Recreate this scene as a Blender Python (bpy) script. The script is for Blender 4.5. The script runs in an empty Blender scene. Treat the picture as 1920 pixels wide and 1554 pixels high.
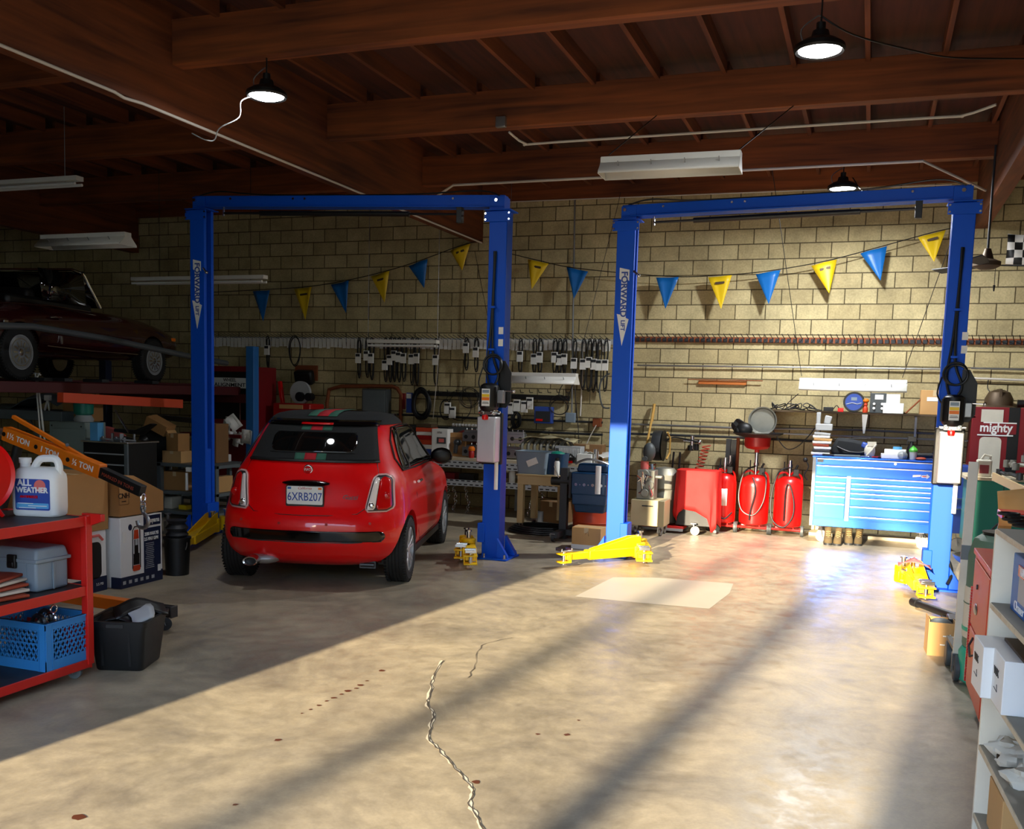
import bpy, bmesh, math, random
from mathutils import Matrix, Vector
random.seed(7)
SC = bpy.context.scene; C = SC.collection
PI = math.pi
# ---------------------------------------------------------------- camera
F, CX, CY = 1821.9, 960.0, 930.0
PITCH, ROLL, YAW, EYE = 0.10563413, 0.02748792, -0.34933005, 1.70
W = 13.4                      # y of the block wall face
def _rot():
    c, s = math.cos(YAW), math.sin(YAW)
    A = Matrix(((1,0,0),(0,0,-1),(0,1,0)))
    Ry = Matrix(((c,-s,0),(s,c,0),(0,0,1)))
    Rp = Matrix(((1,0,0),(0,math.cos(PITCH),-math.sin(PITCH)),(0,math.sin(PITCH),math.cos(PITCH))))
    Rr = Matrix(((math.cos(ROLL),-math.sin(ROLL),0),(math.sin(ROLL),math.cos(ROLL),0),(0,0,1)))
    return Rr @ Rp @ A @ Ry
RW = _rot(); RT = RW.transposed()
def P(px, py, X=None, Y=None, Z=None):
    d = RT @ Vector(((px-CX)/F, (py-CY)/F, 1.0))
    t = X/d.x if X is not None else Y/d.y if Y is not None else (Z-EYE)/d.z
    return Vector((0,0,EYE)) + t*d
cd = bpy.data.cameras.new('camera'); cam = bpy.data.objects.new('camera', cd); C.objects.link(cam)
cd.sensor_fit = 'HORIZONTAL'; cd.sensor_width = 36.0; cd.lens = F/1920*36.0
cd.shift_x = 0.0; cd.shift_y = (CY-777.0)/1920.0
cd.clip_start = 0.05; cd.clip_end = 200
m = Matrix.Diagonal((1,-1,-1)) @ RW            # world -> blender camera axes
M4 = m.transposed().to_4x4(); M4.translation = Vector((0,0,EYE)); cam.matrix_world = M4
SC.camera = cam
# ---------------------------------------------------------------- world, sun, exposure
wd = bpy.data.worlds.new('sky'); SC.world = wd; wd.use_nodes = True
bg = wd.node_tree.nodes['Background']; bg.inputs[0].default_value = (0.52,0.69,1.0,1); bg.inputs[1].default_value = 6.6
sd = bpy.data.lights.new('sun','SUN'); sun = bpy.data.objects.new('sun', sd); C.objects.link(sun)
sd.energy = 16.0; sd.angle = math.radians(0.53); sd.color = (1.0,0.84,0.60)
sun.rotation_euler = Vector((0.129,0.99,-0.25)).to_track_quat('-Z','Y').to_euler(); sun.location = (-2,-6,6)
SC.view_settings.view_transform = 'Standard'; SC.view_settings.look = 'None'
SC.view_settings.exposure = 0.33; SC.view_settings.gamma = 1.0; SC.view_settings.use_curve_mapping = False
# ---------------------------------------------------------------- materials
def lin(h):
    h = h.lstrip('#'); r = []
    for i in (0,2,4):
        c = int(h[i:i+2],16)/255; r.append(c/12.92 if c <= .04045 else ((c+.055)/1.055)**2.4)
    return (*r,1)
MATS = {}
def mat(name, col, rough=.5, metal=0, var=.15, sc=6, bump=0, emit=0, coat=0, trans=0, alpha=1, rv=.1, spec=.5):
    if name in MATS: return MATS[name]
    m = bpy.data.materials.new(name); m.use_nodes = True; nt = m.node_tree; N = nt.nodes; L = nt.links
    b = N['Principled BSDF']; c = lin(col)
    b.inputs['Roughness'].default_value = rough; b.inputs['Metallic'].default_value = metal
    b.inputs['Coat Weight'].default_value = coat; b.inputs['Coat Roughness'].default_value = .04
    b.inputs['Transmission Weight'].default_value = trans; b.inputs['Alpha'].default_value = alpha
    b.inputs['Specular IOR Level'].default_value = spec
    b.inputs['Base Color'].default_value = c
    if var > 0 or bump > 0:
        tc = N.new('ShaderNodeTexCoord'); nz = N.new('ShaderNodeTexNoise')
        nz.inputs['Scale'].default_value = sc; nz.inputs['Detail'].default_value = 6; nz.inputs['Roughness'].default_value = .6
        L.new(tc.outputs['Object'], nz.inputs['Vector'])
        mx = N.new('ShaderNodeMix'); mx.data_type = 'RGBA'
        mx.inputs[6].default_value = tuple(x*(1-var) for x in c[:3])+(1,)
        mx.inputs[7].default_value = tuple(min(1,x*(1+var)) for x in c[:3])+(1,)
        L.new(nz.outputs['Fac'], mx.inputs[0]); L.new(mx.outputs[2], b.inputs['Base Color'])
        mr = N.new('ShaderNodeMapRange'); mr.inputs[3].default_value = max(.02,rough-rv*rough); mr.inputs[4].default_value = min(1,rough+rv)
        L.new(nz.outputs['Fac'], mr.inputs[0]); L.new(mr.outputs[0], b.inputs['Roughness'])
        if bump > 0:
            bp = N.new('ShaderNodeBump'); bp.inputs['Strength'].default_value = bump; bp.inputs['Distance'].default_value = .01
            L.new(nz.outputs['Fac'], bp.inputs['Height']); L.new(bp.outputs[0], b.inputs['Normal'])
    if emit > 0:
        b.inputs['Emission Color'].default_value = c; b.inputs['Emission Strength'].default_value = emit
    MATS[name] = m; return m
def wood_mat(name, c1, c2, rough=.7, axis=0):
    m = bpy.data.materials.new(name); m.use_nodes = True; N = m.node_tree.nodes; L = m.node_tree.links; b = N['Principled BSDF']
    tc = N.new('ShaderNodeTexCoord'); mp = N.new('ShaderNodeMapping'); s = [9,9,9]; s[axis] = .5; mp.inputs['Scale'].default_value = s
    nz = N.new('ShaderNodeTexNoise'); nz.inputs['Scale'].default_value = 1.6; nz.inputs['Detail'].default_value = 8; nz.inputs['Distortion'].default_value = .6
    n2 = N.new('ShaderNodeTexNoise'); n2.inputs['Scale'].default_value = .8; n2.inputs['Detail'].default_value = 3
    L.new(tc.outputs['Object'], mp.inputs[0]); L.new(mp.outputs[0], nz.inputs['Vector']); L.new(tc.outputs['Object'], n2.inputs['Vector'])
    cr = N.new('ShaderNodeValToRGB'); cr.color_ramp.elements[0].color = lin(c1); cr.color_ramp.elements[1].color = lin(c2)
    cr.color_ramp.elements[0].position = .32; cr.color_ramp.elements[1].position = .68
    ad = N.new('ShaderNodeMath'); ad.operation = 'MULTIPLY_ADD'; ad.inputs[1].default_value = .6; ad.inputs[2].default_value = 0
    a2 = N.new('ShaderNodeMath'); a2.operation = 'MULTIPLY_ADD'; a2.inputs[1].default_value = .4
    L.new(nz.outputs['Fac'], ad.inputs[0]); L.new(n2.outputs['Fac'], a2.inputs[0]); L.new(ad.outputs[0], a2.inputs[2])
    L.new(a2.outputs[0], cr.inputs[0]); L.new(cr.outputs[0], b.inputs['Base Color']); b.inputs['Roughness'].default_value = rough
    bp = N.new('ShaderNodeBump'); bp.inputs['Strength'].default_value = .25; bp.inputs['Distance'].default_value = .006
    L.new(nz.outputs['Fac'], bp.inputs['Height']); L.new(bp.outputs[0], b.inputs['Normal'])
    MATS[name] = m; return m
def block_mat():
    m = bpy.data.materials.new('concrete_block'); m.use_nodes = True; N = m.node_tree.nodes; L = m.node_tree.links; b = N['Principled BSDF']
    tc = N.new('ShaderNodeTexCoord'); sx = N.new('ShaderNodeSeparateXYZ'); cx = N.new('ShaderNodeCombineXYZ')
    L.new(tc.outputs['Object'], sx.inputs[0])
    ax = N.new('ShaderNodeMath'); ax.operation = 'ADD'
    L.new(sx.outputs[0], ax.inputs[0]); L.new(sx.outputs[1], ax.inputs[1]); L.new(ax.outputs[0], cx.inputs[0])
    az = N.new('ShaderNodeMath'); az.operation = 'ADD'; az.inputs[1].default_value = .197*2+(.0)
    L.new(sx.outputs[2], az.inputs[0]); L.new(az.outputs[0], cx.inputs[1])
    br = N.new('ShaderNodeTexBrick'); br.inputs['Scale'].default_value = 1; br.inputs['Brick Width'].default_value = .394
    br.inputs['Row Height'].default_value = .197; br.inputs['Mortar Size'].default_value = .0075; br.inputs['Mortar Smooth'].default_value = .25
    br.inputs['Bias'].default_value = -.1
    br.inputs['Color1'].default_value = lin('#cbbb8e'); br.inputs['Color2'].default_value = lin('#b3a277'); br.inputs['Mortar'].default_value = lin('#62573f')
    L.new(cx.outputs[0], br.inputs['Vector'])
    nz = N.new('ShaderNodeTexNoise'); nz.inputs['Scale'].default_value = 2.2; nz.inputs['Detail'].default_value = 9; nz.inputs['Roughness'].default_value = .7
    n2 = N.new('ShaderNodeTexNoise'); n2.inputs['Scale'].default_value = 45; n2.inputs['Detail'].default_value = 4
    L.new(tc.outputs['Object'], nz.inputs['Vector']); L.new(tc.outputs['Object'], n2.inputs['Vector'])
    r1 = N.new('ShaderNodeMapRange'); r1.inputs[1].default_value = .3; r1.inputs[2].default_value = .7; r1.inputs[3].default_value = .62; r1.inputs[4].default_value = 1.12
    r2 = N.new('ShaderNodeMapRange'); r2.inputs[1].default_value = .3; r2.inputs[2].default_value = .7; r2.inputs[3].default_value = .85; r2.inputs[4].default_value = 1.12
    L.new(nz.outputs['Fac'], r1.inputs[0]); L.new(n2.outputs['Fac'], r2.inputs[0])
    mm = N.new('ShaderNodeMath'); mm.operation = 'MULTIPLY'; L.new(r1.outputs[0], mm.inputs[0]); L.new(r2.outputs[0], mm.inputs[1])
    vm = N.new('ShaderNodeVectorMath'); vm.operation = 'SCALE'; L.new(br.outputs['Color'], vm.inputs[0]); L.new(mm.outputs[0], vm.inputs['Scale'])
    L.new(vm.outputs[0], b.inputs['Base Color']); b.inputs['Roughness'].default_value = .9; b.inputs['Specular IOR Level'].default_value = .2
    iv = N.new('ShaderNodeMath'); iv.operation = 'MULTIPLY_ADD'; iv.inputs[1].default_value = -1.0
    L.new(br.outputs['Fac'], iv.inputs[0]); s3 = N.new('ShaderNodeMath'); s3.operation = 'MULTIPLY'; s3.inputs[1].default_value = .35
    L.new(n2.outputs['Fac'], s3.inputs[0]); L.new(s3.outputs[0], iv.inputs[2])
    bp = N.new('ShaderNodeBump'); bp.inputs['Strength'].default_value = .8; bp.inputs['Distance'].default_value = .012
    L.new(iv.outputs[0], bp.inputs['Height']); L.new(bp.outputs[0], b.inputs['Normal'])
    MATS['block'] = m; return m
def floor_mat():
    m = bpy.data.materials.new('worn_concrete'); m.use_nodes = True; N = m.node_tree.nodes; L = m.node_tree.links; b = N['Principled BSDF']
    tc = N.new('ShaderNodeTexCoord')
    def nz(s, d, r=.6, dist=0):
        n = N.new('ShaderNodeTexNoise'); n.inputs['Scale'].default_value = s; n.inputs['Detail'].default_value = d
        n.inputs['Roughness'].default_value = r; n.inputs['Distortion'].default_value = dist; L.new(tc.outputs['Object'], n.inputs['Vector']); return n
    a, c, e = nz(1.1,12,.72,.5), nz(7,9,.75,.3), nz(60,3)
    cr = N.new('ShaderNodeValToRGB'); cr.color_ramp.elements[0].color = lin('#807768'); cr.color_ramp.elements[1].color = lin('#b8aa8e')
    cr.color_ramp.elements[0].position = .33; cr.color_ramp.elements[1].position = .66
    L.new(a.outputs['Fac'], cr.inputs[0])
    mr = N.new('ShaderNodeMapRange'); mr.inputs[1].default_value = .3; mr.inputs[2].default_value = .7; mr.inputs[3].default_value = .78; mr.inputs[4].default_value = 1.12
    L.new(c.outputs['Fac'], mr.inputs[0])
    m2 = N.new('ShaderNodeMapRange'); m2.inputs[1].default_value = .3; m2.inputs[2].default_value = .7; m2.inputs[3].default_value = .93; m2.inputs[4].default_value = 1.06
    L.new(e.outputs['Fac'], m2.inputs[0]); mu = N.new('ShaderNodeMath'); mu.operation = 'MULTIPLY'; L.new(mr.outputs[0], mu.inputs[0]); L.new(m2.outputs[0], mu.inputs[1])
    vm = N.new('ShaderNodeVectorMath'); vm.operation = 'SCALE'; L.new(cr.outputs[0], vm.inputs[0]); L.new(mu.outputs[0], vm.inputs['Scale'])
    L.new(vm.outputs[0], b.inputs['Base Color'])
    rr = N.new('ShaderNodeMapRange'); rr.inputs[1].default_value = .35; rr.inputs[2].default_value = .7; rr.inputs[3].default_value = .28; rr.inputs[4].default_value = .6
    L.new(c.outputs['Fac'], rr.inputs[0]); L.new(rr.outputs[0], b.inputs['Roughness'])
    bp = N.new('ShaderNodeBump'); bp.inputs['Strength'].default_value = .12; bp.inputs['Distance'].default_value = .004
    L.new(c.outputs['Fac'], bp.inputs['Height']); L.new(bp.outputs[0], b.inputs['Normal'])
    MATS['floor'] = m; return m
block_mat(); floor_mat()
wood_mat('beam','#46200c','#9c5222',.75,0); wood_mat('beamy','#401c0a','#86451c',.75,1); wood_mat('deck','#32180e','#5a2a18',.8,1)
wood_mat('oak','#a07038','#c8934e',.5,2); wood_mat('plank','#a8501c','#cf7a30',.6,0); wood_mat('ply','#b9a98a','#d8ccb2',.6,0)
K = {
 'lift':   ('#0650c8',.45,0,.06,3,0), 'yellow': ('#f2c400',.4,0,.1,4,0), 'chrome': ('#d8d8da',.15,1,.05,5,0),
 'steel':  ('#9a9c9e',.35,.9,.15,9,.05), 'alu': ('#c9cbce',.42,.8,.1,5,0), 'black': ('#0c0c0d',.45,0,.2,6,0), 'rubber': ('#141414',.75,0,.2,20,.1),
 'blackgl':('#050506',.1,0,0,5,0), 'white': ('#e6e6e2',.45,0,.06,5,0), 'plate': ('#e8e8e4',.4,0,.02,5,0), 'paper': ('#e9e7e0',.85,0,.08,8,0),
 'card':   ('#a97b48',.85,0,.12,5,.05), 'cardl': ('#c79a62',.85,0,.1,5,.05), 'cardd': ('#7d5a36',.85,0,.15,5,.05), 'tape': ('#cdb48a',.4,0,.05,5,0),
 'redcart':('#c01912',.35,0,.18,5,.03), 'reddrum': ('#d90d0a',.28,0,.08,4,0), 'redcab': ('#a8150f',.4,0,.12,4,0), 'maroon': ('#7a0e18',.4,0,.12,4,0),
 'orange': ('#e8740c',.4,0,.1,5,0), 'redor': ('#c2401c',.42,0,.14,5,.02), 'crate': ('#2a7cc0',.5,0,.08,6,0), 'tote': ('#101214',.42,0,.15,8,0),
 'greybox':('#7f8f9c',.45,0,.06,6,0), 'greyp': ('#5f686b',.5,0,.14,5,.02), 'greygr': ('#7d8a84',.5,0,.1,5,.02), 'dkgrey': ('#2b2d30',.5,.2,.2,8,.05),
 'navy':   ('#0e1c3c',.5,0,.1,6,0), 'skin_l': ('#2b6fb5',.4,0,.15,9,0), 'teal': ('#0f7a68',.38,0,.08,5,0), 'tealb': ('#1fa887',.35,0,.12,5,0),
 'barrel': ('#55705a',.5,0,.25,5,.04), 'cream': ('#b6ab85',.5,0,.12,5,.02), 'tan': ('#bfa677',.55,0,.14,5,.03), 'chest': ('#1a55c4',.16,.6,.06,3,0),
 'pblue':  ('#1668b4',.35,0,.08,4,0), 'pyell': ('#e8c21a',.4,0,.08,4,0), 'engine': ('#123a5e',.35,.1,.2,9,.1), 'rust': ('#8a4a28',.7,.3,.3,12,.1),
 'galv':   ('#85857c',.5,.5,.25,9,.05), 'hosered': ('#b23a20',.5,0,.1,5,0), 'hoseblk': ('#101418',.4,0,.1,5,0), 'cloth': ('#c8100c',.7,0,.15,4,.05),
 'broom':  ('#c79a4a',.6,0,.1,5,0), 'dirtw': ('#cdc7b6',.6,0,.14,7,.03), 'rackred': ('#4a0c10',.5,0,.15,5,.02), 'green': ('#4aa83a',.4,0,.05,5,0), 'pink': ('#d76a62',.6,0,.1,5,0),
 'ltblue': ('#5aa6d8',.4,0,.1,8,0), 'gunm': ('#4a4c4e',.4,.8,.25,14,.2), 'bronze': ('#5a4a38',.5,.5,.25,12,.1), 'lgrey': ('#a9acae',.45,0,.08,6,0),
 'lampred':('#c0080a',.12,0,.05,5,0), 'brickred': ('#9a3b1e',.6,0,.2,6,0), 'boot': ('#55462a',.85,0,.3,14,.2), 'duffel': ('#15181c',.8,0,.15,12,.1),
 'shelfw': ('#e6dcc4',.6,0,.12,5,.02), 'shelft': ('#8d8676',.6,0,.15,6,.03), 'mlead':  ('#2c4a9c',.4,0,.1,5,0), 'cable': ('#0a0a0a',.5,0,0,5,0), 'wire': ('#cfc8bd',.5,0,0,5,0), 'fixture': ('#dcdad2',.4,0,.06,6,0), 'greyd': ('#43484a',.5,0,.2,6,0),
}
def mt(k):
    if k in MATS: return MATS[k]
    v = K[k]; return mat(k, v[0], v[1], v[2], v[3], v[4], v[5])
mt('lift').node_tree.nodes['Principled BSDF'].inputs['Specular IOR Level'].default_value = .25
mat('carpaint','#dc0206',.35,0,.0,5,0,coat=.6,spec=.25); mat('maroonpaint','#2e0408',.25,0,0,5,0,coat=1.0)
mat('glass_dark','#0a0d0e',.03,0,0,5,0,spec=.9); mat('softtop','#0b0e10',.9,0,.15,60,.05); mat('softgreen','#2d5c4c',.9,0,.1,60,.05); mat('softred','#a31220',.9,0,.1,60,.05)
mat('lens','#ffffff',.3,emit=28,var=0); mat('clearplastic','#cfd6d8',.18,0,0,5,0,trans=.75); mat('bag','#d8dde0',.2,0,0,5,0,trans=.8)
mat('clearlens','#e8dcd8',.1,0,0,5,0,coat=.5)
# ---------------------------------------------------------------- mesh helper
class G:
    def __init__(s): s.b = bmesh.new()
    def _xf(s, vs, M):
        for v in vs: v.co = M @ v.co
        return s
    def box(s, c, d, rot=(0,0,0), tx=1, ty=1):
        """box centred at c, size d; tx/ty scale the top face"""
        vs = []
        for z in (-.5,.5):
            for x, y in ((-.5,-.5),(.5,-.5),(.5,.5),(-.5,.5)):
                k = (tx,ty) if z > 0 else (1,1); vs.append(s.b.verts.new((x*d[0]*k[0], y*d[1]*k[1], z*d[2])))
        for f in ((3,2,1,0),(4,5,6,7),(0,1,5,4),(1,2,6,5),(2,3,7,6),(3,0,4,7)): s.b.faces.new([vs[i] for i in f])
        M = Matrix.Translation(c) @ (Matrix.Rotation(rot[2],4,'Z') @ Matrix.Rotation(rot[1],4,'Y') @ Matrix.Rotation(rot[0],4,'X'))
        return s._xf(vs, M)
    def bb(s, a, b):
        return s.box([(a[i]+b[i])/2 for i in range(3)], [abs(b[i]-a[i]) for i in range(3)])
    def beam(s, p0, p1, w, h, up=(0,0,1)):
        p0, p1 = Vector(p0), Vector(p1); d = p1-p0; L = d.length; y = d.normalized(); x = y.cross(Vector(up)).normalized(); z = x.cross(y)
        M = Matrix((( x.x,y.x,z.x,0),(x.y,y.y,z.y,0),(x.z,y.z,z.z,0),(0,0,0,1))); M.translation = (p0+p1)/2
        n = len(s.b.verts); s.box((0,0,0),(w,L,h)); s.b.verts.ensure_lookup_table(); return s._xf(list(s.b.verts)[n:], M)
    def cyl(s, p0, p1, r0, r1=None, n=16, cap=True):
        r1 = r0 if r1 is None else r1; p0, p1 = Vector(p0), Vector(p1); d = (p1-p0).normalized()
        u = d.orthogonal().normalized(); v = d.cross(u)
        a, b = [], []
        for i in range(n):
            t = 2*PI*i/n; k = u*math.cos(t)+v*math.sin(t)
            a.append(s.b.verts.new(p0+k*r0)); b.append(s.b.verts.new(p1+k*r1))
        for i in range(n):
            j = (i+1) % n; s.b.faces.new((a[i],a[j],b[j],b[i]))
        if cap:
            if r0 > 0: s.b.faces.new(a[::-1])
            if r1 > 0: s.b.faces.new(b)
        return s
    def tube(s, pts, r, n=8, closed=False):
        pts = [Vector(p) for p in pts]; m = len(pts); rings = []; u = None
        for i in range(m):
            if closed: d = pts[(i+1) % m]-pts[i-1]
            else: d = pts[min(i+1,m-1)]-pts[max(i-1,0)]
            d.normalize()
            if u is None: u = d.orthogonal().normalized()
            else:
                u = u-d*u.dot(d)
                u = u.normalized() if u.length > 1e-6 else d.orthogonal().normalized()
            v = d.cross(u); rings.append([s.b.verts.new(pts[i]+(u*math.cos(2*PI*k/n)+v*math.sin(2*PI*k/n))*r) for k in range(n)])
        for i in range(m if closed else m-1):
            A, B = rings[i], rings[(i+1) % m]
            for k in range(n):
                l = (k+1) % n
                s.b.faces.new((A[k],A[l],B[l],B[k]))
        if not closed: s.b.faces.new(rings[0][::-1]); s.b.faces.new(rings[-1])
        return s
    def lathe(s, prof, o=(0,0,0), ax='z', n=24, ell=1):
        rings = []
        for r, h in prof:
            ring = []
            for i in range(n):
                t = 2*PI*i/n; x, y = r*math.cos(t), r*ell*math.sin(t)
                p = (x,y,h) if ax == 'z' else (h,x,y) if ax == 'x' else (x,h,y)
                ring.append(s.b.verts.new(Vector(o)+Vector(p)))
            rings.append(ring)
        for A, B in zip(rings, rings[1:]):
            for i in range(n):
                j = (i+1) % n; s.b.faces.new((A[i],A[j],B[j],B[i]))
        s.b.faces.new(rings[0][::-1]); s.b.faces.new(rings[-1]); return s
    def prism(s, poly, a, b, ax='y'):
        def q(u, v, w): return (u,w,v) if ax == 'y' else (w,u,v) if ax == 'x' else (u,v,w)
        A = [s.b.verts.new(q(u,v,a)) for u, v in poly]; B = [s.b.verts.new(q(u,v,b)) for u, v in poly]; n = len(poly)
        for i in range(n):
            j = (i+1) % n; s.b.faces.new((A[i],A[j],B[j],B[i]))
        s.b.faces.new(A[::-1]); s.b.faces.new(B); return s
    def grid(s, rows, closed=False):
        R = [[s.b.verts.new(p) for p in r] for r in rows]
        for A, B in zip(R, R[1:]):
            for i in range(len(A) if closed else len(A)-1):
                j = (i+1) % len(A)
                try: s.b.faces.new((A[i],A[j],B[j],B[i]))
                except ValueError: pass
        return R
    def ball(s, c, r, sc=(1,1,1), n=16):
        n0 = len(s.b.verts); bmesh.ops.create_uvsphere(s.b, u_segments=n, v_segments=max(6,n//2), radius=r); s.b.verts.ensure_lookup_table()
        return s._xf(list(s.b.verts)[n0:], Matrix.Translation(c) @ Matrix.Diagonal((*sc,1)))
    def torus(s, c, R, r, ax='z', n=32, k=10, sy=1):
        pts = []
        for i in range(n):
            t = 2*PI*i/n; x, y = R*math.cos(t), R*sy*math.sin(t)
            pts.append(Vector(c)+Vector((x,y,0) if ax == 'z' else (0,x,y) if ax == 'x' else (x,0,y)))
        return s.tube(pts, r, k, True)
    def move(s, M):
        for v in s.b.verts: v.co = M @ v.co
        return s
WM = {}
def finish(o, bm, mt_, bev, thick, ang=35):
    bmesh.ops.recalc_face_normals(bm, faces=bm.faces)
    me = o.data; bm.to_mesh(me); bm.free()
    me.shade_smooth(); me.set_sharp_from_angle(angle=math.radians(ang))
    me.materials.append(mt(mt_) if isinstance(mt_, str) else mt_)
    if thick:
        s = o.modifiers.new('solid','SOLIDIFY'); s.thickness = thick; s.offset = -1
    if bev:
        b = o.modifiers.new('bevel','BEVEL'); b.width = bev; b.segments = 2; b.limit_method = 'ANGLE'; b.angle_limit = math.radians(50)
def props(o, label, cat, group):
    if label: o['label'] = label
    if cat: o['category'] = cat
    if group: o['group'] = group
def T(name, label, cat, loc=(0,0,0), rz=0, group=None):
    o = bpy.data.objects.new(name, None); C.objects.link(o); o.empty_display_size = .1
    o.location = loc; o.rotation_euler = (0,0,rz); props(o, label, cat, group)
    return o
def O(name, g, m, parent=None, bev=0, thick=0, label=None, ang=35):
    o = bpy.data.objects.new(name, bpy.data.meshes.new(name)); C.objects.link(o)
    finish(o, g.b, m, bev, thick, ang); o.parent = parent
    if label: o['label'] = label
    return o
def S(name, label, cat, g, m, loc=(0,0,0), rz=0, group=None, bev=0, thick=0, rot=None, ang=35):
    o = O(name, g, m, None, bev, thick, ang=ang); o.location = loc; o.rotation_euler = rot or (0,0,rz); props(o, label, cat, group); return o
def STR(name, g, m, bev=0, thick=0, parent=None):
    o = O(name, g, m, parent, bev, thick); o['kind'] = 'structure'; return o
def dup(o, loc=None, rz=None, label=None, group=None, parent=None, off=None):
    c = o.copy(); C.objects.link(c)
    if parent is not None: c.parent = parent
    if loc is not None: c.location = loc
    if off is not None: c.location = Vector(o.location)+Vector(off)
    if rz is not None: c.rotation_euler = (0,0,rz)
    if label: c['label'] = label
    if group: c['group'] = group
    for ch in [x for x in bpy.data.objects if x.parent == o]: dup(ch, parent=c)
    return c
def TX(s, size, m, parent, loc, rot=(PI/2,0,0), ext=.0012, name='lettering', bold=0, sx=1, shear=0):
    cu = bpy.data.curves.new(name,'FONT'); cu.body = s; cu.size = size; cu.extrude = ext; cu.align_x = 'CENTER'; cu.align_y = 'CENTER'
    cu.offset = bold; cu.shear = shear; cu.resolution_u = 3
    t = bpy.data.objects.new('tmp', cu); C.objects.link(t); bpy.context.view_layer.update()
    me = bpy.data.meshes.new_from_object(t); bpy.data.objects.remove(t); bpy.data.curves.remove(cu)
    for v in me.vertices: v.co.x *= sx
    me.name = name; me.materials.clear(); me.materials.append(mt(m) if isinstance(m, str) else m)
    o = bpy.data.objects.new(name, me); C.objects.link(o); o.parent = parent; o.location = loc; o.rotation_euler = rot; return o
def box_part(name, m, parent, c, d, bev=.003, rot=(0,0,0), label=None):
    return O(name, G().box(c,d,rot), m, parent, bev, label=label)
def caster(parent, x, y, r=.05, top=None, w=.03, rz=0, wm='greyp'):
    top = top or 2.6*r; g = G(); dx, dy = .35*r*math.cos(rz), .35*r*math.sin(rz); nx, ny = -math.sin(rz), math.cos(rz)
    g.box((x,y,top-.004),(r*1.2,r*1.2,.008),(0,0,rz))
    for k in (-1,1): g.beam((x+nx*k*w*.8,y+ny*k*w*.8,top-.005),(x+dx+nx*k*w*.8,y+dy+ny*k*w*.8,r*.9),.004,r*.7,(nx,ny,0))
    f = O('caster_fork', g, 'steel', parent)
    O('wheel', G().cyl((x+dx-nx*w/2,y+dy-ny*w/2,r),(x+dx+nx*w/2,y+dy+ny*w/2,r),r,n=20).cyl((x+dx-nx*w*.6,y+dy-ny*w*.6,r),(x+dx+nx*w*.6,y+dy+ny*w*.6,r),r*.35,n=12), wm, f, .002)
def lerp_tab(tab, z):
    """smooth (Catmull) interpolation of rows (z, a, b, ...)"""
    n = len(tab)
    if z <= tab[0][0]: return tab[0][1:]
    if z >= tab[-1][0]: return tab[-1][1:]
    for i in range(n-1):
        if tab[i][0] <= z <= tab[i+1][0]: break
    a, b = tab[i], tab[i+1]; h = b[0]-a[0]; t = (z-a[0])/h; out = []
    for k in range(1,len(a)):
        d = (b[k]-a[k])/h
        d0 = d if i == 0 else (a[k]-tab[i-1][k])/(a[0]-tab[i-1][0]); d1 = d if i == n-2 else (tab[i+2][k]-b[k])/(tab[i+2][0]-b[0])
        m0 = 0 if d*d0 <= 0 else (2*d*d0/(d+d0)); m1 = 0 if d*d1 <= 0 else (2*d*d1/(d+d1))
        out.append((2*t**3-3*t*t+1)*a[k]+(t**3-2*t*t+t)*h*m0+(-2*t**3+3*t*t)*b[k]+(t**3-t*t)*h*m1)
    return out
def arc(c, r, a0, a1, n, ax='y'):
    o = []
    for i in range(n+1):
        t = a0+(a1-a0)*i/n; u, v = r*math.cos(t), r*math.sin(t)
        o.append(Vector(c)+Vector((u,0,v) if ax == 'y' else (u,v,0) if ax == 'z' else (0,u,v)))
    return o
def rrect(w, h, r, n=4, cx=0, cy=0):
    o = []
    for sx, sy, a in ((1,1,0),(-1,1,PI/2),(-1,-1,PI),(1,-1,1.5*PI)):
        for i in range(n+1):
            t = a+PI/2*i/n; o.append((cx+sx*(w/2-r)+r*math.cos(t), cy+sy*(h/2-r)+r*math.sin(t)))
    return o
def smooth_path(pts, k=6):
    pts = [Vector(p) for p in pts]; o = []
    for i in range(len(pts)-1):
        p0 = pts[max(i-1,0)]; p1 = pts[i]; p2 = pts[i+1]; p3 = pts[min(i+2,len(pts)-1)]
        for j in range(k):
            t = j/k; o.append(.5*((2*p1)+(p2-p0)*t+(2*p0-5*p1+4*p2-p3)*t*t+(3*p1-p0-3*p2+p3)*t**3))
    o.append(pts[-1]); return o
def pp(pts, **k): return [P(x,y,**k) for x, y in pts]
# ---------------------------------------------------------------- the building
XL, XR, YF = -15.0, 5.0, -1.6
STR('floor', G().bb((XL,YF,-.2),(XR,W+.2,0)), 'floor')
mat('asphalt','#5c5852',.8,0,.2,3,.2)
STR('driveway', G().bb((-30,-40,-.2),(25,YF,-.01)), 'asphalt')
STR('wall_back', G().bb((XL,W,0),(XR,W+.2,4.72)), 'block')
STR('wall_left', G().bb((XL-.2,YF,0),(XL,W,4.72)), 'block')
STR('wall_right', G().bb((XR,YF,0),(XR+.2,W,4.72)), 'block')
DL, DR, DH = -4.19, 2.6, 4.35
g = G(); g.bb((XL,YF-.2,0),(DL,YF,4.72)); g.bb((DR,YF-.2,0),(XR,YF,4.72)); g.bb((DL,YF-.2,DH),(DR,YF,4.72)); STR('wall_front', g, 'block')
STR('ceiling', G().bb((XL,YF,4.72),(XR,W+.2,4.8)), 'deck')
mat('backstain','#3a342a',.95,0,.3,3,.2)
GX = (-11.7,-5.5,1.15)
for i, x in enumerate(GX): STR('ceiling_girder', G().bb((x-.09,YF,3.86),(x+.06,W,4.72)), 'beamy')
PY = (-.3,2.0,4.35,6.74,9.12,11.4)
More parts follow.
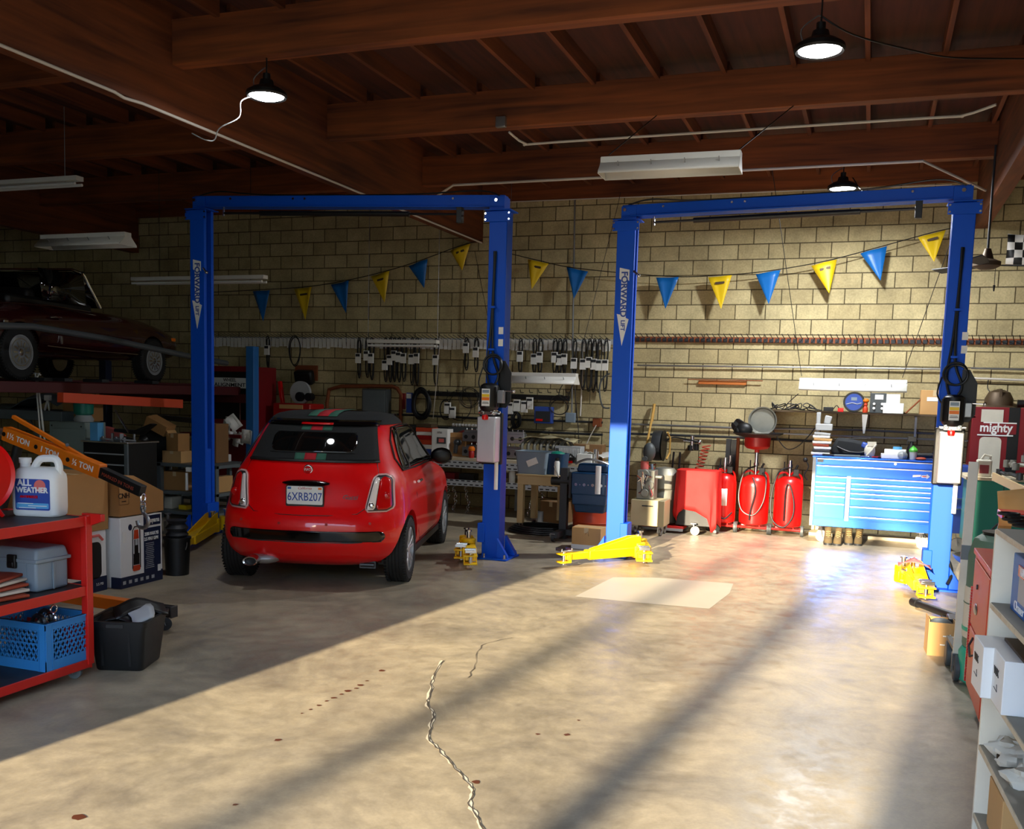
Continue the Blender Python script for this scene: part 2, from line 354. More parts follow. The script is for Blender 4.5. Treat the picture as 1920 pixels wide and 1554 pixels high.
for y in PY:
    for a, b in zip((XL,)+tuple(x+.06 for x in GX), tuple(x-.09 for x in GX)+(XR,)):
        STR('ceiling_beam', G().bb((a,y-.07,4.25),(b,y+.07,4.6)), 'beam', .004)
STR('trim_1', G().bb((XL,W-.06,4.42),(XR,W,4.72)), 'beam')
ys = (YF,)+PY+(W-.06,)
for k in range(33):
    x = -14.6+.6*k
    if any(abs(x-gx) < .12 for gx in GX): continue
    g = G()
    for a, b in zip(ys, ys[1:]): g.bb((x-.02,a+.07,4.57),(x+.02,b-.07,4.72))
    STR('ceiling_joist', g, 'beamy')
# pilaster carrying the left girder
STR('wall_pilaster', G().bb((-5.75,W-.02,0),(-5.3,W,3.86)), 'block')
# ceiling conduits
def pipe(name, label, pts, r=.012, m='wire', group=None, cat='pipe', n=8):
    return S(name, label, cat, G().tube(pts, r, n), m, group=group)
pipe('conduit','white conduit along the bottom of the left roof girder',[(-5.42,.5,3.845),(-5.42,6,3.845),(-5.42,6.1,3.83),(-5.42,6.3,3.845),(-5.42,W-.1,3.845)])
a = P(987,270,Z=4.2); b = P(1800,218,Z=4.2); c2 = P(1868,196,Z=4.24)
pipe('conduit','white conduit crossing the ceiling behind the big roof beam',smooth_path([P(955,248,Z=4.24),a,(a.x+.3,a.y,4.2),(b.x-.3,a.y,4.2),b,c2],3))
a = P(850,347,Z=4.1); b = P(1730,306,Z=4.1)
pipe('conduit','white conduit dropping at both ends above the two lifts',[P(802,379,Z=3.85),a,(b.x,a.y,4.1),P(1848,357,Z=4.0)],.014)
pipe('conduit','thin pale conduit along the top of the block wall',[P(942,379,Y=W-.08),P(1785,346,Y=W-.08)],.008)
# floor marks
mat('crack','#4a4034',.9,0,.2,30,.1); mat('patch','#bcb3a0',.45,0,.08,3,.03); mat('stain','#5a2f1c',.4,0,.3,20,0); mat('crackw','#d8cdb4',.8,0,.2,20,0)
cr = [(830,1238),(812,1270),(806,1300),(800,1320),(812,1335),(808,1360),(803,1384),(822,1405),(845,1430),(866,1455),(886,1480),(880,1505),(893,1530),(906,1556),(915,1590)]
def ribbon(px, w, z, wob=0):
    c = smooth_path(pp(px,Z=z),5); r = []
    for i, p in enumerate(c):
        d = (c[min(i+1,len(c)-1)]-c[max(i-1,0)]).normalized(); n = Vector((-d.y,d.x,0)); k = w*(.45+random.random()*.8)
        q = p+n*random.uniform(-wob,wob); r.append((q-n*k,q+n*k))
    g = G(); g.grid(r); return g
STR('floor_crack', ribbon(cr,.0085,.0025,.008), 'crackw', parent=None)
STR('floor_crack', ribbon(cr,.0035,.004,.006), 'crack')
STR('floor_crack', ribbon([(880,1270),(892,1240),(905,1210),(960,1195)],.0025,.003,.01), 'crack')
def flatpoly(px, z, m, name):
    g = G(); vs = [g.b.verts.new(p) for p in pp(px,Z=z)]; g.b.faces.new(vs); STR(name, g, m)
flatpoly([(1078,1118),(1150,1082),(1235,1083),(1375,1094),(1368,1112),(1330,1141),(1200,1130)],.0015,'patch','floor_patch')
g = G()
for x, y, r in ((521,1387,.02),(566,1337,.008),(582,1330,.012),(598,1322,.015),(612,1314,.012),(626,1308,.016),(640,1301,.013),(652,1295,.02),(668,1290,.014),(676,1284,.02),(688,1276,.012),(715,1257,.02),(1062,1377,.018),(1008,1376,.012),(893,1466,.02),(148,1532,.03),(441,1508,.012),(1085,1350,.01)):
    c = P(x,y,Z=.002); vs = [g.b.verts.new(c+Vector((math.cos(t)*r*random.uniform(.6,1.2),math.sin(t)*r*random.uniform(.6,1.2),0))) for t in [2*PI*i/9 for i in range(9)]]; g.b.faces.new(vs)
STR('floor_stain', g, 'stain')
# conduits on the back wall
def wallpipe(pts, r, m, label, y=W-.05, **k): return pipe('wall_pipe', label, pp(pts,Y=y), r, m, **k)
wallpipe([(1195,685),(1762,692)],.012,'steel','thin steel pipe high on the wall between the right lift posts')
wallpipe([(1820,690),(1925,693)],.012,'steel','upper thin steel pipe on the wall behind the drooping fan',)
wallpipe([(1822,709),(1925,713)],.014,'wire','pale pipe just below the thin pipe above the maroon cabinet')
wallpipe([(1182,795),(1400,803),(1620,806),(1752,813)],.014,'steel','steel air pipe on the wall above the red oil drums')
wallpipe([(1182,813),(1380,820),(1560,829)],.016,'dkgrey','dark pipe just below the steel air pipe')
wallpipe([(745,777),(900,784),(1130,792)],.016,'dkgrey','upper dark pipe behind the workbench')
wallpipe([(745,797),(900,805),(1130,815)],.018,'dkgrey','lower dark pipe behind the workbench')
wallpipe([(750,832),(752,740),(745,728),(735,724),(640,724),(617,730),(613,755),(613,790)],.03,'rust','rusty bent pipe framing the grey electrical panel')
wallpipe([(1072,785),(1073,700),(1075,560),(1078,375)],.012,'steel','vertical conduit rising behind the blue pennant')
wallpipe([(1088,780),(1092,700),(1092,640)],.012,'wire','short vertical conduit beside the middle light fixture')
# daylight comes through the open door; unseen poles added outside cast the floor bands
mat('polewood','#4c3b2b',.9,0,.2,4,.1)
def pole(x, y, r, label): S('shadow_band_pole', label, 'pole', G().cyl((0,0,0),(0,0,16),r,r*.8,14), 'polewood', (x,y,0))
k = .1303
for x0, y, r, lb in ((-2.66,-26,.10,'unseen pole added outside to cast a floor shadow band, farthest left'),(-1.49,-19,.13,'unseen pole added outside to cast a floor shadow band, nearest the opening')):
    pole(x0+k*y, y, r, lb)

S('sun_blocker','plain pale block added unseen outside the door to shade the right side','building',G().bb((0,-6,0),(14,0,7.5)),'cream',(-.44+k*-14,-14,0))  # unseen block added to keep the sun off the right of the floor
S('sky_blocker','long low block added unseen across the yard to hide the low sky','building',G().bb((-70,-8,0),(60,0,5.5)),'greygr',(0,-46,0))  # unseen block added to cut low sky light and darken the upper interior
# ---------------------------------------------------------------- two-post lifts
def lift_column(root, x, y, h, inner, name='column', dark=False, yaw=0):
    """C-channel open toward +x*inner, front face toward -y"""
    g = G(); w, d, t, l = .19, .17, .012, .045; s = inner
    xo = -s*w/2                                       # outer web
    poly = [(xo,-d/2),(xo+s*w,-d/2),(xo+s*w,-d/2+l),(xo+s*(w-t),-d/2+l),(xo+s*(w-t),-d/2+t),(xo+s*t,-d/2+t),
            (xo+s*t,d/2-t),(xo+s*(w-t),d/2-t),(xo+s*(w-t),d/2-l),(xo+s*w,d/2-l),(xo+s*w,d/2),(xo,d/2)]
    g.prism([(x+a,y+b) for a, b in poly], .012, h, 'z'); c = O(name, g, 'lift', root, .006)
    g = G().box((x-s*.03,y,.009),(.38,.4,.018))
    for k in (-1,1): g.prism([(x-s*.095,.018),(x-s*.21,.018),(x-s*.21,.04),(x-s*.095,.22)], y+k*.09-.006, y+k*.15+.006)
    bp = O('base_plate', g, 'lift', root, .003)
    for a in (-.16,.06,.14):
        for b in (-.17,.17): O('anchor_bolt', G().lathe([(.02,.018),(.02,.024),(.011,.026),(.011,.06),(.001,.061)], (x-s*.03+a*s,y+b,0), n=10), 'chrome', bp)
    # carriage, hydraulic ram and cable inside the channel
    O('carriage', G().box((x+s*.03,y,.55),(.1,.15,.85)).box((x+s*.1,y,.26),(.08,.2,.2)), 'lift', root, .005)
    O('ram', G().cyl((x+s*.0,y-.02,.02),(x+s*.0,y-.02,h*.62),.03,n=14).cyl((x,y-.02,h*.62),(x,y-.02,h-.08),.02,n=10), 'chrome', root)
    O('guide_cable', G().cyl((x+s*.05,y-.05,1.0),(x+s*.05,y-.05,h-.02),.006,n=6), 'chrome', root)
    # top extension with bolts
    O('top_bracket', G().box((x,y,h+.005),(.28,.24,.01)).box((x,y-.105,h-.06),(.28,.008,.1)).box((x+s*.02,y,h+.07),(.16,.16,.14)), 'lift', root, .003)
    for a, z in ((-.125,-.09),(-.125,-.03),(.125,-.09),(.125,-.03)): O('bracket_bolt', G().cyl((x+a,y-.122,h+z),(x+a,y-.108,h+z),.011,n=6), 'chrome', root)
    O('bracket_bolt', G().cyl((x-.02,y-.11,h+.1),(x-.02,y-.08,h+.1),.018,n=8), 'chrome', root)
    return c
def lift_arm(root, p0, p1, w=.11, h=.09, brace=True, off=.0):
    """arm from pivot p0 to pad end p1 (floor positions)"""
    p0, p1 = Vector((*p0,0)), Vector((*p1,0)); d = (p1-p0).normalized(); L = (p1-p0).length; n = Vector((-d.y,d.x,0)); z = Vector((0,0,1))
    R = Matrix(((d.x,n.x,0,p0.x),(d.y,n.y,0,p0.y),(0,0,1,0),(0,0,0,1)))
    g = G(); g.box((L*.34,0,.11),(L*.68,w,h)); g.box((L*.70,0,.11),(L*.5,w*.72,h*.74)); 
    g.cyl((0,0,.045),(0,0,.2),.075,n=18)
    if brace: g.prism([(.0,.15),(.0,.27),(.12,.27),(L*.62,.165),(L*.62,.15)], -w*.42, -w*.42+.012); g.prism([(.0,.15),(.0,.27),(.12,.27),(L*.62,.165),(L*.62,.15)], w*.42-.012, w*.42)
    a = O('arm', g.move(R), 'yellow', root, .006)
    e = L*.97; g = G()
    for zz in (.055,.135): g.box((e,0,zz),(.12,w*.95,.014))
    for k in (-1,1): g.box((e-.045,k*w*.42,.095),(.03,.012,.09))
    O('pad_bracket', g.move(R), 'yellow', a, .003)
    O('pad_screw', G().cyl((e,0,.03),(e,0,.165),.02,n=12).move(R), 'chrome', a)
    g = G().box((e,0,.172),(.13,.11,.016)); g.box((e-.06,0,.185),(.01,.11,.02)); g.box((e+.06,0,.185),(.01,.11,.02)); O('pad', g.move(R), 'chrome', a, .003)
    O('pivot_pin', G().cyl((0,0,.19),(0,0,.28),.02,n=12).cyl((0,0,.27),(0,0,.285),.032,n=12).move(R), 'chrome', a)
    return a
def decal(root, x, y, zc, L, slant=0):
    """white arrow sticker with outlined lettering, reading downward"""
    d = y-.0025
    poly = [(x-.052,zc+L*.5),(x+.052,zc+L*.47),(x+.052,zc+L*.33),(x+.03,zc+L*.35),(x+.03,zc-L*.14),(x+.062,zc-L*.16),(x-.002,zc-L*.5),(x-.065,zc-L*.09),(x-.03,zc-L*.10),(x-.03,zc+L*.34),(x-.052,zc+L*.36)]
    s = O('arrow_sticker', G().prism(poly, d-.0012, y), 'white', root)
    TX('FORWARD', .092, 'mlead', s, (x,d-.002,zc+L*.16), (PI/2,PI/2,0), .0006, sx=L*1.28, bold=.003)
    TX('LIFT', .06, 'mlead', s, (x,d-.002,zc-L*.24), (PI/2,PI/2,0), .0006, sx=L*1.3, bold=.002)
def power_unit(root, x, y):
    """control pack on the front of a column (front face at y)"""
    O('back_plate', G().prism([(x-.1,1.55),(x+.14,1.55),(x+.19,1.62),(x+.19,1.9),(x+.12,2.02),(x+.06,2.02),(x+.05,1.75),(x-.1,1.72)], y-.02, y-.008), 'black', root)
    O('oil_tank', G().box((x,y-.11,1.23),(.2,.17,.46)), 'alu', root, .012)
    g = G().box((x-.008,y-.03,1.235),(.25,.05,.52)); O('tank_cradle', g, 'black', root, .012)
    m_ = O('motor', G().lathe([(.001,1.50),(.07,1.51),(.092,1.54),(.095,1.57),(.095,1.74),(.088,1.77),(.06,1.79),(.001,1.795)], (x,y-.12,0), n=28), 'black', root)
    g = G()
    for k in range(12):
        t = 2*PI*k/12; g.box((x+.097*math.cos(t),y-.12+.097*math.sin(t),1.655),(.012,.006,.2),(0,0,t))
    O('cooling_fins', g, 'black', m_)
    lb = O('warning_label', G().box((x+.0,y-.222,1.65),(.085,.004,.17)), 'white', m_)
    O('yellow_band', G().box((x,y-.2245,1.668),(.08,.002,.028)), 'pyell', lb); O('orange_band', G().box((x,y-.2245,1.636),(.08,.002,.03)), 'orange', lb)
    O('grey_band', G().box((x,y-.2245,1.71),(.07,.002,.03)), 'greybox', lb); O('print_lines', G().box((x,y-.2245,1.592),(.07,.002,.006)).box((x,y-.2245,1.604),(.06,.002,.004)), 'black', lb)
    O('valve_block', G().box((x,y-.12,1.50),(.15,.12,.05)).cyl((x-.11,y-.12,1.5),(x+.12,y-.12,1.5),.015,n=10).cyl((x-.05,y-.19,1.5),(x-.05,y-.17,1.5),.018,n=8).cyl((x+.05,y-.19,1.5),(x+.05,y-.17,1.5),.018,n=8), 'chrome', root, .004)
    O('red_cap', G().lathe([(.001,1.425),(.03,1.43),(.034,1.455),(.026,1.475),(.001,1.478)], (x-.01,y-.2,0), n=18).cyl((x-.01,y-.2,1.47),(x-.01,y-.17,1.48),.008), 'reddrum', root)
    O('switch_box', G().box((x+.115,y-.1,1.66),(.07,.08,.13)), 'steel', root, .006)
    O('lever', G().cyl((x+.12,y-.1,1.72),(x+.25,y-.12,1.715),.006).ball((x+.255,y-.12,1.715),.018), 'chrome', root)
    # hoses up the column
    g = G(); g.tube(smooth_path([(x-.03,y-.06,1.76),(x-.07,y-.04,1.95),(x-.04,y-.035,2.3),(x-.02,y-.03,2.8),(x-.02,y-.03,3.1)]),.012)
    g.tube(smooth_path([(x+.03,y-.06,1.78),(x+.06,y-.05,1.88),(x-.01,y-.035,2.1),(x-.02,y-.03,2.6),(x-.01,y-.02,3.1)]),.012)
    g.torus((x-.0,y-.05,1.98), .1, .01, 'y', 28, 8); g.torus((x+.01,y-.065,1.97), .09, .01, 'y', 28, 8)
    g.tube(smooth_path([(x-.09,y-.1,1.7),(x-.14,y-.07,1.8),(x-.11,y-.04,1.95)]),.007)
    O('hydraulic_hose', g, 'hoseblk', root)
    for z in (2.13,2.55): O('hose_clamp', G().box((x-.02,y-.035,z),(.06,.05,.02)), 'lift', root)
    for z in (2.2,2.32): O('safety_label', G().box((x+.06,y-.002,z),(.05,.003,.07)), 'paper', root)
    for z in (.7,): O('door_strip', G().cyl((x+.07,y-.06,1.02),(x+.07,y-.06,.72),.02,n=10), 'white', root)
A1, A2 = (-7.12,9.2), (-3.59,9.32); hA1, hA2 = 3.62, 3.5
B1, B2 = (-2.47,10.08), (.68,9.78); hB = 3.5
def lift(name, label, a, b, ha, hb, pu=True):
    root = T(name, label, 'car lift', (0,0,0), group=None); root.location = (0,0,0)
    lift_column(root, *a, ha, 1); lift_column(root, *b, hb, -1)
    za, zb = ha+.1, hb+.1
    O('crossbeam', G().beam((a[0]-.05,a[1],za),(b[0]+.05,b[1],zb),.12,.11).beam((a[0]-.05,a[1],za-.06),(b[0]+.05,b[1],zb-.06),.18,.012), 'lift', root, .004)
    d = Vector((b[0]-a[0],b[1]-a[1],0)).normalized()
    A = Vector((a[0],a[1],za)); B = Vector((b[0],b[1],zb))
    p, q = A.lerp(B,.09), A.lerp(B,.88); up = Vector((0,-.04,-.13))
    O('shutoff_bar', G().cyl(p+up,q+up,.012,n=8).cyl(A.lerp(B,.22)+up,A.lerp(B,.72)+up,.026,n=12), 'black', root)
    O('limit_switch', G().box(q+Vector((0,-.05,-.14)),(.06,.06,.16)), 'black', root, .004)
    for t in (.12,.34,.38,.86): O('beam_bolt', G().cyl(A.lerp(B,t)+Vector((0,-.075,.02)),A.lerp(B,t)+Vector((0,-.06,.02)),.012,n=8), 'chrome', root)
    O('hanger_bolt', G().cyl(p+Vector((0,-.04,-.05)),p+Vector((0,-.04,-.16)),.01,n=8), 'chrome', root)
    O('overhead_hose', G().tube(smooth_path([A+Vector((0,-.03,.06)),A.lerp(B,.08)+Vector((0,-.05,.1)),A.lerp(B,.25)+Vector((0,-.04,.065)),A.lerp(B,.7)+Vector((0,-.04,.065)),B+Vector((-.25,-.05,.11)),B+Vector((0,-.06,.05))]),.008), 'hoseblk', root)
    return root
LA = lift('two_post_lift','blue two-post car lift around the red hatchback',A1,A2,hA1,hA2)
LB = lift('two_post_lift','blue two-post car lift standing empty in the sunlit bay',B1,B2,hB,hB)
power_unit(LA, A2[0]+.0, A2[1]-.085); power_unit(LB, B2[0]+.02, B2[1]-.085)
decal(LA, A1[0]-.0, A1[1]-.085, 2.70, .76); decal(LB, B1[0], B1[1]-.085, 2.62, .8)
for root, (x,y), s in ((LA,A1,1),(LB,B1,1)):
    O('cable_stop', G().cyl((x+s*.1,y-.1,2.98),(x+s*.15,y-.13,2.94),.012).ball((x+s*.16,y-.13,2.93),.018), 'chrome', root)
lift_arm(LA, (A1[0]+.22,A1[1]-.12), (-6.27,7.68), w=.14); lift_arm(LA, (A1[0]+.22,A1[1]+.12), (-6.0,10.3))
lift_arm(LA, (A2[0]-.22,A2[1]-.14), P(882,1058,Z=.05)[:2], brace=False, w=.14); lift_arm(LA, (A2[0]-.3,A2[1]+.0), P(864,1046,Z=.05)[:2], brace=False, w=.14)
lift_arm(LB, (B1[0]+.3,B1[1]-.26), P(1052,1064,Z=.0)[:2]); lift_arm(LB, (B1[0]+.26,B1[1]+.0), (B1[0]+.42,B1[1]-.5), w=.17, h=.12, brace=False)
lift_arm(LB, (B2[0]-.22,B2[1]-.14), P(1736,1124,Z=.03)[:2], w=.15); lift_arm(LB, (B2[0]-.3,B2[1]-.085), P(1700,1096,Z=.03)[:2], w=.15, brace=False)
c_ = P(1715,1052,Z=.3); g = G(); g.grid([[Vector((a*.045,b*.04-.01*a,.012*math.sin(a*1.7+b)-.018*abs(a))) for a in range(-3,4)] for b in range(-2,3)])
S('rag','orange-red rag lying over the yellow lift arm at the right post','rag',g,'pink',(c_.x,c_.y,.31),thick=.004)
q_ = P(348,903,Y=9.1); O('white_handle', G().cyl((q_.x,9.12,q_.z-.1),(q_.x,9.12,q_.z+.1),.016,n=10).box((q_.x+.03,9.12,q_.z+.14),(.06,.03,.05)), 'white', LA)
# ---------------------------------------------------------------- wheels and cars
def wheel(parent, loc, r, w, side, kind='alloy', yaw=0):
    """wheel centred at loc, axle along x; side = +1 outer face toward +x"""
    x, y, z = loc; s = side; h = w/2
    rim = r*(.66 if kind == 'alloy' else .58); g = G()
    prof = [(rim,-h*.9),(rim+.012,-h),(r-.03,-h),(r-.01,-h*.86),(r,-h*.7)]
    for k in (-.45,-.15,.15,.45): prof += [(r,h*(k-.1)),(r-.007,h*(k-.07)),(r-.007,h*(k+.0)),(r,h*(k+.03))]
    prof += [(r,h*.7),(r-.01,h*.86),(r-.03,h),(rim+.012,h),(rim,h*.9)]
    R = []
    n = 56
    for rr, hh in prof:
        R.append([g.b.verts.new((x+hh*s,y+rr*math.cos(2*PI*i/n),z+rr*math.sin(2*PI*i/n))) for i in range(n)])
    for A, B in zip(R, R[1:]+R[:1]):
        for i in range(n): g.b.faces.new((A[i],A[(i+1) % n],B[(i+1) % n],B[i]))
    for i in range(n):      # shoulder sipes
        t = 2*PI*i/n
        for q in (-1,1): g.box((x+q*h*.82,y+(r-.003)*math.cos(t),z+(r-.003)*math.sin(t)),(h*.26,.012,.012),(t,0,0))
    t_ = O('tyre', g, 'rubber', parent, ang=30)
    g = G(); g.lathe([(rim*.96,-h*.8),(rim,-h*.9),(rim,h*.9),(rim*.94,h*.95),(rim*.93,h*.5),(rim*.9,0),(rim*.9,-h*.7)], (x,y,z), 'x', 36)
    if s < 0: g.move(Matrix.Translation((x,0,0)) @ Matrix.Diagonal((-1,1,1,1)) @ Matrix.Translation((-x,0,0)))
    O('rim', g, 'alu' if kind == 'alloy' else 'chrome', parent)
    g = G()
    if kind == 'alloy':
        for i in range(5):
            for k in (-.16,.16):
                t = 2*PI*i/5+.3; u0 = Vector((0,math.cos(t+k*.6),math.sin(t+k*.6))); u1 = Vector((0,math.cos(t+k*1.4),math.sin(t+k*1.4)))
                g.beam(Vector((x+s*h*.72,y,z))+u0*.03,Vector((x+s*h*.84,y,z))+u1*rim*.95,.018,.018,(1,0,0))
        g.cyl((x+s*h*.5,y,z),(x+s*h*.86,y,z),.045,n=18)
        O('spokes', g, 'alu', parent, .003)
    else:
        pr = [(.001,h*1.08),(.03,h*1.06),(.045,h*.95),(.1,h*.98),(rim*.7,h*.9),(rim*.86,h*1.0),(rim*1.02,h*.9),(rim*1.0,h*.8),(.001,h*.75)]
        g.lathe([(a,b*s) for a, b in pr], (x,y,z), 'x', 36)
        for i in range(12):
            t = 2*PI*i/12; u = Vector((0,math.cos(t),math.sin(t))); g.beam(Vector((x+s*h*1.0,y,z))+u*.06,Vector((x+s*h*.98,y,z))+u*rim*.72,.02,.012,(1,0,0))
        O('hubcap', g, 'chrome', parent)
        O('whitewall', G().lathe([(rim*1.06,s*h*.98),(rim*1.06,s*h*1.02),(rim*1.1,s*h*1.02),(rim*1.1,s*h*.98)], (x,y,z), 'x', 40), 'lgrey', t_)
    return t_
mat('pinkish','#d8a8a4',.3,0,0,5,0)
HB = T('hatchback_car','small glossy red hatchback with black striped soft top, seen from behind','car',(-4.55,7.52,0),math.radians(16.5))
# horizontal slices: z, half width, rear y, front y
ST = [(.19,.66,-.38,2.80),(.24,.755,-.50,2.88),(.32,.80,-.575,2.93),(.42,.815,-.61,2.95),(.52,.818,-.615,2.95),(.62,.815,-.59,2.93),(.70,.808,-.545,2.90),
      (.80,.795,-.515,2.80),(.90,.772,-.485,2.45),(.97,.745,-.455,2.05),(1.04,.708,-.415,1.75),(1.12,.668,-.36,1.62),(1.22,.63,-.28,1.50),(1.31,.60,-.195,1.38),(1.38,.572,-.11,1.26),(1.43,.54,-.02,1.15),(1.465,.49,.10,1.02),(1.485,.40,.28,.88),(1.493,.28,.42,.76)]
NX = 2.75
def car_ring(z, off=0, n=22):
    w, yr, yf = lerp_tab(ST, z); w += off; yr -= off; yf += off
    L = min(.62,(yf-yr)*.45); o = []; ya, yb = yr+L, yf-L
    for i in range(n+1):                       # rear lobe: from +x side round the back to -x side
        t = -PI/2*0-PI*i/n; c, s = math.cos(t), math.sin(t)
        o.append((w*math.copysign(abs(c)**(2/NX),c), ya-L*abs(s)**(2/NX), z))
    for i in range(1,8): o.append((-w,ya+(yb-ya)*i/8,z))
    for i in range(n+1):
        t = PI-PI*i/n; c, s = math.cos(t), math.sin(t)
        o.append((w*math.copysign(abs(c)**(2/NX),c), yb+L*abs(s)**(2/NX), z))
    for i in range(1,8): o.append((w,yb+(ya-yb)*i/8,z))
    return o
def rear(x, z, off=0):
    w, yr, yf = lerp_tab(ST, z); L = min(.62,(yf-yr)*.45); k = min(1,abs(x)/w)
    return Vector((x, yr+L-L*(1-k**NX)**(1/NX)-off, z))
def loft(g, zs, off=0, cap0=True, cap1=True):
    R = g.grid([car_ring(z,off) for z in zs], True)
    if cap0: g.b.faces.new(R[0][::-1])
    if cap1: g.b.faces.new(R[-1])
zs = [.19,.205,.22,.24,.265,.29,.32,.36,.40,.44,.48,.52,.56,.60,.64,.68,.70,.72,.76,.80,.84,.88,.92,.96,1.0,1.04,1.08,1.12,1.17,1.22,1.27,1.31,1.35,1.38,1.405,1.43,1.45,1.465,1.478,1.485,1.49,1.493]
g = G(); loft(g, zs); body = O('body', g, 'carpaint', HB, ang=50)
# wheel arches cut out of the body, then applied
cg = G()
for x in (-.84,.84):
    for y in (0,2.3): cg.cyl((x-.26,y,.30),(x+.26,y,.30),.345,n=48)
cut = O('cutter', cg, 'black', HB)
bpy.context.view_layer.update()
bm_ = body.modifiers.new('arch','BOOLEAN'); bm_.operation = 'DIFFERENCE'; bm_.object = cut; bm_.solver = 'EXACT'
bpy.context.view_layer.update()
nm = bpy.data.meshes.new_from_object(body.evaluated_get(bpy.context.evaluated_depsgraph_get()))
body.modifiers.clear(); body.data = nm; nm.name = 'body'; bpy.data.objects.remove(cut)
nm.shade_smooth(); nm.set_sharp_from_angle(angle=math.radians(40)); nm.materials.clear(); nm.materials.append(MATS['carpaint'])
for p_ in nm.polygons: p_.material_index = 0
O('underbody', G().box((0,1.15,.22),(1.2,2.6,.1)).box((.62,0,.2),(.12,.2,.08)), 'black', HB)
for x, s in ((-.715,-1),(.715,1)):
    for y in (0,2.3): wheel(HB, (x,y,.295), .295, .195, s)
def patch(rows, off, m=14, fn=rear):
    """rows: (z, x0, x1)"""
    g = G(); g.grid([[fn(a+(b-a)*i/m, z, off) for i in range(m+1)] for z, a, b in rows]); return g
def rpatch(x0, x1, z0, z1, r, off, n=10, m=18, slant=0, fn=rear):
    rows = []
    for i in range(n+1):
        t = i/n; z = z0+(z1-z0)*t; e = min(z-z0, z1-z)
        k = 0 if e >= r else r-math.sqrt(max(0,r*r-(r-e)**2))
        sh = slant*t; rows.append((z, x0+k+sh, x1-k-sh))
    # extra rows near the rounded ends
    return patch(rows, off, m, fn)
def P_(name, g, m, parent=HB, thick=0, label=None):
    o = O(name, g, m, parent, label=label, ang=60)
    if thick: md = o.modifiers.new('solid','SOLIDIFY'); md.thickness = thick; md.offset = 0
    return o
# soft top: roof shell and rear curtain
g = G(); loft(g, [1.385,1.405,1.43,1.45,1.465,1.478,1.485,1.49,1.493], .007, False); top = P_('soft_top', g, 'softtop')
rows = [(1.085+.31*i/16, -(.565-.085*i/16), (.565-.085*i/16)) for i in range(17)]
curt = P_('rear_curtain', patch(rows, .006, 28), 'softtop', thick=.006)
P_('curtain_trim', patch([(1.072,-.57,.57),(1.088,-.57,.57)], .010, 28), 'black', curt, .008)
for a, b in ((1.09,1.15),(1.335,1.375)):
    for x0, x1, m_ in ((-.135,-.05,'softgreen'),(-.05,.05,'softred'),(.05,.135,'softgreen')): P_('stripe', patch([(a+(b-a)*i/4,x0,x1) for i in range(5)], .011, 4), m_, curt, .002)
P_('rear_window', rpatch(-.37,.37,1.155,1.32,.06,.012,16,26), 'glass_dark', curt, .004)
g = G()
for z0, z1, k in ((1.148,1.156,.37),(1.318,1.326,.35)): g.grid([[rear(-k+2*k*i/24, z, .014) for i in range(25)] for z in (z0,z1)])
P_('window_seam', g, 'softtop', curt, .003)
g = G()
for x0, x1, in ((-.13,-.05),(.05,.13)): g.grid([[Vector((x0+(x1-x0)*i/2, y, zz)) for i in range(3)] for y, zz in ((.02,1.452),(.12,1.478),(.3,1.499),(.6,1.502),(.8,1.501))])
P_('roof_stripe', g, 'softgreen', top, .002)
g = G(); g.grid([[Vector((-.05+.1*i/2, y, zz)) for i in range(3)] for y, zz in ((.02,1.452),(.12,1.478),(.3,1.499),(.6,1.502),(.8,1.501))]); P_('roof_stripe', g, 'softred', top, .002)
# spoiler lip with brake light
g = G(); g.grid([[rear(-.50+1.0*i/24, z, o_) for i in range(25)] for z, o_ in ((1.375,.012),(1.385,.04),(1.40,.045),(1.42,.012))]); sp = P_('spoiler', g, 'blackgl', thick=.01)
P_('brake_light', patch([(1.384,-.14,.14),(1.398,-.14,.14)], .052, 8), 'lampred', sp, .006)
# tailgate seam, black bumper strip, chrome highlights
def rline(pts, r, off=.002): return G().tube([rear(x,z,off) for x, z in pts], r, 6)
P_('tailgate_seam', rline([(-.55,1.07),(-.585,.95),(-.56,.80),(-.50,.70),(-.44,.655),(-.2,.64),(0,.637),(.2,.64),(.44,.655),(.50,.70),(.56,.80),(.585,.95),(.55,1.07)], .0035, -.001), 'black')
rows = [(.425+.085*i/12, -.66+.0*i, .66) for i in range(13)]
P_('bumper_strip', rpatch(-.665,.665,.425,.512,.043,.004,12,36), 'blackgl', thick=.01)
P_('bumper_edge', rline([(-.64,.425),(-.4,.418),(0,.415),(.4,.418),(.64,.425)], .006, .006), 'gunm')
# licence plate, frame, handle
pz = .795; pc = rear(0,pz,.02); fr = O('plate_frame', G().prism(rrect(.325,.175,.012,3,0,pz), pc.y-.004, pc.y+.012), 'black', HB, .002)
pl = O('licence_plate', G().prism(rrect(.305,.152,.012,3,0,pz+.006), pc.y-.008, pc.y-.003), 'plate', HB)
TX('6XRB207', .098, 'mlead', pl, (0,pc.y-.009,pz-.008), sx=.78, bold=.0006); TX('California', .03, 'lampred', pl, (0,pc.y-.009,pz+.066), shear=.3)
for x, c in ((-.13,'skin_l'),(.13,'orange')): O('sticker', G().box((x,pc.y-.009,pz+.066),(.03,.002,.018)), c, pl)
g = G(); g.grid([[rear(-.2+.4*i/14, .90+z*(1-abs(-1+2*i/14)**3*.8), o_) for i in range(15)] for z, o_ in ((-.025,.012),(-.01,.03),(.012,.03),(.024,.006))]); P_('tailgate_handle', g, 'blackgl', thick=.006)
bd = rear(0,1.01,0); b_ = O('badge', G().lathe([(.001,-.016),(.036,-.014),(.042,-.006),(.042,.004),(.001,.006)], (0,bd.y,1.01), 'y', 28), 'chrome', HB)
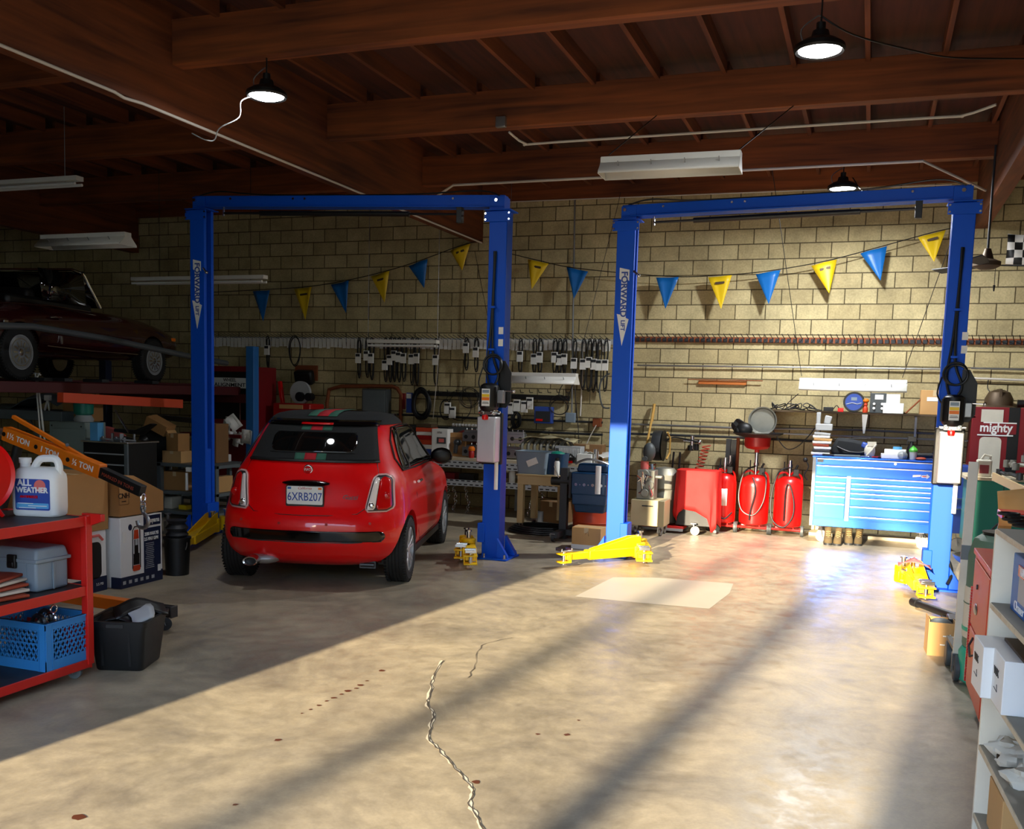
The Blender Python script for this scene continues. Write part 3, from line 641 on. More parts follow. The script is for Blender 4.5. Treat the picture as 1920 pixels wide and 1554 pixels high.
O('badge_field', G().lathe([(.001,-.018),(.033,-.018),(.033,-.012),(.001,-.012)], (0,bd.y,1.01), 'y', 28), 'lampred', b_); TX('FIAT', .03, 'chrome', b_, (0,bd.y-.0195,1.01), bold=.0006)
q = rear(.37,.79,.004); t_ = TX('Gucci', .055, 'gunm', HB, q, (PI/2,0,math.radians(8)), shear=.35, bold=.0006)
# tail lamps
for s in (-1,1):
    def sr(x, z, off): v = rear(abs(x), z, off); v.x *= s; return v
    def rows_(x00, x01, x10, x11, z0, z1, r=.03, n=14):
        o = []
        for i in range(n+1):
            t = i/n; z = z0+(z1-z0)*t; e = min(z-z0,z1-z); k = 0 if e >= r else r-math.sqrt(max(0,r*r-(r-e)**2)); o.append((z, x00+(x10-x00)*t+k*.5, x01+(x11-x01)*t-k))
        return o
    lm = P_('tail_lamp', patch(rows_(.503,.716,.555,.68,.68,.97,.05), .013, 8, sr), 'gunm', thick=.012)
    P_('lamp_surround', patch(rows_(.492,.728,.545,.692,.668,.982,.06), .006, 8, sr), 'pinkish', lm, .012)
    P_('red_lens', patch(rows_(.585,.706,.602,.672,.69,.96,.04), .024, 6, sr), 'lampred', lm, .008)
    P_('clear_lens', patch(rows_(.515,.578,.563,.597,.69,.955,.01), .024, 3, sr), 'clearlens', lm, .008)
    c = sr(.55,.725,.03); O('bulb_reflector', G().ball(c,.026,(1,.4,1)), 'chrome', lm)
    c = sr(.655,.80,.03); O('lamp_dome', G().ball(c,.035,(1,.4,1)), 'lampred', lm)
for x, z in ((-.55,.58),(-.2,.57),(.2,.57),(.55,.58)): O('parking_sensor', G().cyl(rear(x,z,.002),rear(x,z,.006),.012,n=12), 'redcab', HB)
# exhaust
g = G(); O('heat_shield', G().ball((-.36,-.47,.25),.1,(1.35,.9,.5)), 'alu', HB)
g.lathe([(.001,-.06),(.05,-.06),(.05,-.12),(.062,-.125),(.062,.05),(.001,.05)], (-.5,-.53,.245), 'y', 28, .62).move(Matrix.Translation((.07,0,0))); O('exhaust_tip', g, 'chrome', HB)
O('exhaust_bore', G().lathe([(.001,-.068),(.049,-.068),(.049,-.05),(.001,-.05)], (-.43,-.53,.245), 'y', 24, .62), 'black', HB)
O('tow_bracket', G().box((.5,-.3,.2),(.14,.12,.06)).cyl((.44,-.36,.2),(.56,-.36,.2),.02), 'gunm', HB)
# side windows, mirror, door seams
def side(y, z, off=0, s=1):
    w, yr, yf = lerp_tab(ST, z); L = min(.62,(yf-yr)*.45); ya = yr+L
    x = w if y >= ya else w*(max(0,1-((ya-y)/L)**NX))**(1/NX)
    return Vector((s*(x+off), y, z))
for s in (1,-1):
    def win(name, rows, off, m_, par=HB): 
        g = G(); g.grid([[side(a+(b-a)*i/12, z, off, s) for i in range(13)] for z, a, b in rows]); return P_(name, g, m_, par, .005)
    w1 = win('side_glass', [(1.0+.36*i/10, .30+.0*i, 1.62-.46*(i/10)**1.2) for i in range(11)], .006, 'glass_dark')
    w2 = win('quarter_glass', [(1.0+.34*i/10, .02+.022*i, .30) for i in range(11)], .006, 'glass_dark')
    g = G().tube([side(y,z,.008,s) for y, z in ((1.66,.99),(1.2,.985),(.6,.985),(.0,.995),(-.02,1.1),(.08,1.25),(.24,1.36),(.6,1.375),(1.0,1.37),(1.2,1.30),(1.45,1.15),(1.66,.99))], .008, 6); P_('window_trim', g, 'black', w1)
    P_('door_seam', G().tube([side(y,z,0,s) for y, z in ((.28,1.36),(.27,1.0),(.36,.75),(.42,.4),(.6,.30),(1.6,.30),(1.72,.5),(1.72,.98))], .004, 5), 'black')
    P_('door_handle', G().tube([side(y,.86,.02,s) for y in (.45,.5,.56,.62)], .014, 8), 'chrome')
    P_('mirror', G().ball((s*.88,1.42,1.04),.1,(1.15,.7,.85)).cyl((s*.7,1.45,1.0),(s*.82,1.44,1.01),.03), 'blackgl')
    P_('mirror_glass', G().ball((s*.885,1.375,1.04),.085,(1.1,.35,.82)), 'black')
    P_('sill', G().box((s*.76,1.15,.235),(.06,1.6,.06)), 'black')

# ---- old convertible up on the four-post lift
CV = T('convertible_car','dark maroon vintage convertible raised on the rack at far left','car',(-9.62,8.17,1.72),math.radians(8.5))
SC2 = [(-1.0,.62,.58,.36),(-.95,.72,.68,.30),(-.7,.78,.80,.28),(-.3,.80,.86,.26),(.2,.82,.90,.24),(.8,.82,.91,.24),(1.5,.82,.89,.24),(2.1,.82,.88,.25),(2.5,.80,.86,.26),(2.9,.78,.80,.28),(3.25,.74,.72,.30),(3.42,.66,.62,.34),(3.47,.5,.52,.4)]
g = G(); R = []
for i in range(60):
    y = -1.0+4.47*i/59; w, zt, zb = lerp_tab(SC2, y); ring = []
    for k in range(28):
        t = 2*PI*k/28; c, s = math.cos(t), math.sin(t); ex = 2/3.6
        ring.append((w*math.copysign(abs(c)**ex,c), y, (zt+zb)/2+(zt-zb)/2*math.copysign(abs(s)**ex,s)))
    R.append(ring)
rr = g.grid(R, True); g.b.faces.new(rr[0]); g.b.faces.new(rr[-1][::-1])
cb = O('body', g, 'maroonpaint', CV, ang=50); cg = G()
for x in (-.84,.84):
    for y in (0,2.62): cg.cyl((x-.3,y,.28),(x+.3,y,.28),.335,n=36)
cut = O('cutter', cg, 'black', CV); bpy.context.view_layer.update()
bm_ = cb.modifiers.new('arch','BOOLEAN'); bm_.operation = 'DIFFERENCE'; bm_.object = cut; bm_.solver = 'EXACT'; bpy.context.view_layer.update()
nm = bpy.data.meshes.new_from_object(cb.evaluated_get(bpy.context.evaluated_depsgraph_get())); cb.modifiers.clear(); cb.data = nm; bpy.data.objects.remove(cut)
nm.shade_smooth(); nm.set_sharp_from_angle(angle=math.radians(40)); nm.materials.clear(); nm.materials.append(MATS['maroonpaint'])
for p_ in nm.polygons: p_.material_index = 0
O('cockpit', G().box((0,.75,.86),(1.3,1.5,.14)), 'black', CV, .04)
for x in (-.35,.35): O('seat', G().box((x,.45,.92),(.5,.16,.2),(-.2,0,0)).box((x,.7,.85),(.5,.5,.14)), 'black', CV, .04)
g = G().tube([(-.68,1.62,.9),(-.62,1.36,1.3),(-.5,1.32,1.34),(.5,1.32,1.34),(.62,1.36,1.3),(.68,1.62,.9)], .018, 8)
for s in (-1,1): g.tube([(s*.70,1.28,.9),(s*.63,1.34,1.30)], .012, 6)
O('windscreen_frame', g, 'chrome', CV); O('windscreen', (lambda g: (g.grid([[(x,1.62-.27*t,.9+.42*t) for x in (-.64,0,.64)] for t in (0,.5,1)]), g)[1])(G()), 'glass_dark', CV, thick=.005)
g = G(); g.grid([[(.71-.04*t,y,.9+.36*t) for y in (.5-.02*t,.9,1.3)] for t in (0,.5,1)]); O('door_glass', g, 'glass_dark', CV, thick=.004)
O('folded_hood', G().box((0,-.25,.93),(1.15,.5,.12)), 'black', CV, .05)
O('beltline_trim', G().tube([(.80,-.8,.72),(.815,-.2,.80),(.825,.5,.83),(.825,1.2,.82)], .006, 6), 'chrome', CV)
O('sill_trim', G().tube([(.815,.42,.37),(.82,1.2,.35),(.82,2.2,.35)], .008, 6), 'chrome', CV)
O('door_handle', G().tube([(.83,.46,.70),(.85,.52,.71),(.85,.62,.705),(.83,.66,.70)], .012, 8), 'chrome', CV)
O('fender_badge', G().box((.825,.66,.45),(.012,.03,.09)), 'chrome', CV)
O('side_marker', G().box((.735,3.2,.6),(.03,.11,.045)), 'orange', CV, .004)
O('side_vents', G().box((.825,-.5,.62),(.01,.12,.02)).box((.825,-.25,.60),(.01,.06,.02)), 'chrome', CV)
O('front_bumper', G().tube([(.74,3.2,.42),(.68,3.48,.42),(0,3.55,.42),(-.68,3.48,.42),(-.74,3.2,.42)], .035, 8), 'chrome', CV)
for x, s in ((-.72,-1),(.72,1)):
    for y in (0,2.62): wheel(CV, (x,y,.28), .30, .17, s, 'cap')
# four-post alignment rack carrying the convertible
RK = T('alignment_rack','dark four-post alignment rack holding up the maroon convertible','car lift',(0,0,0))
for x0, x1, nm_ in ((-9.25,-8.55,'runway'),(-10.75,-10.05,'runway')): O(nm_, G().bb((x0,6.2,1.56),(x1,11.9,1.68)).bb((x0+.03,6.2,1.68),(x0+.06,11.9,1.71)), 'rackred', RK, .006)
for x, y in ((-8.35,11.9),(-11.0,11.9),(-11.0,5.6),(-8.42,5.4)):
    if y > 6: O('post', G().box((x,y,1.13),(.13,.13,2.26)).box((x,y,.01),(.35,.35,.02)), 'skin_l' if x > -9 else 'navy', RK, .005)
O('cross_tube', G().bb((-11.0,11.85,1.45),(-8.35,11.97,1.58)), 'rackred', RK, .004)
O('orange_crossmember', G().beam(P(113,745,Y=7.6),P(338,757,Y=9.5),.08,.1), 'redor', RK, .004)
a, b = P(-30,610,X=-8.1), P(356,668,X=-8.1)
O('guard_tube', G().tube([a,P(60,612,X=-8.1),P(200,635,X=-8.1),b,P(425,681,X=-8.1)], .035, 10), 'greyd', RK)
for px, py in ((72,715),(110,716),(180,716),(275,737)):
    c = P(px,py,X=-8.9); O('wheel_chock', G().box((c.x,c.y,1.71),(.3,.12,.04)), 'dkgrey', RK, .005)
# ---------------------------------------------------------------- ceiling lamps
def highbay(x, y, ztop, zl, label, en=14):
    t = T('high_bay_lamp', label, 'ceiling lamp', (x,y,zl))
    O('housing', G().lathe([(.001,.11),(.05,.11),(.06,.07),(.11,.05),(.155,.02),(.16,-.005),(.15,-.02),(.135,-.01),(.001,.0)], n=32), 'black', t)
    O('lens', G().lathe([(.001,-.03),(.09,-.028),(.132,-.012),(.132,-.006),(.001,-.006)], n=32), 'lens', t)
    O('hook', G().cyl((0,0,.1),(0,0,.16),.03,n=12).tube([(0,0,.16),(0,0,ztop-zl)], .006, 6), 'black', t)
    O('bracket', G().tube(smooth_path([(-.1,0,.04),(-.12,0,.13),(-.03,0,.2),(0,0,.2)],4), .005, 6), 'steel', t)
    ld = bpy.data.lights.new('high_bay_light','AREA'); ld.shape = 'DISK'; ld.size = .25; ld.energy = en; ld.color = (.93,.97,1.0)
    lo = bpy.data.objects.new('lamp_light', ld); C.objects.link(lo); lo.parent = t; lo.location = (0,0,-.04)
    return t
q1 = P(500,178,Y=6.74); q2 = P(1537,92,Y=6.74); q3 = P(1580,352,Y=11.4)
highbay(q1.x,q1.y,4.25,q1.z,'round high bay lamp beside the left roof girder, above the hatchback')
highbay(q2.x,q2.y,4.25,q2.z,'round high bay lamp hanging from the nearest roof beam at upper right')
highbay(q3.x,q3.y,4.25,q3.z,'farthest round high bay lamp, just above the right lift crossbeam',170)
S('lamp_cord','pale cord drooping from the left high bay lamp to a dangling plug','cable',G().tube(smooth_path([q1+Vector((-.13,0,0)),P(452,190,Y=6.6),P(448,220,Y=6.5),P(412,240,Y=6.3),P(402,262,Y=6.3),P(385,262,Y=6.2),P(360,250,Y=6.2)]),.0045,6),'lgrey')
S('lamp_cord','black cord running right from the upper right high bay lamp','cable',G().tube(smooth_path([q2+Vector((.0,0,.2)),P(1600,65,Y=6.9),P(1700,92,Y=7.6),P(1790,108,Y=8.3),P(1930,110,Y=8.6)]),.006,6),'cable')
S('lamp_cord','dark cord from the farthest high bay lamp toward the right lift','cable',G().tube(smooth_path([q3+Vector((.1,0,.1)),P(1620,360,Y=11.2),P(1665,368,Y=11),P(1720,366,Y=10.4)]),.006,6),'cable')
def fixture(label, p, L, rz=0, reflect=True, dark=False, tilt=.12, mk='fixture', w=.28):
    """strip light: channel on top, flared reflector, tubes"""
    t = T('strip_light', label, 'strip light', p, rz)
    O('channel', G().box((0,0,.05),(L,.11,.05)), mk, t, .004)
    if reflect:
        g = G(); g.grid([[(-L/2,y,z),(L/2,y,z)] for y, z in ((-w/2,-.075),(-w/2,-.055),(-.05,.03),(.05,.03),(w/2,-.055),(w/2,-.075))])
        O('reflector', g, mk, t, thick=.004); g = G()
        for k in (-.36,-.12,.12,.36): g.box((k*L,-.093,-.016),(.008,.09,.006),(-.85,0,0))
        O('reflector_ribs', g, 'steel', t)
        for k in (-1,1): O('end_cap', G().prism([(-w/2,-.075),(-.05,.03),(-.05,.07),(.05,.07),(.05,.03),(w/2,-.075)], k*L/2-.003, k*L/2+.003, 'x'), mk, t)
    for y in (-.05,.05): O('tube', G().cyl((-L/2+.02,y,-.01),(L/2-.02,y,-.01),.016,n=12), 'white', t)
    return t
c = P(1256,308,Y=8.0); fixture('white strip light with open reflector hanging below the second roof beam', (c.x,c.y,c.z), 1.12, .03)
for px in (1142,1374):
    q = P(px,290,Y=8.0); S('hanging_chain','dark chain holding the '+('left' if px < 1200 else 'right')+' end of the ceiling strip light','chain',G().cyl(q,(q.x+(.15 if px<1200 else .35),9.05,4.25),.005,n=6),'cable')
c = P(1598,722,Y=12.7); fixture('white strip light hung over the blue tool chest', (c.x,c.y,c.z), 1.24)
S('hanging_chain','long thin cord to the left end of the strip light over the tool chest','cord',G().cyl(P(1503,705,Y=12.7),P(1440,262,Y=11.4),.004,n=6),'cable')
S('hanging_chain','long thin cord to the right end of the strip light over the tool chest','cord',G().cyl(P(1692,708,Y=12.7),P(1782,455,Y=12.0),.004,n=6),'cable')
c = P(1008,709,Y=12.7); fixture('white strip light in front of the block wall between the two lifts', (c.x,c.y,c.z), 1.12)
S('hanging_chain','long thin cord slanting up behind the second lift post to the roof','cord',G().tube([P(1078,705,Y=12.7),P(1160,378,Y=13.2),(P(1160,378,Y=13.2).x+.02,13.2,4.45)],.004,6),'cable')
S('hanging_chain','thin cord slanting down behind the left lift post beside the wall','cord',G().cyl(P(890,470,Y=13.2),P(935,700,Y=12.7),.004,n=6),'cable')
for px in (950,):
    q = P(px,700,Y=12.7); S('hanging_chain','thin upright cord at the left end of the middle strip light','cord',G().cyl(q,(q.x,q.y,4.57),.003,n=6),'steel')
c = P(755,647,Y=12.6); fixture('narrow pale strip light hanging in front of the belts', (c.x,c.y,c.z), 1.1, 0, False)
for a_, b_, Y_, lb in (((-30,349),(150,349),8.5,'dim strip light at the far left under the dark roof'),((82,452),(240,450),9.0,'dim strip light with reflector hanging above the maroon convertible'),((250,532),(498,525),11.0,'dim strip light to the right of the maroon convertible')):
    a, b = P(*a_,Y=Y_), P(*b_,Y=Y_); fixture(lb, (a+b)/2, (b-a).length, 0, 'reflector' in lb)
for a_, y_, lb in ((470,525,'right'),(300,531,'left')):
    q = P(a_,y_,Y=11.0); S('hanging_chain','thin dark cord at the '+lb+' end of the dim strip light beside the convertible','cord',G().cyl(q,(q.x,q.y,4.57),.003,n=6),'cable')
S('hanging_chain','thin chain rising from the dim strip light at far left','chain',G().cyl(P(122,345,Y=8.5),P(120,200,Y=8.5),.004,n=6),'steel')
S('junction_box','small grey junction box under the roof beam near the left conduit','box',G().box((0,0,0),(.1,.05,.1)),'steel',(P(939,252,Y=9.03).x,9.03,4.29),bev=.005)
# ceiling fan by the right girder
c = P(1850,497,Y=10.9); t = T('ceiling_fan','ceiling fan with long dark blades drooping beside the right lift post','fan',c)
O('rod', G().cyl((0,0,.1),(0,0,3.86-c.z+.4),.012,n=10), 'dkgrey', t); O('motor', G().lathe([(.001,-.04),(.07,-.04),(.13,-.01),(.13,.03),(.06,.06),(.03,.16),(.001,.17)], n=28), 'bronze', t)
for k, a in enumerate((.25,.25+2*PI/3,.25+4*PI/3)):
    O('blade', G().prism([(.1,-.04),(.3,-.07),(.62,-.075),(.62,.075),(.3,.07),(.1,.04)], -.004, .004, 'z').move(Matrix.Rotation(a,4,'Z') @ Matrix.Rotation(.2,4,'X')), 'dkgrey', t)
O('pull_chain', G().cyl((.08,-.02,-.02),(.08,-.02,-.2),.003,n=6).cyl((.08,-.02,-.2),(.08,-.02,-.26),.012,.006,n=8), 'black', t)
m_ = bpy.data.materials.new('checker_flag'); m_.use_nodes = True; n_ = m_.node_tree; ck = n_.nodes.new('ShaderNodeTexChecker'); ck.inputs['Scale'].default_value = 11
ck.inputs[1].default_value = lin('#e6e2da'); ck.inputs[2].default_value = lin('#141414'); tc = n_.nodes.new('ShaderNodeTexCoord'); mp_ = n_.nodes.new('ShaderNodeMapping'); mp_.inputs[1].default_value = (.01,.5,.01); mp_.inputs[3].default_value = (1,.01,1)
n_.links.new(tc.outputs['Object'], mp_.inputs[0]); n_.links.new(mp_.outputs[0], ck.inputs[0]); n_.links.new(ck.outputs[0], n_.nodes['Principled BSDF'].inputs[0]); MATS['checker'] = m_
g = G(); g.grid([[(x*.07-.0, .03*math.sin(x*1.3+z), z*.07-.04*x*.2) for x in range(7)] for z in range(-5,1)])
S('checkered_flag','black and white checkered flag on the wall at far right','flag',g,'checker',P(1890,438,Y=13.1),thick=.003)
# ---------------------------------------------------------------- pennants
PN = [(490,545,497,603,'b'),(569,540,576,600,'y'),(638,530,652,588,'b'),(713,513,724,568,'y'),(783,492,798,541,'b'),(862,463,869,508,'y'),(1009,490,999,543,'y'),(1083,505,1078,561,'b'),
      (1252,520,1249,580,'b'),(1350,518,1353,580,'y'),(1440,510,1442,571,'b'),(1545,492,1555,551,'y'),(1638,468,1651,527,'b'),(1747,438,1751,492,'y')]
NM = ['leftmost, in the dark','second from the left','third from the left','fourth from the left','fifth from the left','just left of the middle lift post','just right of the middle lift post','shiny and creased, behind the upright conduit','just right of the second lift','above the wooden rail, second right of the second lift','third right of the second lift','fourth right of the second lift','second from the right lift post','largest, touching the right lift post']
for i, (x, y, tx_, ty_, c) in enumerate(PN):
    o = P(x,y,Y=W-.22); w = .155; d = P(tx_,ty_,Y=W-.2)-o; g = G(); rows = []; sl = (o.z-P(PN[min(i+1,13)][0],PN[min(i+1,13)][1],Y=W-.22).z)*.0
    j = i+1 if i < 13 and i != 7 and i != 5 else i-1; oo = P(PN[j][0],PN[j][1],Y=W-.22); slope = (oo.z-o.z)/(oo.x-o.x)
    for r in range(7):
        t = r/6; rows.append([Vector((d.x*t+u*w*(1-t),.02*math.sin(u*3+i)*(1-t)-.03*t,d.z*t+u*w*(1-t)*slope)) for u in (-1,-.5,0,.5,1)])
    g.grid(rows); kd = 'blue' if c == 'b' else 'yellow'
    p_ = S('pennant', kd+' triangular pennant on the string, '+NM[i], 'pennant', g, 'pblue' if c == 'b' else 'pyell', o, group='pennants strung along the block wall', thick=.002)
    if c == 'y': O('print_block', G().box((d.x*.22,-.016,d.z*.2),(.13,.002,.03),(0,-math.atan(slope),0)).box((d.x*.22,-.018,d.z*.2),(.115,.002,.017),(0,-math.atan(slope),0)), 'bronze', p_)
S('string','string carrying the pennants on the left half of the wall','string',G().tube(smooth_path([P(395,548,Y=W-.2)]+[P(a[0],a[1]-2,Y=W-.2) for a in PN[:6]]+[P(905,450,Y=W-.2)]),.006,5),'cable')
S('string','string carrying the pennants on the right half of the wall','string',G().tube(smooth_path([P(955,475,Y=W-.2)]+[P(a[0],a[1]-2,Y=W-.2) for a in PN[6:]]+[P(1785,428,Y=W-.2)]),.006,5),'cable')
# ---------------------------------------------------------------- belt rails
zr = P(800,640,Y=W-.05).z; t = T('hook_rail','long white hook rail with small price cards, left of the second lift','rail',(0,0,0))
O('rail', G().bb((-10.3,W-.03,zr-.02),(-3.42,W-.005,zr+.05)), 'lgrey', t)
kk = 0; x = -10.25
while x < -3.45 and kk < 98:
    g = G().box((x,W-.05-.01*random.random(),zr-.035+random.uniform(-.01,.008)),(.06,.004,random.uniform(.13,.165)),(0,random.uniform(-.06,.06),0)); cdx = O('price_card', g, 'paper', t)
    O('hook', G().tube([(x+.02,W-.03,zr+.03),(x+.012,W-.12,zr+.045),(x-.02,W-.24,zr+.09)], .004, 5), 'black', cdx); x += .0712; kk += 1
t = T('hook_rail','long dark hook rail running right of the second lift','rail',(0,0,0)); z2 = P(1500,639,Y=W-.05).z
O('rail', G().bb((-3.12,W-.03,z2-.03),(3.2,W-.005,z2+.045)), 'rust', t)
x = -3.08
while x < 3.15: O('hook', G().box((x,W-.04,z2),(.05,.012,.05)).tube([(x+.02,W-.03,z2+.03),(x+.012,W-.1,z2+.035),(x-.01,W-.18,z2+.08)], .005, 5), 'dkgrey', t); x += .075
def belt(px, top, bot, w, tag, label, group, Y=W-.13):
    a, b = P(px,top,Y=Y), P(px,bot,Y=Y); H_ = a.z-b.z; hw = w/370*.5*2.6; g = G()
    for rep in range(2):
        pts = []
        k = hw*random.uniform(.8,1.1); dy = rep*.02
        for i in range(36):
            tt = 2*PI*i/36; s, c_ = math.sin(tt), math.cos(tt); zz = c_
            neck = .35+.65*abs((c_*.5+.5)-.55)**.8*1.6 if tag else 1
            pts.append((k*s*min(1.15,neck), .01*math.sin(tt*2)+dy, -H_/2+H_/2*zz-(.03*rep if tag else .02*rep)))
        g.tube(pts, .0075, 6, True)
    t = T('drive_belt', label, 'drive belt', a, group=group); O('belt', g, 'rubber', t)
    if tag:
        zt = P(px,tag,Y=Y).z-a.z; s = O('card_sleeve', G().box((0,-.02,zt),(.085,.03,.15)), 'paper', t); O('sleeve_print', G().box((0,-.0365,zt+.045),(.07,.002,.04)), 'dkgrey', s)
ORD = ('first','second','third','fourth','fifth','sixth','seventh')
def cb(lst, label, group, ox=380):
    for n_i, (x, y0, y1, w, tg) in enumerate(lst): belt(ox+x/3.097, 360+y0/3.097, 360+y1/3.097, w, (360+tg/3.097) if tg else 0, (ORD[n_i]+' '+label) if len(lst) > 1 else label, group)
cb([(377,835,1012,12,918)],'single black drive belt with a white sleeve near the left end of the hook rail',None)
cb([(533,835,1003,30,0)],'wide bare loop of black belt hanging from the white hook rail',None)
cb([(908,845,1068,13,965),(955,845,1065,13,950),(982,845,1078,14,965)],'of three black belts from the left, beside the narrow strip light','belts left of the narrow strip light')
cb([(1063,845,1090,14,1005),(1090,845,1092,14,975),(1115,845,1090,14,950),(1142,845,1092,14,958),(1170,845,1088,14,965),(1217,845,1108,14,970),(1246,845,1110,14,965)],'from the left of the dense belts behind the narrow strip light','belts behind the narrow strip light')
cb([(1357,850,1115,15,975)],'black belt with a white sleeve at the right end of the narrow strip light',None)
cb([(1533,845,1022,13,905)],'short thick black belt with a high white sleeve left of the middle lift post',None); cb([(1590,845,1032,13,930)],'black belt with a white sleeve nearest the left side of the middle lift post',None)
cb([(175,850,1045,13,955)],'lone black belt with a blank white sleeve right of the middle lift post',None,920)
cb([(257,850,1045,13,970),(290,850,1045,13,960),(376,850,1045,13,960),(404,850,1045,13,975),(432,850,1045,13,970),(490,850,1045,13,995)],'from the left of the belts above the strip light between the lifts','belts above the strip light between the lifts',920)
cb([(543,850,1135,15,1000),(577,850,1145,15,990),(605,850,1150,15,1000),(635,850,1150,15,1005),(672,850,1145,15,1005)],'from the left of the long belts beside the second lift post','long belts beside the second lift post',920)
# lower dark bar with hoses and parts
for px, lb in ((690,'left'),(820,'right')):
    q = P(px,643,Y=12.6); S('hanging_chain','thin upright cord at the '+lb+' end of the narrow strip light','cord',G().cyl(q,(q.x,q.y,4.57),.003,n=6),'steel')
t = T('parts_bar','black square bar on the wall holding hoses and packaged parts','rail',(0,0,0)); O('bar', G().beam(P(800,737,Y=W-.08),P(1068,747,Y=W-.08),.05,.07), 'black', t)
for px in range(812,1068,17): q = P(px,736,Y=W-.12); O('peg', G().tube([q,q+Vector((-.01,-.1,0)),q+Vector((-.01,-.13,.04))], .006, 5), 'black', t)
def coil(label, px, py, R, r, n, m='hoseblk', Y=W-.16, sy=1.2, name='hose_coil', cat='hose'):
    g = G()
    for i in range(n): g.torus((random.uniform(-.02,.02),-.015*i,random.uniform(-.03,.02)), R*random.uniform(.85,1.1), r, 'y', 30, 7, sy*random.uniform(.9,1.1))
    return S(name, label, cat, g, m, P(px,py,Y=Y))
coil('thick bundle of black hoses left of the parts bar',793,757,.13,.014,7,sy=1.6)
coil('thin black hose loop hanging from the parts bar near its left end',838,768,.1,.007,2,sy=1.6); coil('big loose thin wire loop over the parts bar',860,760,.2,.004,2,sy=1.1); coil('thin loose wire loop high on the parts bar',880,745,.16,.004,3,sy=.9)
coil('thin black hose loop at the right end of the parts bar',1050,760,.14,.006,2,sy=.9); coil('thin belt hanging low beside the oil tank of the middle lift',955,790,.06,.008,2,'rubber',sy=1.8); coil('black belt bunch hanging below the parts bar',968,785,.05,.01,4,'rubber',sy=2.2)
for px, py, lb in ((839,765,'white part package hanging left on the parts bar'),(848,773,'second white part package on the parts bar'),(903,762,'white part package just left of the middle lift post'),(956,765,'white part package just right of the lift oil tank'),(969,760,'tall white part package right of the middle lift'),(983,762,'leaning white part package on the parts bar'),(993,756,'rightmost white part package on the parts bar')):
    t = T('part_package', lb, 'package', P(px,py,Y=W-.2)); O('sleeve', G().box((0,0,0),(.1,.03,.17)), 'paper', t, .003); O('header', G().box((0,-.017,.05),(.08,.002,.03)), 'dkgrey', t)
q = P(768,755,Y=W-.18); t = T('part_package','blue and red boxed wiper on the wall left of the hose bundle','package',q); O('box', G().box((0,0,0),(.09,.05,.3)), 'mlead', t, .003); O('panel', G().box((0,-.027,.1),(.075,.003,.07)), 'white', t)
q = P(757,752,Y=W-.025); S('part_package','narrow red and white package left of the blue wiper box','package',G().box((0,0,0),(.05,.04,.24)),'maroon',q,bev=.003)
# wall boxes
q = P(706,760,Y=W-.1); t = T('electrical_panel','grey electrical panel on the wall behind the hatchback','panel',q); O('cabinet', G().box((0,0,0),(.42,.16,.5)), 'greyd', t, .006); O('door', G().box((0,-.085,0),(.38,.01,.46)), 'greyp', t, .003); O('label_plate', G().box((0,-.092,-.1),(.08,.003,.02)), 'lgrey', t)
q = P(735,785,Y=W-.08); S('outlet_box','steel outlet box at the foot of the rusty bent pipe','box',G().box((0,0,0),(.12,.07,.16)).box((0,-.04,0),(.05,.01,.06)),'steel',q,bev=.005)
q = P(570,705,Y=W-.12); t = T('wall_speaker','black speaker on a brown wall board','speaker',q); O('board', G().box((0,.07,.05),(.4,.03,.24)), 'rust', t); O('speaker_body', G().box((.02,-.02,-.02),(.3,.14,.22),(.3,0,.1)), 'black', t, .03)
q = P(1070,783,Y=W-.08); S('outlet_box','grey outlet box under the right end of the parts bar','box',G().box((0,0,0),(.14,.07,.14)),'greybox',q,bev=.008)
q = P(1120,792,Y=W-.06); S('outlet_box','rust red outlet box near the second lift post','box',G().box((0,0,0),(.12,.07,.12)),'rust',q,bev=.005)
S('cable','pale cable from the rust red outlet box down to the bench','cable',G().tube(smooth_path(pp([(1118,797),(1108,815),(1100,832)],Y=W-.12)),.008,6),'wire')
S('cord','long pale cord hanging from the hook rail beside the belts','cord',G().tube(smooth_path(pp([(825,632),(823,660),(818,720),(812,785)],Y=W-.3)),.005,6),'wire')
q = P(1020,778,Y=W-.12); t = T('tool_case','small open blue tool case on the wall pipe','case',q); O('shell', G().box((0,0,0),(.27,.1,.24)), 'mlead', t, .01); O('insert', G().box((0,-.052,-.02),(.22,.008,.15)), 'dkgrey', t); O('red_tool', G().box((-.05,-.06,-.07),(.1,.01,.03)), 'reddrum', t)
S('pulley','dark ring of drive belt against the wall left of the second lift post','drive belt',G().tube(smooth_path(pp([(1143,700),(1128,712),(1124,735),(1130,762),(1143,765)],Y=W-.2)),.012,7),'greyd')
S('cable','black tangled cable drooping from the right end of the middle strip light','cable',G().tube(smooth_path(pp([(1075,705),(1056,720),(1048,740),(1062,748),(1076,720),(1080,760),(1084,800),(1086,845)],Y=12.9)),.006,6),'cable')
# wooden rail, mirror
a, b = P(1310,713,Y=W-.03), P(1399,722,Y=W-.03); t = T('wooden_rail','orange wooden board with a thin rod on the bare block wall','board',(0,0,0)); O('board', G().bb((a.x,W-.04,b.z),(b.x,W,a.z)), 'plank', t, .002); O('rod', G().cyl(P(1290,711,Y=W-.06),P(1430,714,Y=W-.06),.007), 'rust', t)
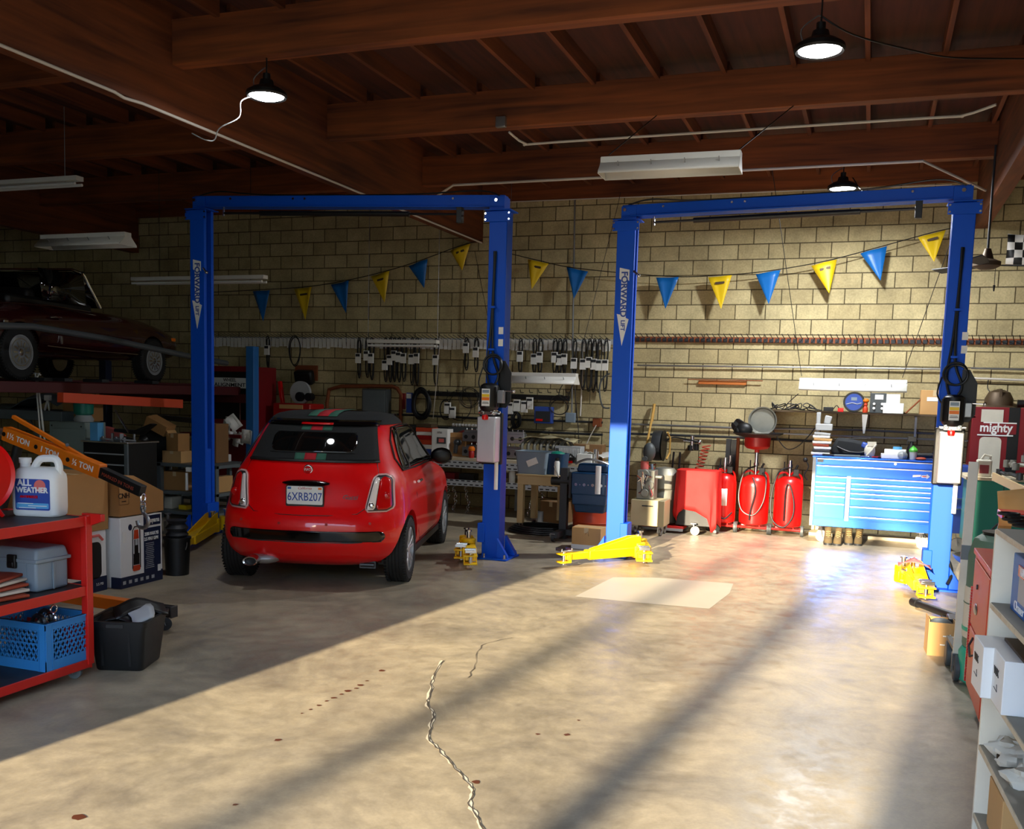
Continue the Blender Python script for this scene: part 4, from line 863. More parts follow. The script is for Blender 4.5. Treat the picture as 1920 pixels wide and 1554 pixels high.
# wall shelf over the chest
a, b = P(1444,768,Y=13.2), P(1760,778,Y=13.2); zs_ = (a.z+b.z)/2; SH = T('wall_shelf','long thin metal shelf on the wall above the blue tool chest','shelf',(a.x,13.2,zs_)); LW = b.x-a.x+.4
O('board', G().bb((0,-.2,-.02),(LW,.2,0)), 'bronze', SH, .002)
for px in (1446,1535,1716): q = P(px,790,Y=13.3).x-a.x; O('bracket', G().bb((q-.012,-.1,-.3),(q+.012,-.08,-.02)).bb((q-.01,-.1,-.04),(q+.01,.19,-.02)), 'lgrey' if px > 1500 else 'rust', SH)
O('lower_rail', G().cyl((0,.1,-.31),(LW,.1,-.31),.012), 'lgrey', SH)
def on(px, py=None, dy=0): return P(px,773,Y=13.15+dy).x
zt = zs_+.001
x = on(1600); t = T('disc_box','round black tin with a blue picture on the wall shelf','tin',(x,13.15,zt)); O('case', G().lathe([(.001,-.05),(.125,-.05),(.13,-.04),(.13,.04),(.001,.05)], (0,0,.13), 'y', 40), 'black', t)
O('label_disc', G().lathe([(.001,-.054),(.105,-.054),(.105,-.048),(.001,-.048)], (0,0,.13), 'y', 40), 'mlead', t); O('label_panel', G().box((0,-.056,.17),(.07,.003,.04)), 'greybox', t); O('label_stroke', G().tube([(-.09,-.057,.1),(-.02,-.057,.12),(.04,-.057,.105),(.09,-.057,.12)], .005, 5), 'lgrey', t)
x = on(1622); t = T('figurine','small orange and red toy figure on the wall shelf','toy',(x,13.12,zt)); O('body', G().lathe([(.001,0),(.03,0),(.035,.05),(.02,.08),(.028,.1),(.02,.13),(.001,.14)], n=16), 'redor', t); O('top', G().ball((0,0,.15),.04,(1,1,.7)), 'orange', t)
x = on(1645); t = T('test_meter','grey test meter with four dials on the wall shelf','meter',(x,13.15,zt)); O('case', G().box((0,0,.125),(.19,.1,.25)), 'greyd', t, .006); O('display', G().box((.01,-.053,.2),(.1,.006,.06)), 'white', t)
for dx in (-.045,.05):
    for dz in (.06,.115): O('dial', G().cyl((dx,-.05,dz),(dx,-.07,dz),.016,n=16), 'white', t)
def carton(loc, d, rz=0, label='', m='card', name='cardboard_box', cat='box', tape=True, group=None, lab=None):
    t = T(name, label, cat, loc, rz, group); O('carton', G().box((0,0,d[2]/2),d), m, t, .003)
    if tape: O('tape', G().box((0,0,d[2]+.0006),(d[0]*1.002,min(.05,d[1]*.3),.0012)).box((0,-d[1]/2-.0008,d[2]*.88),(.05,.0012,d[2]*.24)), 'tape', t)
    return t
carton((on(1674),13.15,zt),(.24,.18,.13),0,'wide white box under the small white box on the wall shelf','white',tape=False); carton((on(1673),13.15,zt+.131),(.16,.14,.11),0,'small white box stacked on the wide white box','white',tape=False)
t = carton((on(1750),13.15,zt),(.32,.25,.3),0,'brown cardboard box on the wall shelf beside the right lift','cardl'); O('paper_label', G().box((.0,-.127,.19),(.18,.003,.05)), 'paper', t)
S('prop_stick','thin dark rod leaning on the cardboard box on the wall shelf','rod',G().cyl((0,0,0),(.24,.0,.26),.01),'rust',(on(1698),13.1,zt+.01))
carton((on(1576),13.12,zt),(.07,.06,.05),0,'tiny red box left of the round tin','reddrum',tape=False)
for px, lb in ((1462,'black cable tangle at the left end of the wall shelf'),(1490,'second black cable tangle on the wall shelf'),(1522,'black cable tangle near the middle of the wall shelf')):
    pts = [(random.uniform(-.1,.1),random.uniform(-.05,.05),random.uniform(.01,.1)) for _ in range(9)]; S('cable_tangle', lb, 'cable', G().tube(smooth_path([(-.13,0,.01)]+pts+[(.13,0,.01)],4), .007, 6), 'cable', (on(px),13.1,zt))
t = T('power_adapter','black power adapter on the wall shelf left of the red box','adapter',(on(1553),13.12,zt)); O('brick', G().box((0,0,.03),(.12,.06,.055)), 'black', t, .006); O('lead', G().tube(smooth_path([(.06,0,.03),(.1,0,.08),(.14,0,.02)]), .005, 5), 'cable', t)
S('hand_saw','hand saw blade hanging below the wall shelf','saw',G().prism([(-.035,0),(.035,0),(.012,-.24),(-.01,-.24)], -.002, .002),'alu',(on(1622),13.1,zs_-.022))
S('cable','black cable looping from the wall shelf down beside the basin','cable',G().tube(smooth_path(pp([(1446,770),(1447,800),(1470,838),(1490,840),(1512,822),(1530,800)],Y=13.1)),.007,6),'cable')
S('cable','thin cord from the strip light down to the left end of the wall shelf','cable',G().tube(smooth_path([P(1497,738,Y=12.9),P(1478,755,Y=13.0),P(1462,772,Y=13.1)]),.005,6),'cable')
# ---------------------------------------------------------------- left foreground: red cart and what is on it
CT = T('shop_cart','red steel shop cart with three shelves at the left edge','cart',(-4.15,4.34,0),math.radians(0))
# local: x to the right (negative into the cart), y forward; cart spans x -.62..0, y -1.5..0
for z, nm_ in ((.10,'bottom_shelf'),(.53,'middle_shelf'),(.93,'top_shelf')):
    s_ = O(nm_, G().bb((-.60,-1.5,z-.004),(0,0,z)).bb((-.006,-1.5,z-.05 if z > .2 else z-.045),(.004,0,z+.006)).bb((-.6,-.006,z-.05),(.004,.004,z+.004)), 'redcart', CT, .002)
    O('shelf_liner', G().bb((-.59,-1.49,z),(-.012,-.012,z+.003)), 'dkgrey', s_)
for x, y in ((-.01,-.01),(-.59,-.01),(-.01,-1.49),(-.59,-1.49)): O('corner_post', G().box((x,y,.505),(.045,.045,.86)).box((x,y,.915),(.05,.05,.05)), 'redcart', CT, .003)
O('end_panel', G().bb((-.58,-.012,.56),(-.02,-.004,.92)), 'redcart', CT); O('end_panel', G().bb((-.58,-.012,.10),(-.02,-.004,.30)), 'redcart', CT)
O('push_lip', G().prism([(-.05,.86),(.09,.91),(.09,.95),(-.05,.95)], .0, .03), 'redcart', CT, .002)
for x, y in ((-.06,-.08),(-.54,-.08),(-.06,-1.42),(-.54,-1.42)): caster(CT, x, y, .038, .097, .03, .4)
# antifreeze jug
q = P(93,968,Z=.955); J = T('antifreeze_jug','white plastic ALL WEATHER antifreeze jug standing on the red cart','jug',(-4.40,4.24,.935),.25)
prof = [(.27,.0),(.285,.01),(.29,.06),(.29,.2),(.285,.235),(.25,.26),(.2,.275)]
g = G(); R = []
for z, w, d in ((0,.255,.125),(.01,.27,.14),(.05,.275,.145),(.21,.275,.145),(.235,.268,.14),(.262,.235,.115),(.275,.2,.085)):
    R.append([(a,b,z) for a, b in rrect(w,d,.035,4)])
rr = g.grid(R, True); g.b.faces.new(rr[0]); g.b.faces.new(rr[-1]); O('bottle', g, 'white', J)
O('handle', G().tube(smooth_path([(.108,0,.2),(.118,0,.27),(.1,0,.32),(.04,0,.325),(.0,0,.315),(-.03,0,.27)],5), .021, 10), 'white', J)
O('neck', G().lathe([(.03,.25),(.026,.3),(.001,.3)], (-.085,0,0)).lathe([(.031,.295),(.033,.3),(.033,.325),(.001,.326)], (-.085,0,0)), 'white', J)
lb = O('label', G().prism(rrect(.205,.175,.01,3,0,.125), -.0755, -.073), 'mlead', J)
O('label_sky', G().prism(rrect(.19,.03,.004,2,0,.062), -.077, -.0755), 'ltblue', lb); O('label_sun', G().cyl((.045,-.0755,.175),(.045,-.0768,.175),.034,n=24), 'pink', lb)
TX('ALL', .05, 'white', lb, (-.045,-.078,.19), bold=.0015); TX('WEATHER', .042, 'white', lb, (-.0,-.079,.15), bold=.0015, sx=.95); TX('ANTIFREEZE', .019, 'lampred', lb, (-.02,-.078,.112), bold=.0008)
O('label_lines', G().box((-.04,-.078,.075),(.09,.001,.004)).box((.03,-.078,.062),(.11,.001,.004)).box((-.03,-.078,.05),(.1,.001,.004)), 'white', lb)
# red hose reel discs at the edge
HR = T('hose_reel','large red hose reel standing on the red cart at the left edge','reel',(-4.60,3.93,.935),math.radians(-20))
for x in (-.09,.09): O('disc', G().lathe([(.001,x-.004),(.19,x-.004),(.215,x-.02*(1 if x<0 else -1)),(.215,x),(.19,x+.006),(.001,x+.006)], (0,0,.24), 'x', 40), 'reddrum', HR)
O('drum', G().cyl((-.09,0,.24),(.09,0,.24),.12,n=28), 'black', HR); O('hub', G().cyl((-.12,0,.24),(.13,0,.24),.03,n=16), 'chrome', HR)
for s in (-1,1): O('stand', G().tube([(s*.115,-.14,.015),(s*.115,0,.24),(s*.115,.14,.015)], .012, 8), 'reddrum', HR)
# grey toolbox on the middle shelf
tb = T('tool_box','grey plastic toolbox with black latch on the middle shelf of the red cart','toolbox',(-4.47,4.16,.535),0)
O('tub', G().box((0,0,.085),(.46,.23,.17)), 'greybox', tb, .014); O('lid', G().box((0,0,.205),(.475,.245,.07),tx=.94,ty=.85), 'greybox', tb, .014); O('rim', G().box((0,0,.172),(.485,.25,.02)), 'greybox', tb, .004)
O('latch', G().box((.07,-.127,.165),(.06,.02,.075)).box((.07,-.14,.15),(.045,.01,.03)), 'black', tb, .005); [O('rib', G().box(c_,d_), 'greybox', tb) for c_, d_ in (((.16,-.12,.08),(.01,.008,.15)),((-.16,-.12,.08),(.01,.008,.15)),((.238,0,.08),(.008,.01,.15)))]
for i in range(5): S('wood_slat',('lowest','second lowest','middle','second highest','topmost')[i]+' worn wooden slat fanned out beside the grey toolbox','wood',G().box((0,0,.009),(.2,.5,.016)),'dirtw' if i % 2 else 'brickred',(-4.33-.01*i,3.72+.02*i,.536+.021*i),math.radians(-12+7*i),group='wooden slats fanned out on the middle shelf',bev=.004)
# blue milk crate
def crate(loc, rz, W_=.46, D_=.34, H_=.27):
    t = T('milk_crate','blue plastic milk crate with diamond lattice sides on the bottom shelf','crate',loc,rz)
    O('base', G().box((0,0,.006),(W_-.02,D_-.02,.012)), 'crate', t)
    for ax, L, off in (('y',W_,-D_/2),('y',W_,D_/2),('x',D_,-W_/2),('x',D_,W_/2)):
        g = G()
        def add(c, d, r=0):
            if ax == 'y': g.box((c[0],off,c[1]),(d[0],d[2],d[1]),(0,r,0))
            else: g.box((off,c[0],c[1]),(d[2],d[0],d[1]),(-r,0,0))
        add((0,.028),(L,.056,.008)); add((0,H_-.02),(L,.04,.012)); add((0,H_-.004),(L+.01,.008,.024)); add((0,.15),(L*.84,.006,.008))
        for k in (-1,1): add((k*(L/2-.02),H_/2),(.04,H_,.01)); add((k*(L/2-.045),H_/2),(.008,H_,.014))
        n = int(L*.8/.03); z0, z1 = .056, H_-.04
        for k in range(-5,n+6):
            for s in (-1,1):
                xa = -L*.42+L*.84*k/n; xb = xa+s*(z1-z0)*.62; lo, hi = -L*.42, L*.42; za, zb_ = z0, z1
                def cl(x0,za_,x1,zb2):
                    if x0 < lo: za_ += (lo-x0)/(x1-x0)*(zb2-za_); x0 = lo
                    if x0 > hi: za_ += (hi-x0)/(x1-x0)*(zb2-za_); x0 = hi
                    return x0, za_
                if max(xa,xb) <= lo or min(xa,xb) >= hi: continue
                A_ = cl(xa,za,xb,zb_); B_ = cl(xb,zb_,xa,za); mx_, mz = (A_[0]+B_[0])/2, (A_[1]+B_[1])/2; Ld = math.hypot(A_[0]-B_[0],A_[1]-B_[1])
                if Ld > .02: add((mx_,mz),(.0075,Ld,.006), math.atan2(B_[0]-A_[0],B_[1]-A_[1]))
        sd_ = O('lattice_side', g, 'crate', t); 
    return t
crate((-4.39,4.19,.104), 0)
S('chain','dark coiled chain heaped inside the blue crate','chain',(lambda g: ([g.torus((random.uniform(-.1,.1),random.uniform(-.07,.07),.04+.012*i),.045,.012,random.choice('xyz'),14,6) for i in range(16)], g)[1])(G()),'gunm',(-4.39,4.19,.12),0)
S('metal_shackle','bright metal ring standing out of the blue crate','ring',G().torus((0,0,.05),.035,.007,'y',18,6).torus((.02,.0,.11),.022,.005,'x',16,6),'chrome',(-4.3,4.2,.30),0)
TX('a roller', .04, 'white', CT, (-.12,-.66,.1045), (0,0,PI/2-.1))
# black tote beside the cart
q = P(225,1255,Z=0); tt_ = T('storage_tote','black plastic tote on the floor beside the red cart','tote',(q.x-.04,q.y+.12,0),math.radians(20)); g = G(); R = []
for z, w, d in ((0,.27,.3),(.01,.28,.31),(.28,.34,.38),(.30,.345,.385)): R.append([(a,b,z) for a, b in rrect(w,d,.03,3)])
for z, w, d in ((.30,.325,.365),(.02,.265,.295)): R.append([(a,b,z) for a, b in rrect(w,d,.03,3)])
rr = g.grid(R, True); g.b.faces.new(rr[0]); g.b.faces.new(rr[-1]); O('tub', g, 'tote', tt_)
O('rim', (lambda g: (g.grid([[(a,b,z) for a, b in rrect(w,d,.03,3)] for z, w, d in ((.27,.36,.4),(.305,.37,.41),(.305,.33,.37))], True), g)[1])(G()), 'tote', tt_)
[O('rib', G().box((x,-.168,.14),(.015,.01,.22),(.12,0,0)), 'tote', tt_) for x in (-.09,.07)]; O('grip', G().box((.0,-.19,.28),(.1,.03,.02)), 'tote', tt_)
for i, (dx, dy, a, m_) in enumerate(((-.03,-.02,.3,'black'),(.05,.04,-.4,'lgrey'),(.0,.09,.9,'black'))):
    g = G(); g.grid([[(x*.05,y*.035-.02*x*x*.3,.02*math.cos(x)+.01*y) for x in range(-3,4)] for y in range(-2,3)]); S('knee_pad',('black curved pad on top of the black tote, in front','pale grey curved pad in the middle of the black tote','black curved pad at the back of the black tote')[i],'pad',g,m_,(q.x-.04+dx,q.y+.12+dy,.3+.02*i),a,thick=.012)
# engine hoist
HO = T('engine_hoist','orange folding engine hoist with lettered boom and hook','hoist',(0,0,0))
Yh = 5.35; a = P(12,812,Y=Yh); b = P(192,884,Y=Yh); c_ = P(268,921,Y=Yh)
bo = O('boom', G().beam(a,b,.075,.1), 'orange', HO, .004); d = (b-a).normalized(); up = Vector((-d.z,0,d.x))*(1 if d.x > 0 else -1)
O('boom_extension', G().beam(b-d*.1,c_,.058,.075), 'black', bo, .003); ang = -math.atan2(d.z,d.x)
for t_, s_ in ((.17,'1½ TON'),(.5,'1 TON'),(.84,'½ TON')): o_ = a.lerp(b,t_); TX(s_, .058, 'white', bo, (o_.x,o_.y-.0385,o_.z), (PI/2,ang,0), bold=.001)
for t_ in (.36,.69,.02): o_ = a.lerp(b,t_); O('pin_hole', G().cyl((o_.x,o_.y-.04,o_.z),(o_.x,o_.y-.036,o_.z),.016,n=16), 'black', bo)
e_ = b.lerp(c_,.45); TX('MARKED IN TONS', .035, 'brickred', bo, (e_.x,e_.y-.03,e_.z-.005), (PI/2,-math.atan2(c_.z-b.z,c_.x-b.x),0))
O('top_strut', G().beam(P(25,781,Y=Yh+.02),P(165,862,Y=Yh+.02),.03,.025), 'orange', HO, .002); O('strut_bolt', G().cyl(P(126,834,Y=Yh-.05),P(126,834,Y=Yh+.08),.012,n=8), 'gunm', HO)
m0 = Vector((a.x-.2,Yh,0)); O('mast', G().box((m0.x,Yh,.75),(.1,.1,1.5)).box((m0.x,Yh,1.5),(.07,.12,.1)), 'orange', HO, .004); O('ram', G().cyl((m0.x+.08,Yh,.6),a+Vector((.12,0,-.05)),.035,n=14), 'black', HO); O('ram_rod', G().cyl(a+Vector((-.2,0,.02)),a+Vector((.02,0,.0)),.028,n=14), 'steel', HO)
L0 = P(327,1147,Z=.14); O('leg', G().beam((m0.x,L0.y+.1,.14),(L0.x-.2,L0.y,.14),.08,.08), 'orange', HO, .004); O('leg_end', G().beam((L0.x-.22,L0.y,.14),L0,.07,.075).box(L0+Vector((-.004,0,0)),(.006,.075,.082)), 'black', HO, .003)
O('base_beam', G().beam((m0.x,L0.y-.5,.14),(m0.x,L0.y+.15,.14),.09,.09), 'orange', HO, .004)
caster(HO, L0.x-.1, L0.y, .045, .1, .03, .8, 'dkgrey'); caster(HO, m0.x, L0.y-.35, .045, .1)
hk = T('lifting_hook','steel hook on a short chain below the hoist boom','hook',c_+Vector((0,-.0,-.02)))
O('chain', G().torus((0,0,-.03),.022,.006,'x',16,6,1.5).torus((0,0,-.075),.02,.006,'y',16,6,1.4), 'chrome', hk)
O('hook', G().tube(smooth_path([(0,0,-.1),(.0,0,-.125),(.035,0,-.16),(.04,0,-.2),(.01,0,-.23),(-.035,0,-.225),(-.05,0,-.185)],5), .014, 10).torus((0,0,-.1),.018,.008,'y',16,6), 'steel', hk)
# cardboard and product boxes behind the cart
carton((-6.02,5.95,.502),(.44,.66,.47),0,'big brown cardboard box on top of the product boxes, left part'); 
CNX = P(232,927,X=-5.72).y-6.59
bx = T('cardboard_box','brown cardboard box with a small framed black print and sloping top','box',(-5.87,6.59,.60),PI/2); O('carton', G().prism([(-.27,0),(.26,0),(.26,.17),(-.10,.33),(-.27,.33)], -.15,.15), 'card', bx, .003); TX('CNH', .06, 'black', bx, (CNX,-.152,.17), bold=.0008); O('print_frame', G().tube([(CNX-.055,-.151,.23),(CNX+.055,-.151,.23),(CNX+.055,-.151,.10),(CNX-.055,-.151,.10)], .0015, 4, True).box((CNX,-.151,.125),(.05,.001,.008)), 'black', bx)
# pressure washer box
q0, q1, q2 = P(227,1105,Z=0), P(308,1082,Z=0), P(172,1092,Z=0); rz = math.atan2(q1.y-q0.y,q1.x-q0.x); wL = .66
WB = T('product_box','white and dark blue pressure washer box standing on the floor','box',(q0.x,q0.y,0),PI/2); WB.scale = (.76,1,.95); Hh = .62
O('carton', G().bb((0,0,0),(wL,.46,Hh)), 'white', WB, .004); O('dark_base', G().bb((-.002,-.002,.001),(wL+.002,.1,.1)), 'navy', WB)
pn = O('dark_panel', G().bb((.36,-.004,.1),(wL-.03,0,.50)).bb((.36,-.004,.52),(wL-.03,0,.61)), 'navy', WB)
TX('Husqvarna', .062, 'white', pn, (.5,-.006,.565), bold=.001, sx=.82); TX('3200 MAX PSI', .042, 'white', pn, (.48,-.006,.445), bold=.001, sx=.9); TX('2.5 MAX GPM', .042, 'white', pn, (.475,-.006,.4), bold=.001, sx=.9)
g = G()
for k in range(14): g.box((.45-.0*k,-.005,.36-.017*k),(random.uniform(.1,.15),.001,.005))
O('print_lines', g, 'lgrey', pn); g = G()
for k in range(6): O('base_icon', G().box((.05+.09*k,-.003,.05),(.045,.001,.03)), 'lgrey', WB)
O('code_label', G().box((.6,-.006,.12),(.05,.001,.06)), 'white', pn)
mw = O('washer_picture', G().prism([(.2,.42),(.28,.42),(.27,.5),(.21,.5)], -.004, -.001).prism(rrect(.12,.05,.02,3,.24,.16), -.004, -.001), 'redor', WB); O('washer_frame', G().tube([(.18,-.003,.16),(.185,-.003,.5),(.215,-.003,.53),(.265,-.003,.53),(.295,-.003,.5),(.3,-.003,.16)], .005, 5).box((.24,-.003,.35),(.06,.002,.13)).box((.24,-.003,.24),(.09,.002,.1)), 'black', mw); O('washer_pump', G().box((.24,-.0045,.39),(.04,.001,.05)), 'lgrey', mw)
O('round_seal', G().cyl((.15,-.003,.53),(.15,0,.53),.028,n=20), 'navy', WB); O('address_label', G().box((.06,-.003,.45),(.06,.002,.1)), 'paper', WB)
q = P(176,1112,Z=0); W2 = T('product_box','white box with black and red machine picture at the left of the washer box','box',(-5.81,5.62,0),PI/2); O('carton', G().bb((0,0,0),(.64,.4,.5)), 'white', W2, .004)
O('black_picture', G().prism(rrect(.17,.3,.05,4,.5,.26), -.003, 0), 'black', W2); O('red_picture', G().tube([(.42,-.003,.3),(.42,-.003,.42),(.46,-.003,.46),(.56,-.003,.46),(.6,-.003,.42)], .012, 6), 'pink', W2); O('dark_base', G().bb((-.002,-.003,.0),(.642,0,.12)), 'navy', W2)
TX('3.5 PSI', .03, 'white', W2, (.56,-.005,.06))
q = P(322,1080,Z=0); bk = T('oil_pail','black plastic pail on the floor right of the washer box','pail',(q.x-.02,q.y+.1,0)); O('pail', G().lathe([(.10,0),(.115,.32),(.122,.32),(.122,.34),(.001,.34)], n=28), 'tote', bk); O('handle', G().tube(arc((0,-.02,.30),.125,PI,2*PI,12,'y'), .005, 6), 'steel', bk)
q = P(318,1010,Y=7.4); S('cooling_fan_stack','dark cylindrical parts stacked on the black pail','part',G().lathe([(.08,0),(.1,.02),(.08,.05),(.1,.08),(.07,.12),(.09,.15),(.001,.16)],n=24),'dkgrey',(P(322,1080,Z=0).x-.02,P(322,1080,Z=0).y+.1,.341))
q = P(315,975,Y=8.2); bj = T('bottle_jack','small silver hydraulic jack on the low shelf left of the lift','jack',(q.x,q.y,q.z-.14)); O('body', G().lathe([(.07,0),(.07,.02),(.045,.03),(.045,.13),(.02,.135),(.02,.2),(.035,.205),(.035,.215),(.001,.215)], n=20), 'steel', bj); O('knob', G().cyl((.04,-.02,.03),(.09,-.05,.03),.012), 'chrome', bj)
# --------------------------------------------- left middle: bench, cabinet, tool chest, shelf rack
RK2 = T('steel_rack','grey steel rack with loaded shelves behind the left lift post','rack',(0,0,0))
for px, py in ((290,925),(425,935)): pass
RX0, RX1, RY = -8.85, -7.55, 10.0
for z in (.10,.35,.70): O('shelf', G().bb((RX0,RY,z-.04),(RX1,RY+.7,z)), 'greyp', RK2, .003)
for x in (RX0+.03,-8.42,RX1-.03):
    for y in (RY+.03,RY+.67): O('upright', G().box((x,y,.35),(.06,.06,.70)), 'greyp', RK2, .002)
t = T('tire','black tyre leaning on the rack among the cardboard boxes','tire',(-8.63,10.25,.705),.25)
g = G(); g.lathe([(.15,-.07),(.16,-.085),(.21,-.085),(.235,-.06),(.24,0),(.235,.06),(.21,.085),(.16,.085),(.15,.07)], (0,0,.24), 'y', 40); O('casing', g, 'rubber', t); O('inner_rim', G().lathe([(.001,-.04),(.15,-.06),(.15,.06),(.001,.04)], (0,0,.24), 'y', 32), 'dkgrey', t)
carton((-8.29,10.2,.701),(.28,.24,.15),.05,'small cardboard box lowest on the rack beside the tyre','cardl'); carton((-8.28,10.2,.852),(.2,.2,.22),-.1,'upright cardboard box on top of the small box on the rack','card')
carton((-8.02,10.52,.701),(.36,.26,.5),0,'tall dark brown cardboard box at the back of the rack','cardd')
cx_ = T('cardboard_box','cardboard box tipped over above the tyre on the rack','box',(-8.56,10.2,1.10),.1); O('carton', G().box((0,0,.06),(.32,.2,.14),(.1,.42,0)), 'card', cx_, .003); O('flap', G().box((.19,-.02,-.03),(.08,.19,.008),(0,1.1,0)), 'cardl', cx_)
carton((-8.25,10.25,.351),(.36,.34,.24),.04,'wide cardboard box on the middle shelf of the rack','card'); S('plastic_case','translucent grey plastic case on the bottom shelf of the rack','case',G().box((0,0,.08),(.24,.2,.16)),'dirtw',(-8.43,10.2,.101),bev=.015)
S('small_box','small yellow and black box beside the translucent case','box',G().box((0,0,.03),(.12,.1,.06)),'pyell',(-8.18,10.2,.101),bev=.004); carton((-7.68,10.3,.351),(.1,.3,.2),0,'narrow cardboard box on the rack right of the left lift post','cardl')
S('metal_channel','long dark grey metal channel lying on top of the boxes','channel',G().box((0,0,.03),(.66,.14,.06),(0,.05,0)),'gunm',(-8.5,10.5,1.21),bev=.004)
t = T('tool_cabinet','black tool cabinet with chrome drawer edges behind the hoist','cabinet',(-8.48,9.35,0)); O('body', G().bb((-.33,-.2,.05),(.33,.3,.98)), 'black', t, .005); O('top_plate', G().bb((-.35,-.22,.98),(.35,.32,1.0)), 'chrome', t, .003); O('side_frame', G().bb((.3,-.225,.05),(.345,-.2,.98)), 'greyp', t)
for k in range(6): dr = O('drawer', G().bb((-.29,-.215,.12+.125*k),(.29,-.2,.235+.125*k)), 'black', t, .003); O('drawer_pull', G().bb((-.29,-.228,.222+.125*k),(.29,-.21,.236+.125*k)), 'lgrey', dr)
t = T('grey_locker','plain grey steel locker behind the lettered boom','locker',(-9.2,9.35,0)); O('body', G().bb((-.28,-.05,0),(.27,.3,1.2)), 'greygr', t, .006); O('door', G().bb((-.2,-.075,.1),(.3,-.05,1.12)), 'greygr', t, .004); O('rivets', G().cyl((-.24,-.055,1.15),(-.24,-.05,1.15),.01).cyl((.22,-.055,1.15),(.22,-.05,1.15),.01), 'dkgrey', t)
t = T('work_table','grey steel table with diagonal brace at the far left','table',(-10.1,9.5,0)); O('top', G().bb((-1.4,-.1,1.2),(.72,.6,1.32)), 'greyp', t, .006)
for x in (-1.3,.6): O('leg', G().bb((x,-.06,0),(x+.07,.02,1.2)), 'greyp', t, .003)
O('brace', G().beam((.1,-.02,1.2),(.6,-.02,.5),.05,.02,(0,1,0)), 'greyp', t)
q = P(128,785,Y=9.5); t = carton((q.x,9.75,1.201),(.36,.3,.28),.1,'open cardboard box on the end of the grey table','card',tape=False); O('flap', G().box((-.22,0,.34),(.16,.26,.008),(0,-.9,0)).box((.1,-.1,.32),(.1,.16,.09)), 'cardl', t)
q = P(157,775,Y=9.55); t = T('bucket','small teal bucket beside the open box on the grey table','bucket',(q.x,9.55,1.201)); O('pail', G().lathe([(.09,.08),(.115,.1),(.12,.24),(.125,.24),(.125,.25),(.105,.25),(.1,.12),(.001,.11)], n=28), 'teal', t); O('contents', G().tube([(-.06,0,.2),(-.03,.02,.36),(.02,.0,.38)], .02, 8).tube([(.05,0,.2),(.07,.0,.34)], .018, 8), 'dkgrey', t); O('base', G().lathe([(.11,0),(.12,.03),(.09,.08),(.001,.08)], n=24), 'lgrey', t)
q = P(102,772,Y=9.6); S('spray_nozzle','small white spray nozzle on the grey table','nozzle',G().box((0,0,.16),(.08,.05,.07)).beam((0,0,.13),(-.06,0,0),.02,.03).beam((0,0,.13),(.02,0,.0),.02,.02),'paper',(q.x,9.5,1.321),bev=.006)
g = G().tube(smooth_path([(-1.3,0,.1),(-1.0,0,.3),(-.3,0,.36),(.2,0,.34),(.5,0,.05)]), .012, 6); S('bent_rod','thin bent metal rod lying over the grey table','rod',g,'steel',(-10.0,9.8,1.35))
S('curved_sheet','grey curved metal sheet resting on the grey table','panel',(lambda g: (g.grid([[(x*.16,y*.1,.10+.16*math.sin(max(0,x)*.55)-.015*y*y) for x in range(-2,6)] for y in range(-2,3)]), g)[1])(G()),'greyp',(-10.5,9.85,1.28),thick=.01)
q = P(52,815,Y=9.3); 
t = T('red_disc_sander','large faded red disc standing behind the lettered boom','disc',(-9.22,9.95,.2),.2); O('disc', G().lathe([(.001,-.02),(.44,-.02),(.46,0),(.44,.02),(.001,.02)], (0,0,.43), 'y', 48, 1.1), 'pink', t); O('stand', G().box((0,0,-.1),(.2,.2,.2)), 'greyp', t)
S('stretched_strap','white strap hanging in a narrow V left of the grey locker','strap',G().tube([P(-20,682,Y=8.6),P(66,699,Y=8.6),P(77,830,Y=8.6)],.009,6).tube([P(74,700,Y=8.6),P(70,706,Y=8.6),P(84,830,Y=8.6)],.011,6).tube([P(0,706,Y=8.6),P(66,699,Y=8.6),P(76,703,Y=8.6)],.007,6),'paper')
q = P(189,818,Y=9.2); S('paper_bag','pale blue carton standing left of the tool cabinet','carton',G().box((0,0,.1),(.12,.1,.22)),'ltblue',(-8.74,9.3,1.001),bev=.004)
for i,(dx,a) in enumerate(((-.12,.4),(.05,-.3),(.2,.9))):
    S('metal_bracket',('silver metal bracket left on the tool cabinet','silver metal bracket in the middle of the tool cabinet','silver metal bracket right on the tool cabinet')[i],'bracket',G().box((0,0,.015),(.16,.05,.02),(0,.1,0)).box((.06,0,.05),(.02,.05,.08)).cyl((-.05,0,.0),(-.05,0,.05),.02),'steel',(-8.48+dx,9.32,1.001),a,bev=.004)
S('car_mirror','black mirror housing lying across the tool cabinet','mirror',G().prism([(-.28,.05),(.1,.03),(.3,.16),(.26,.17),(.02,.08),(-.28,.09)],-.05,.05),'black',(-8.3,9.45,1.05),bev=.008); S('metal_rod','silver rod leaning up from the tool cabinet','rod',G().cyl((-.15,0,.1),(-.35,0,.36),.012),'chrome',(-8.2,9.4,1.0))
for i,(x,y,z,r) in enumerate(((-8.72,9.88,.70,.2),(-8.3,9.95,1.2,.0))):
    if r: S('engine_part','black engine part heaped beside the tool cabinet','engine part',G().box((0,0,.1),(.3,.3,.2)).cyl((-.1,-.16,.1),(-.1,.1,.25),.06).cyl((.1,-.16,.15),(.12,.1,.3),.05).box((0,-.1,.25),(.2,.1,.12),(.3,.2,.1)),'gunm',(x,y,z),bev=.01)
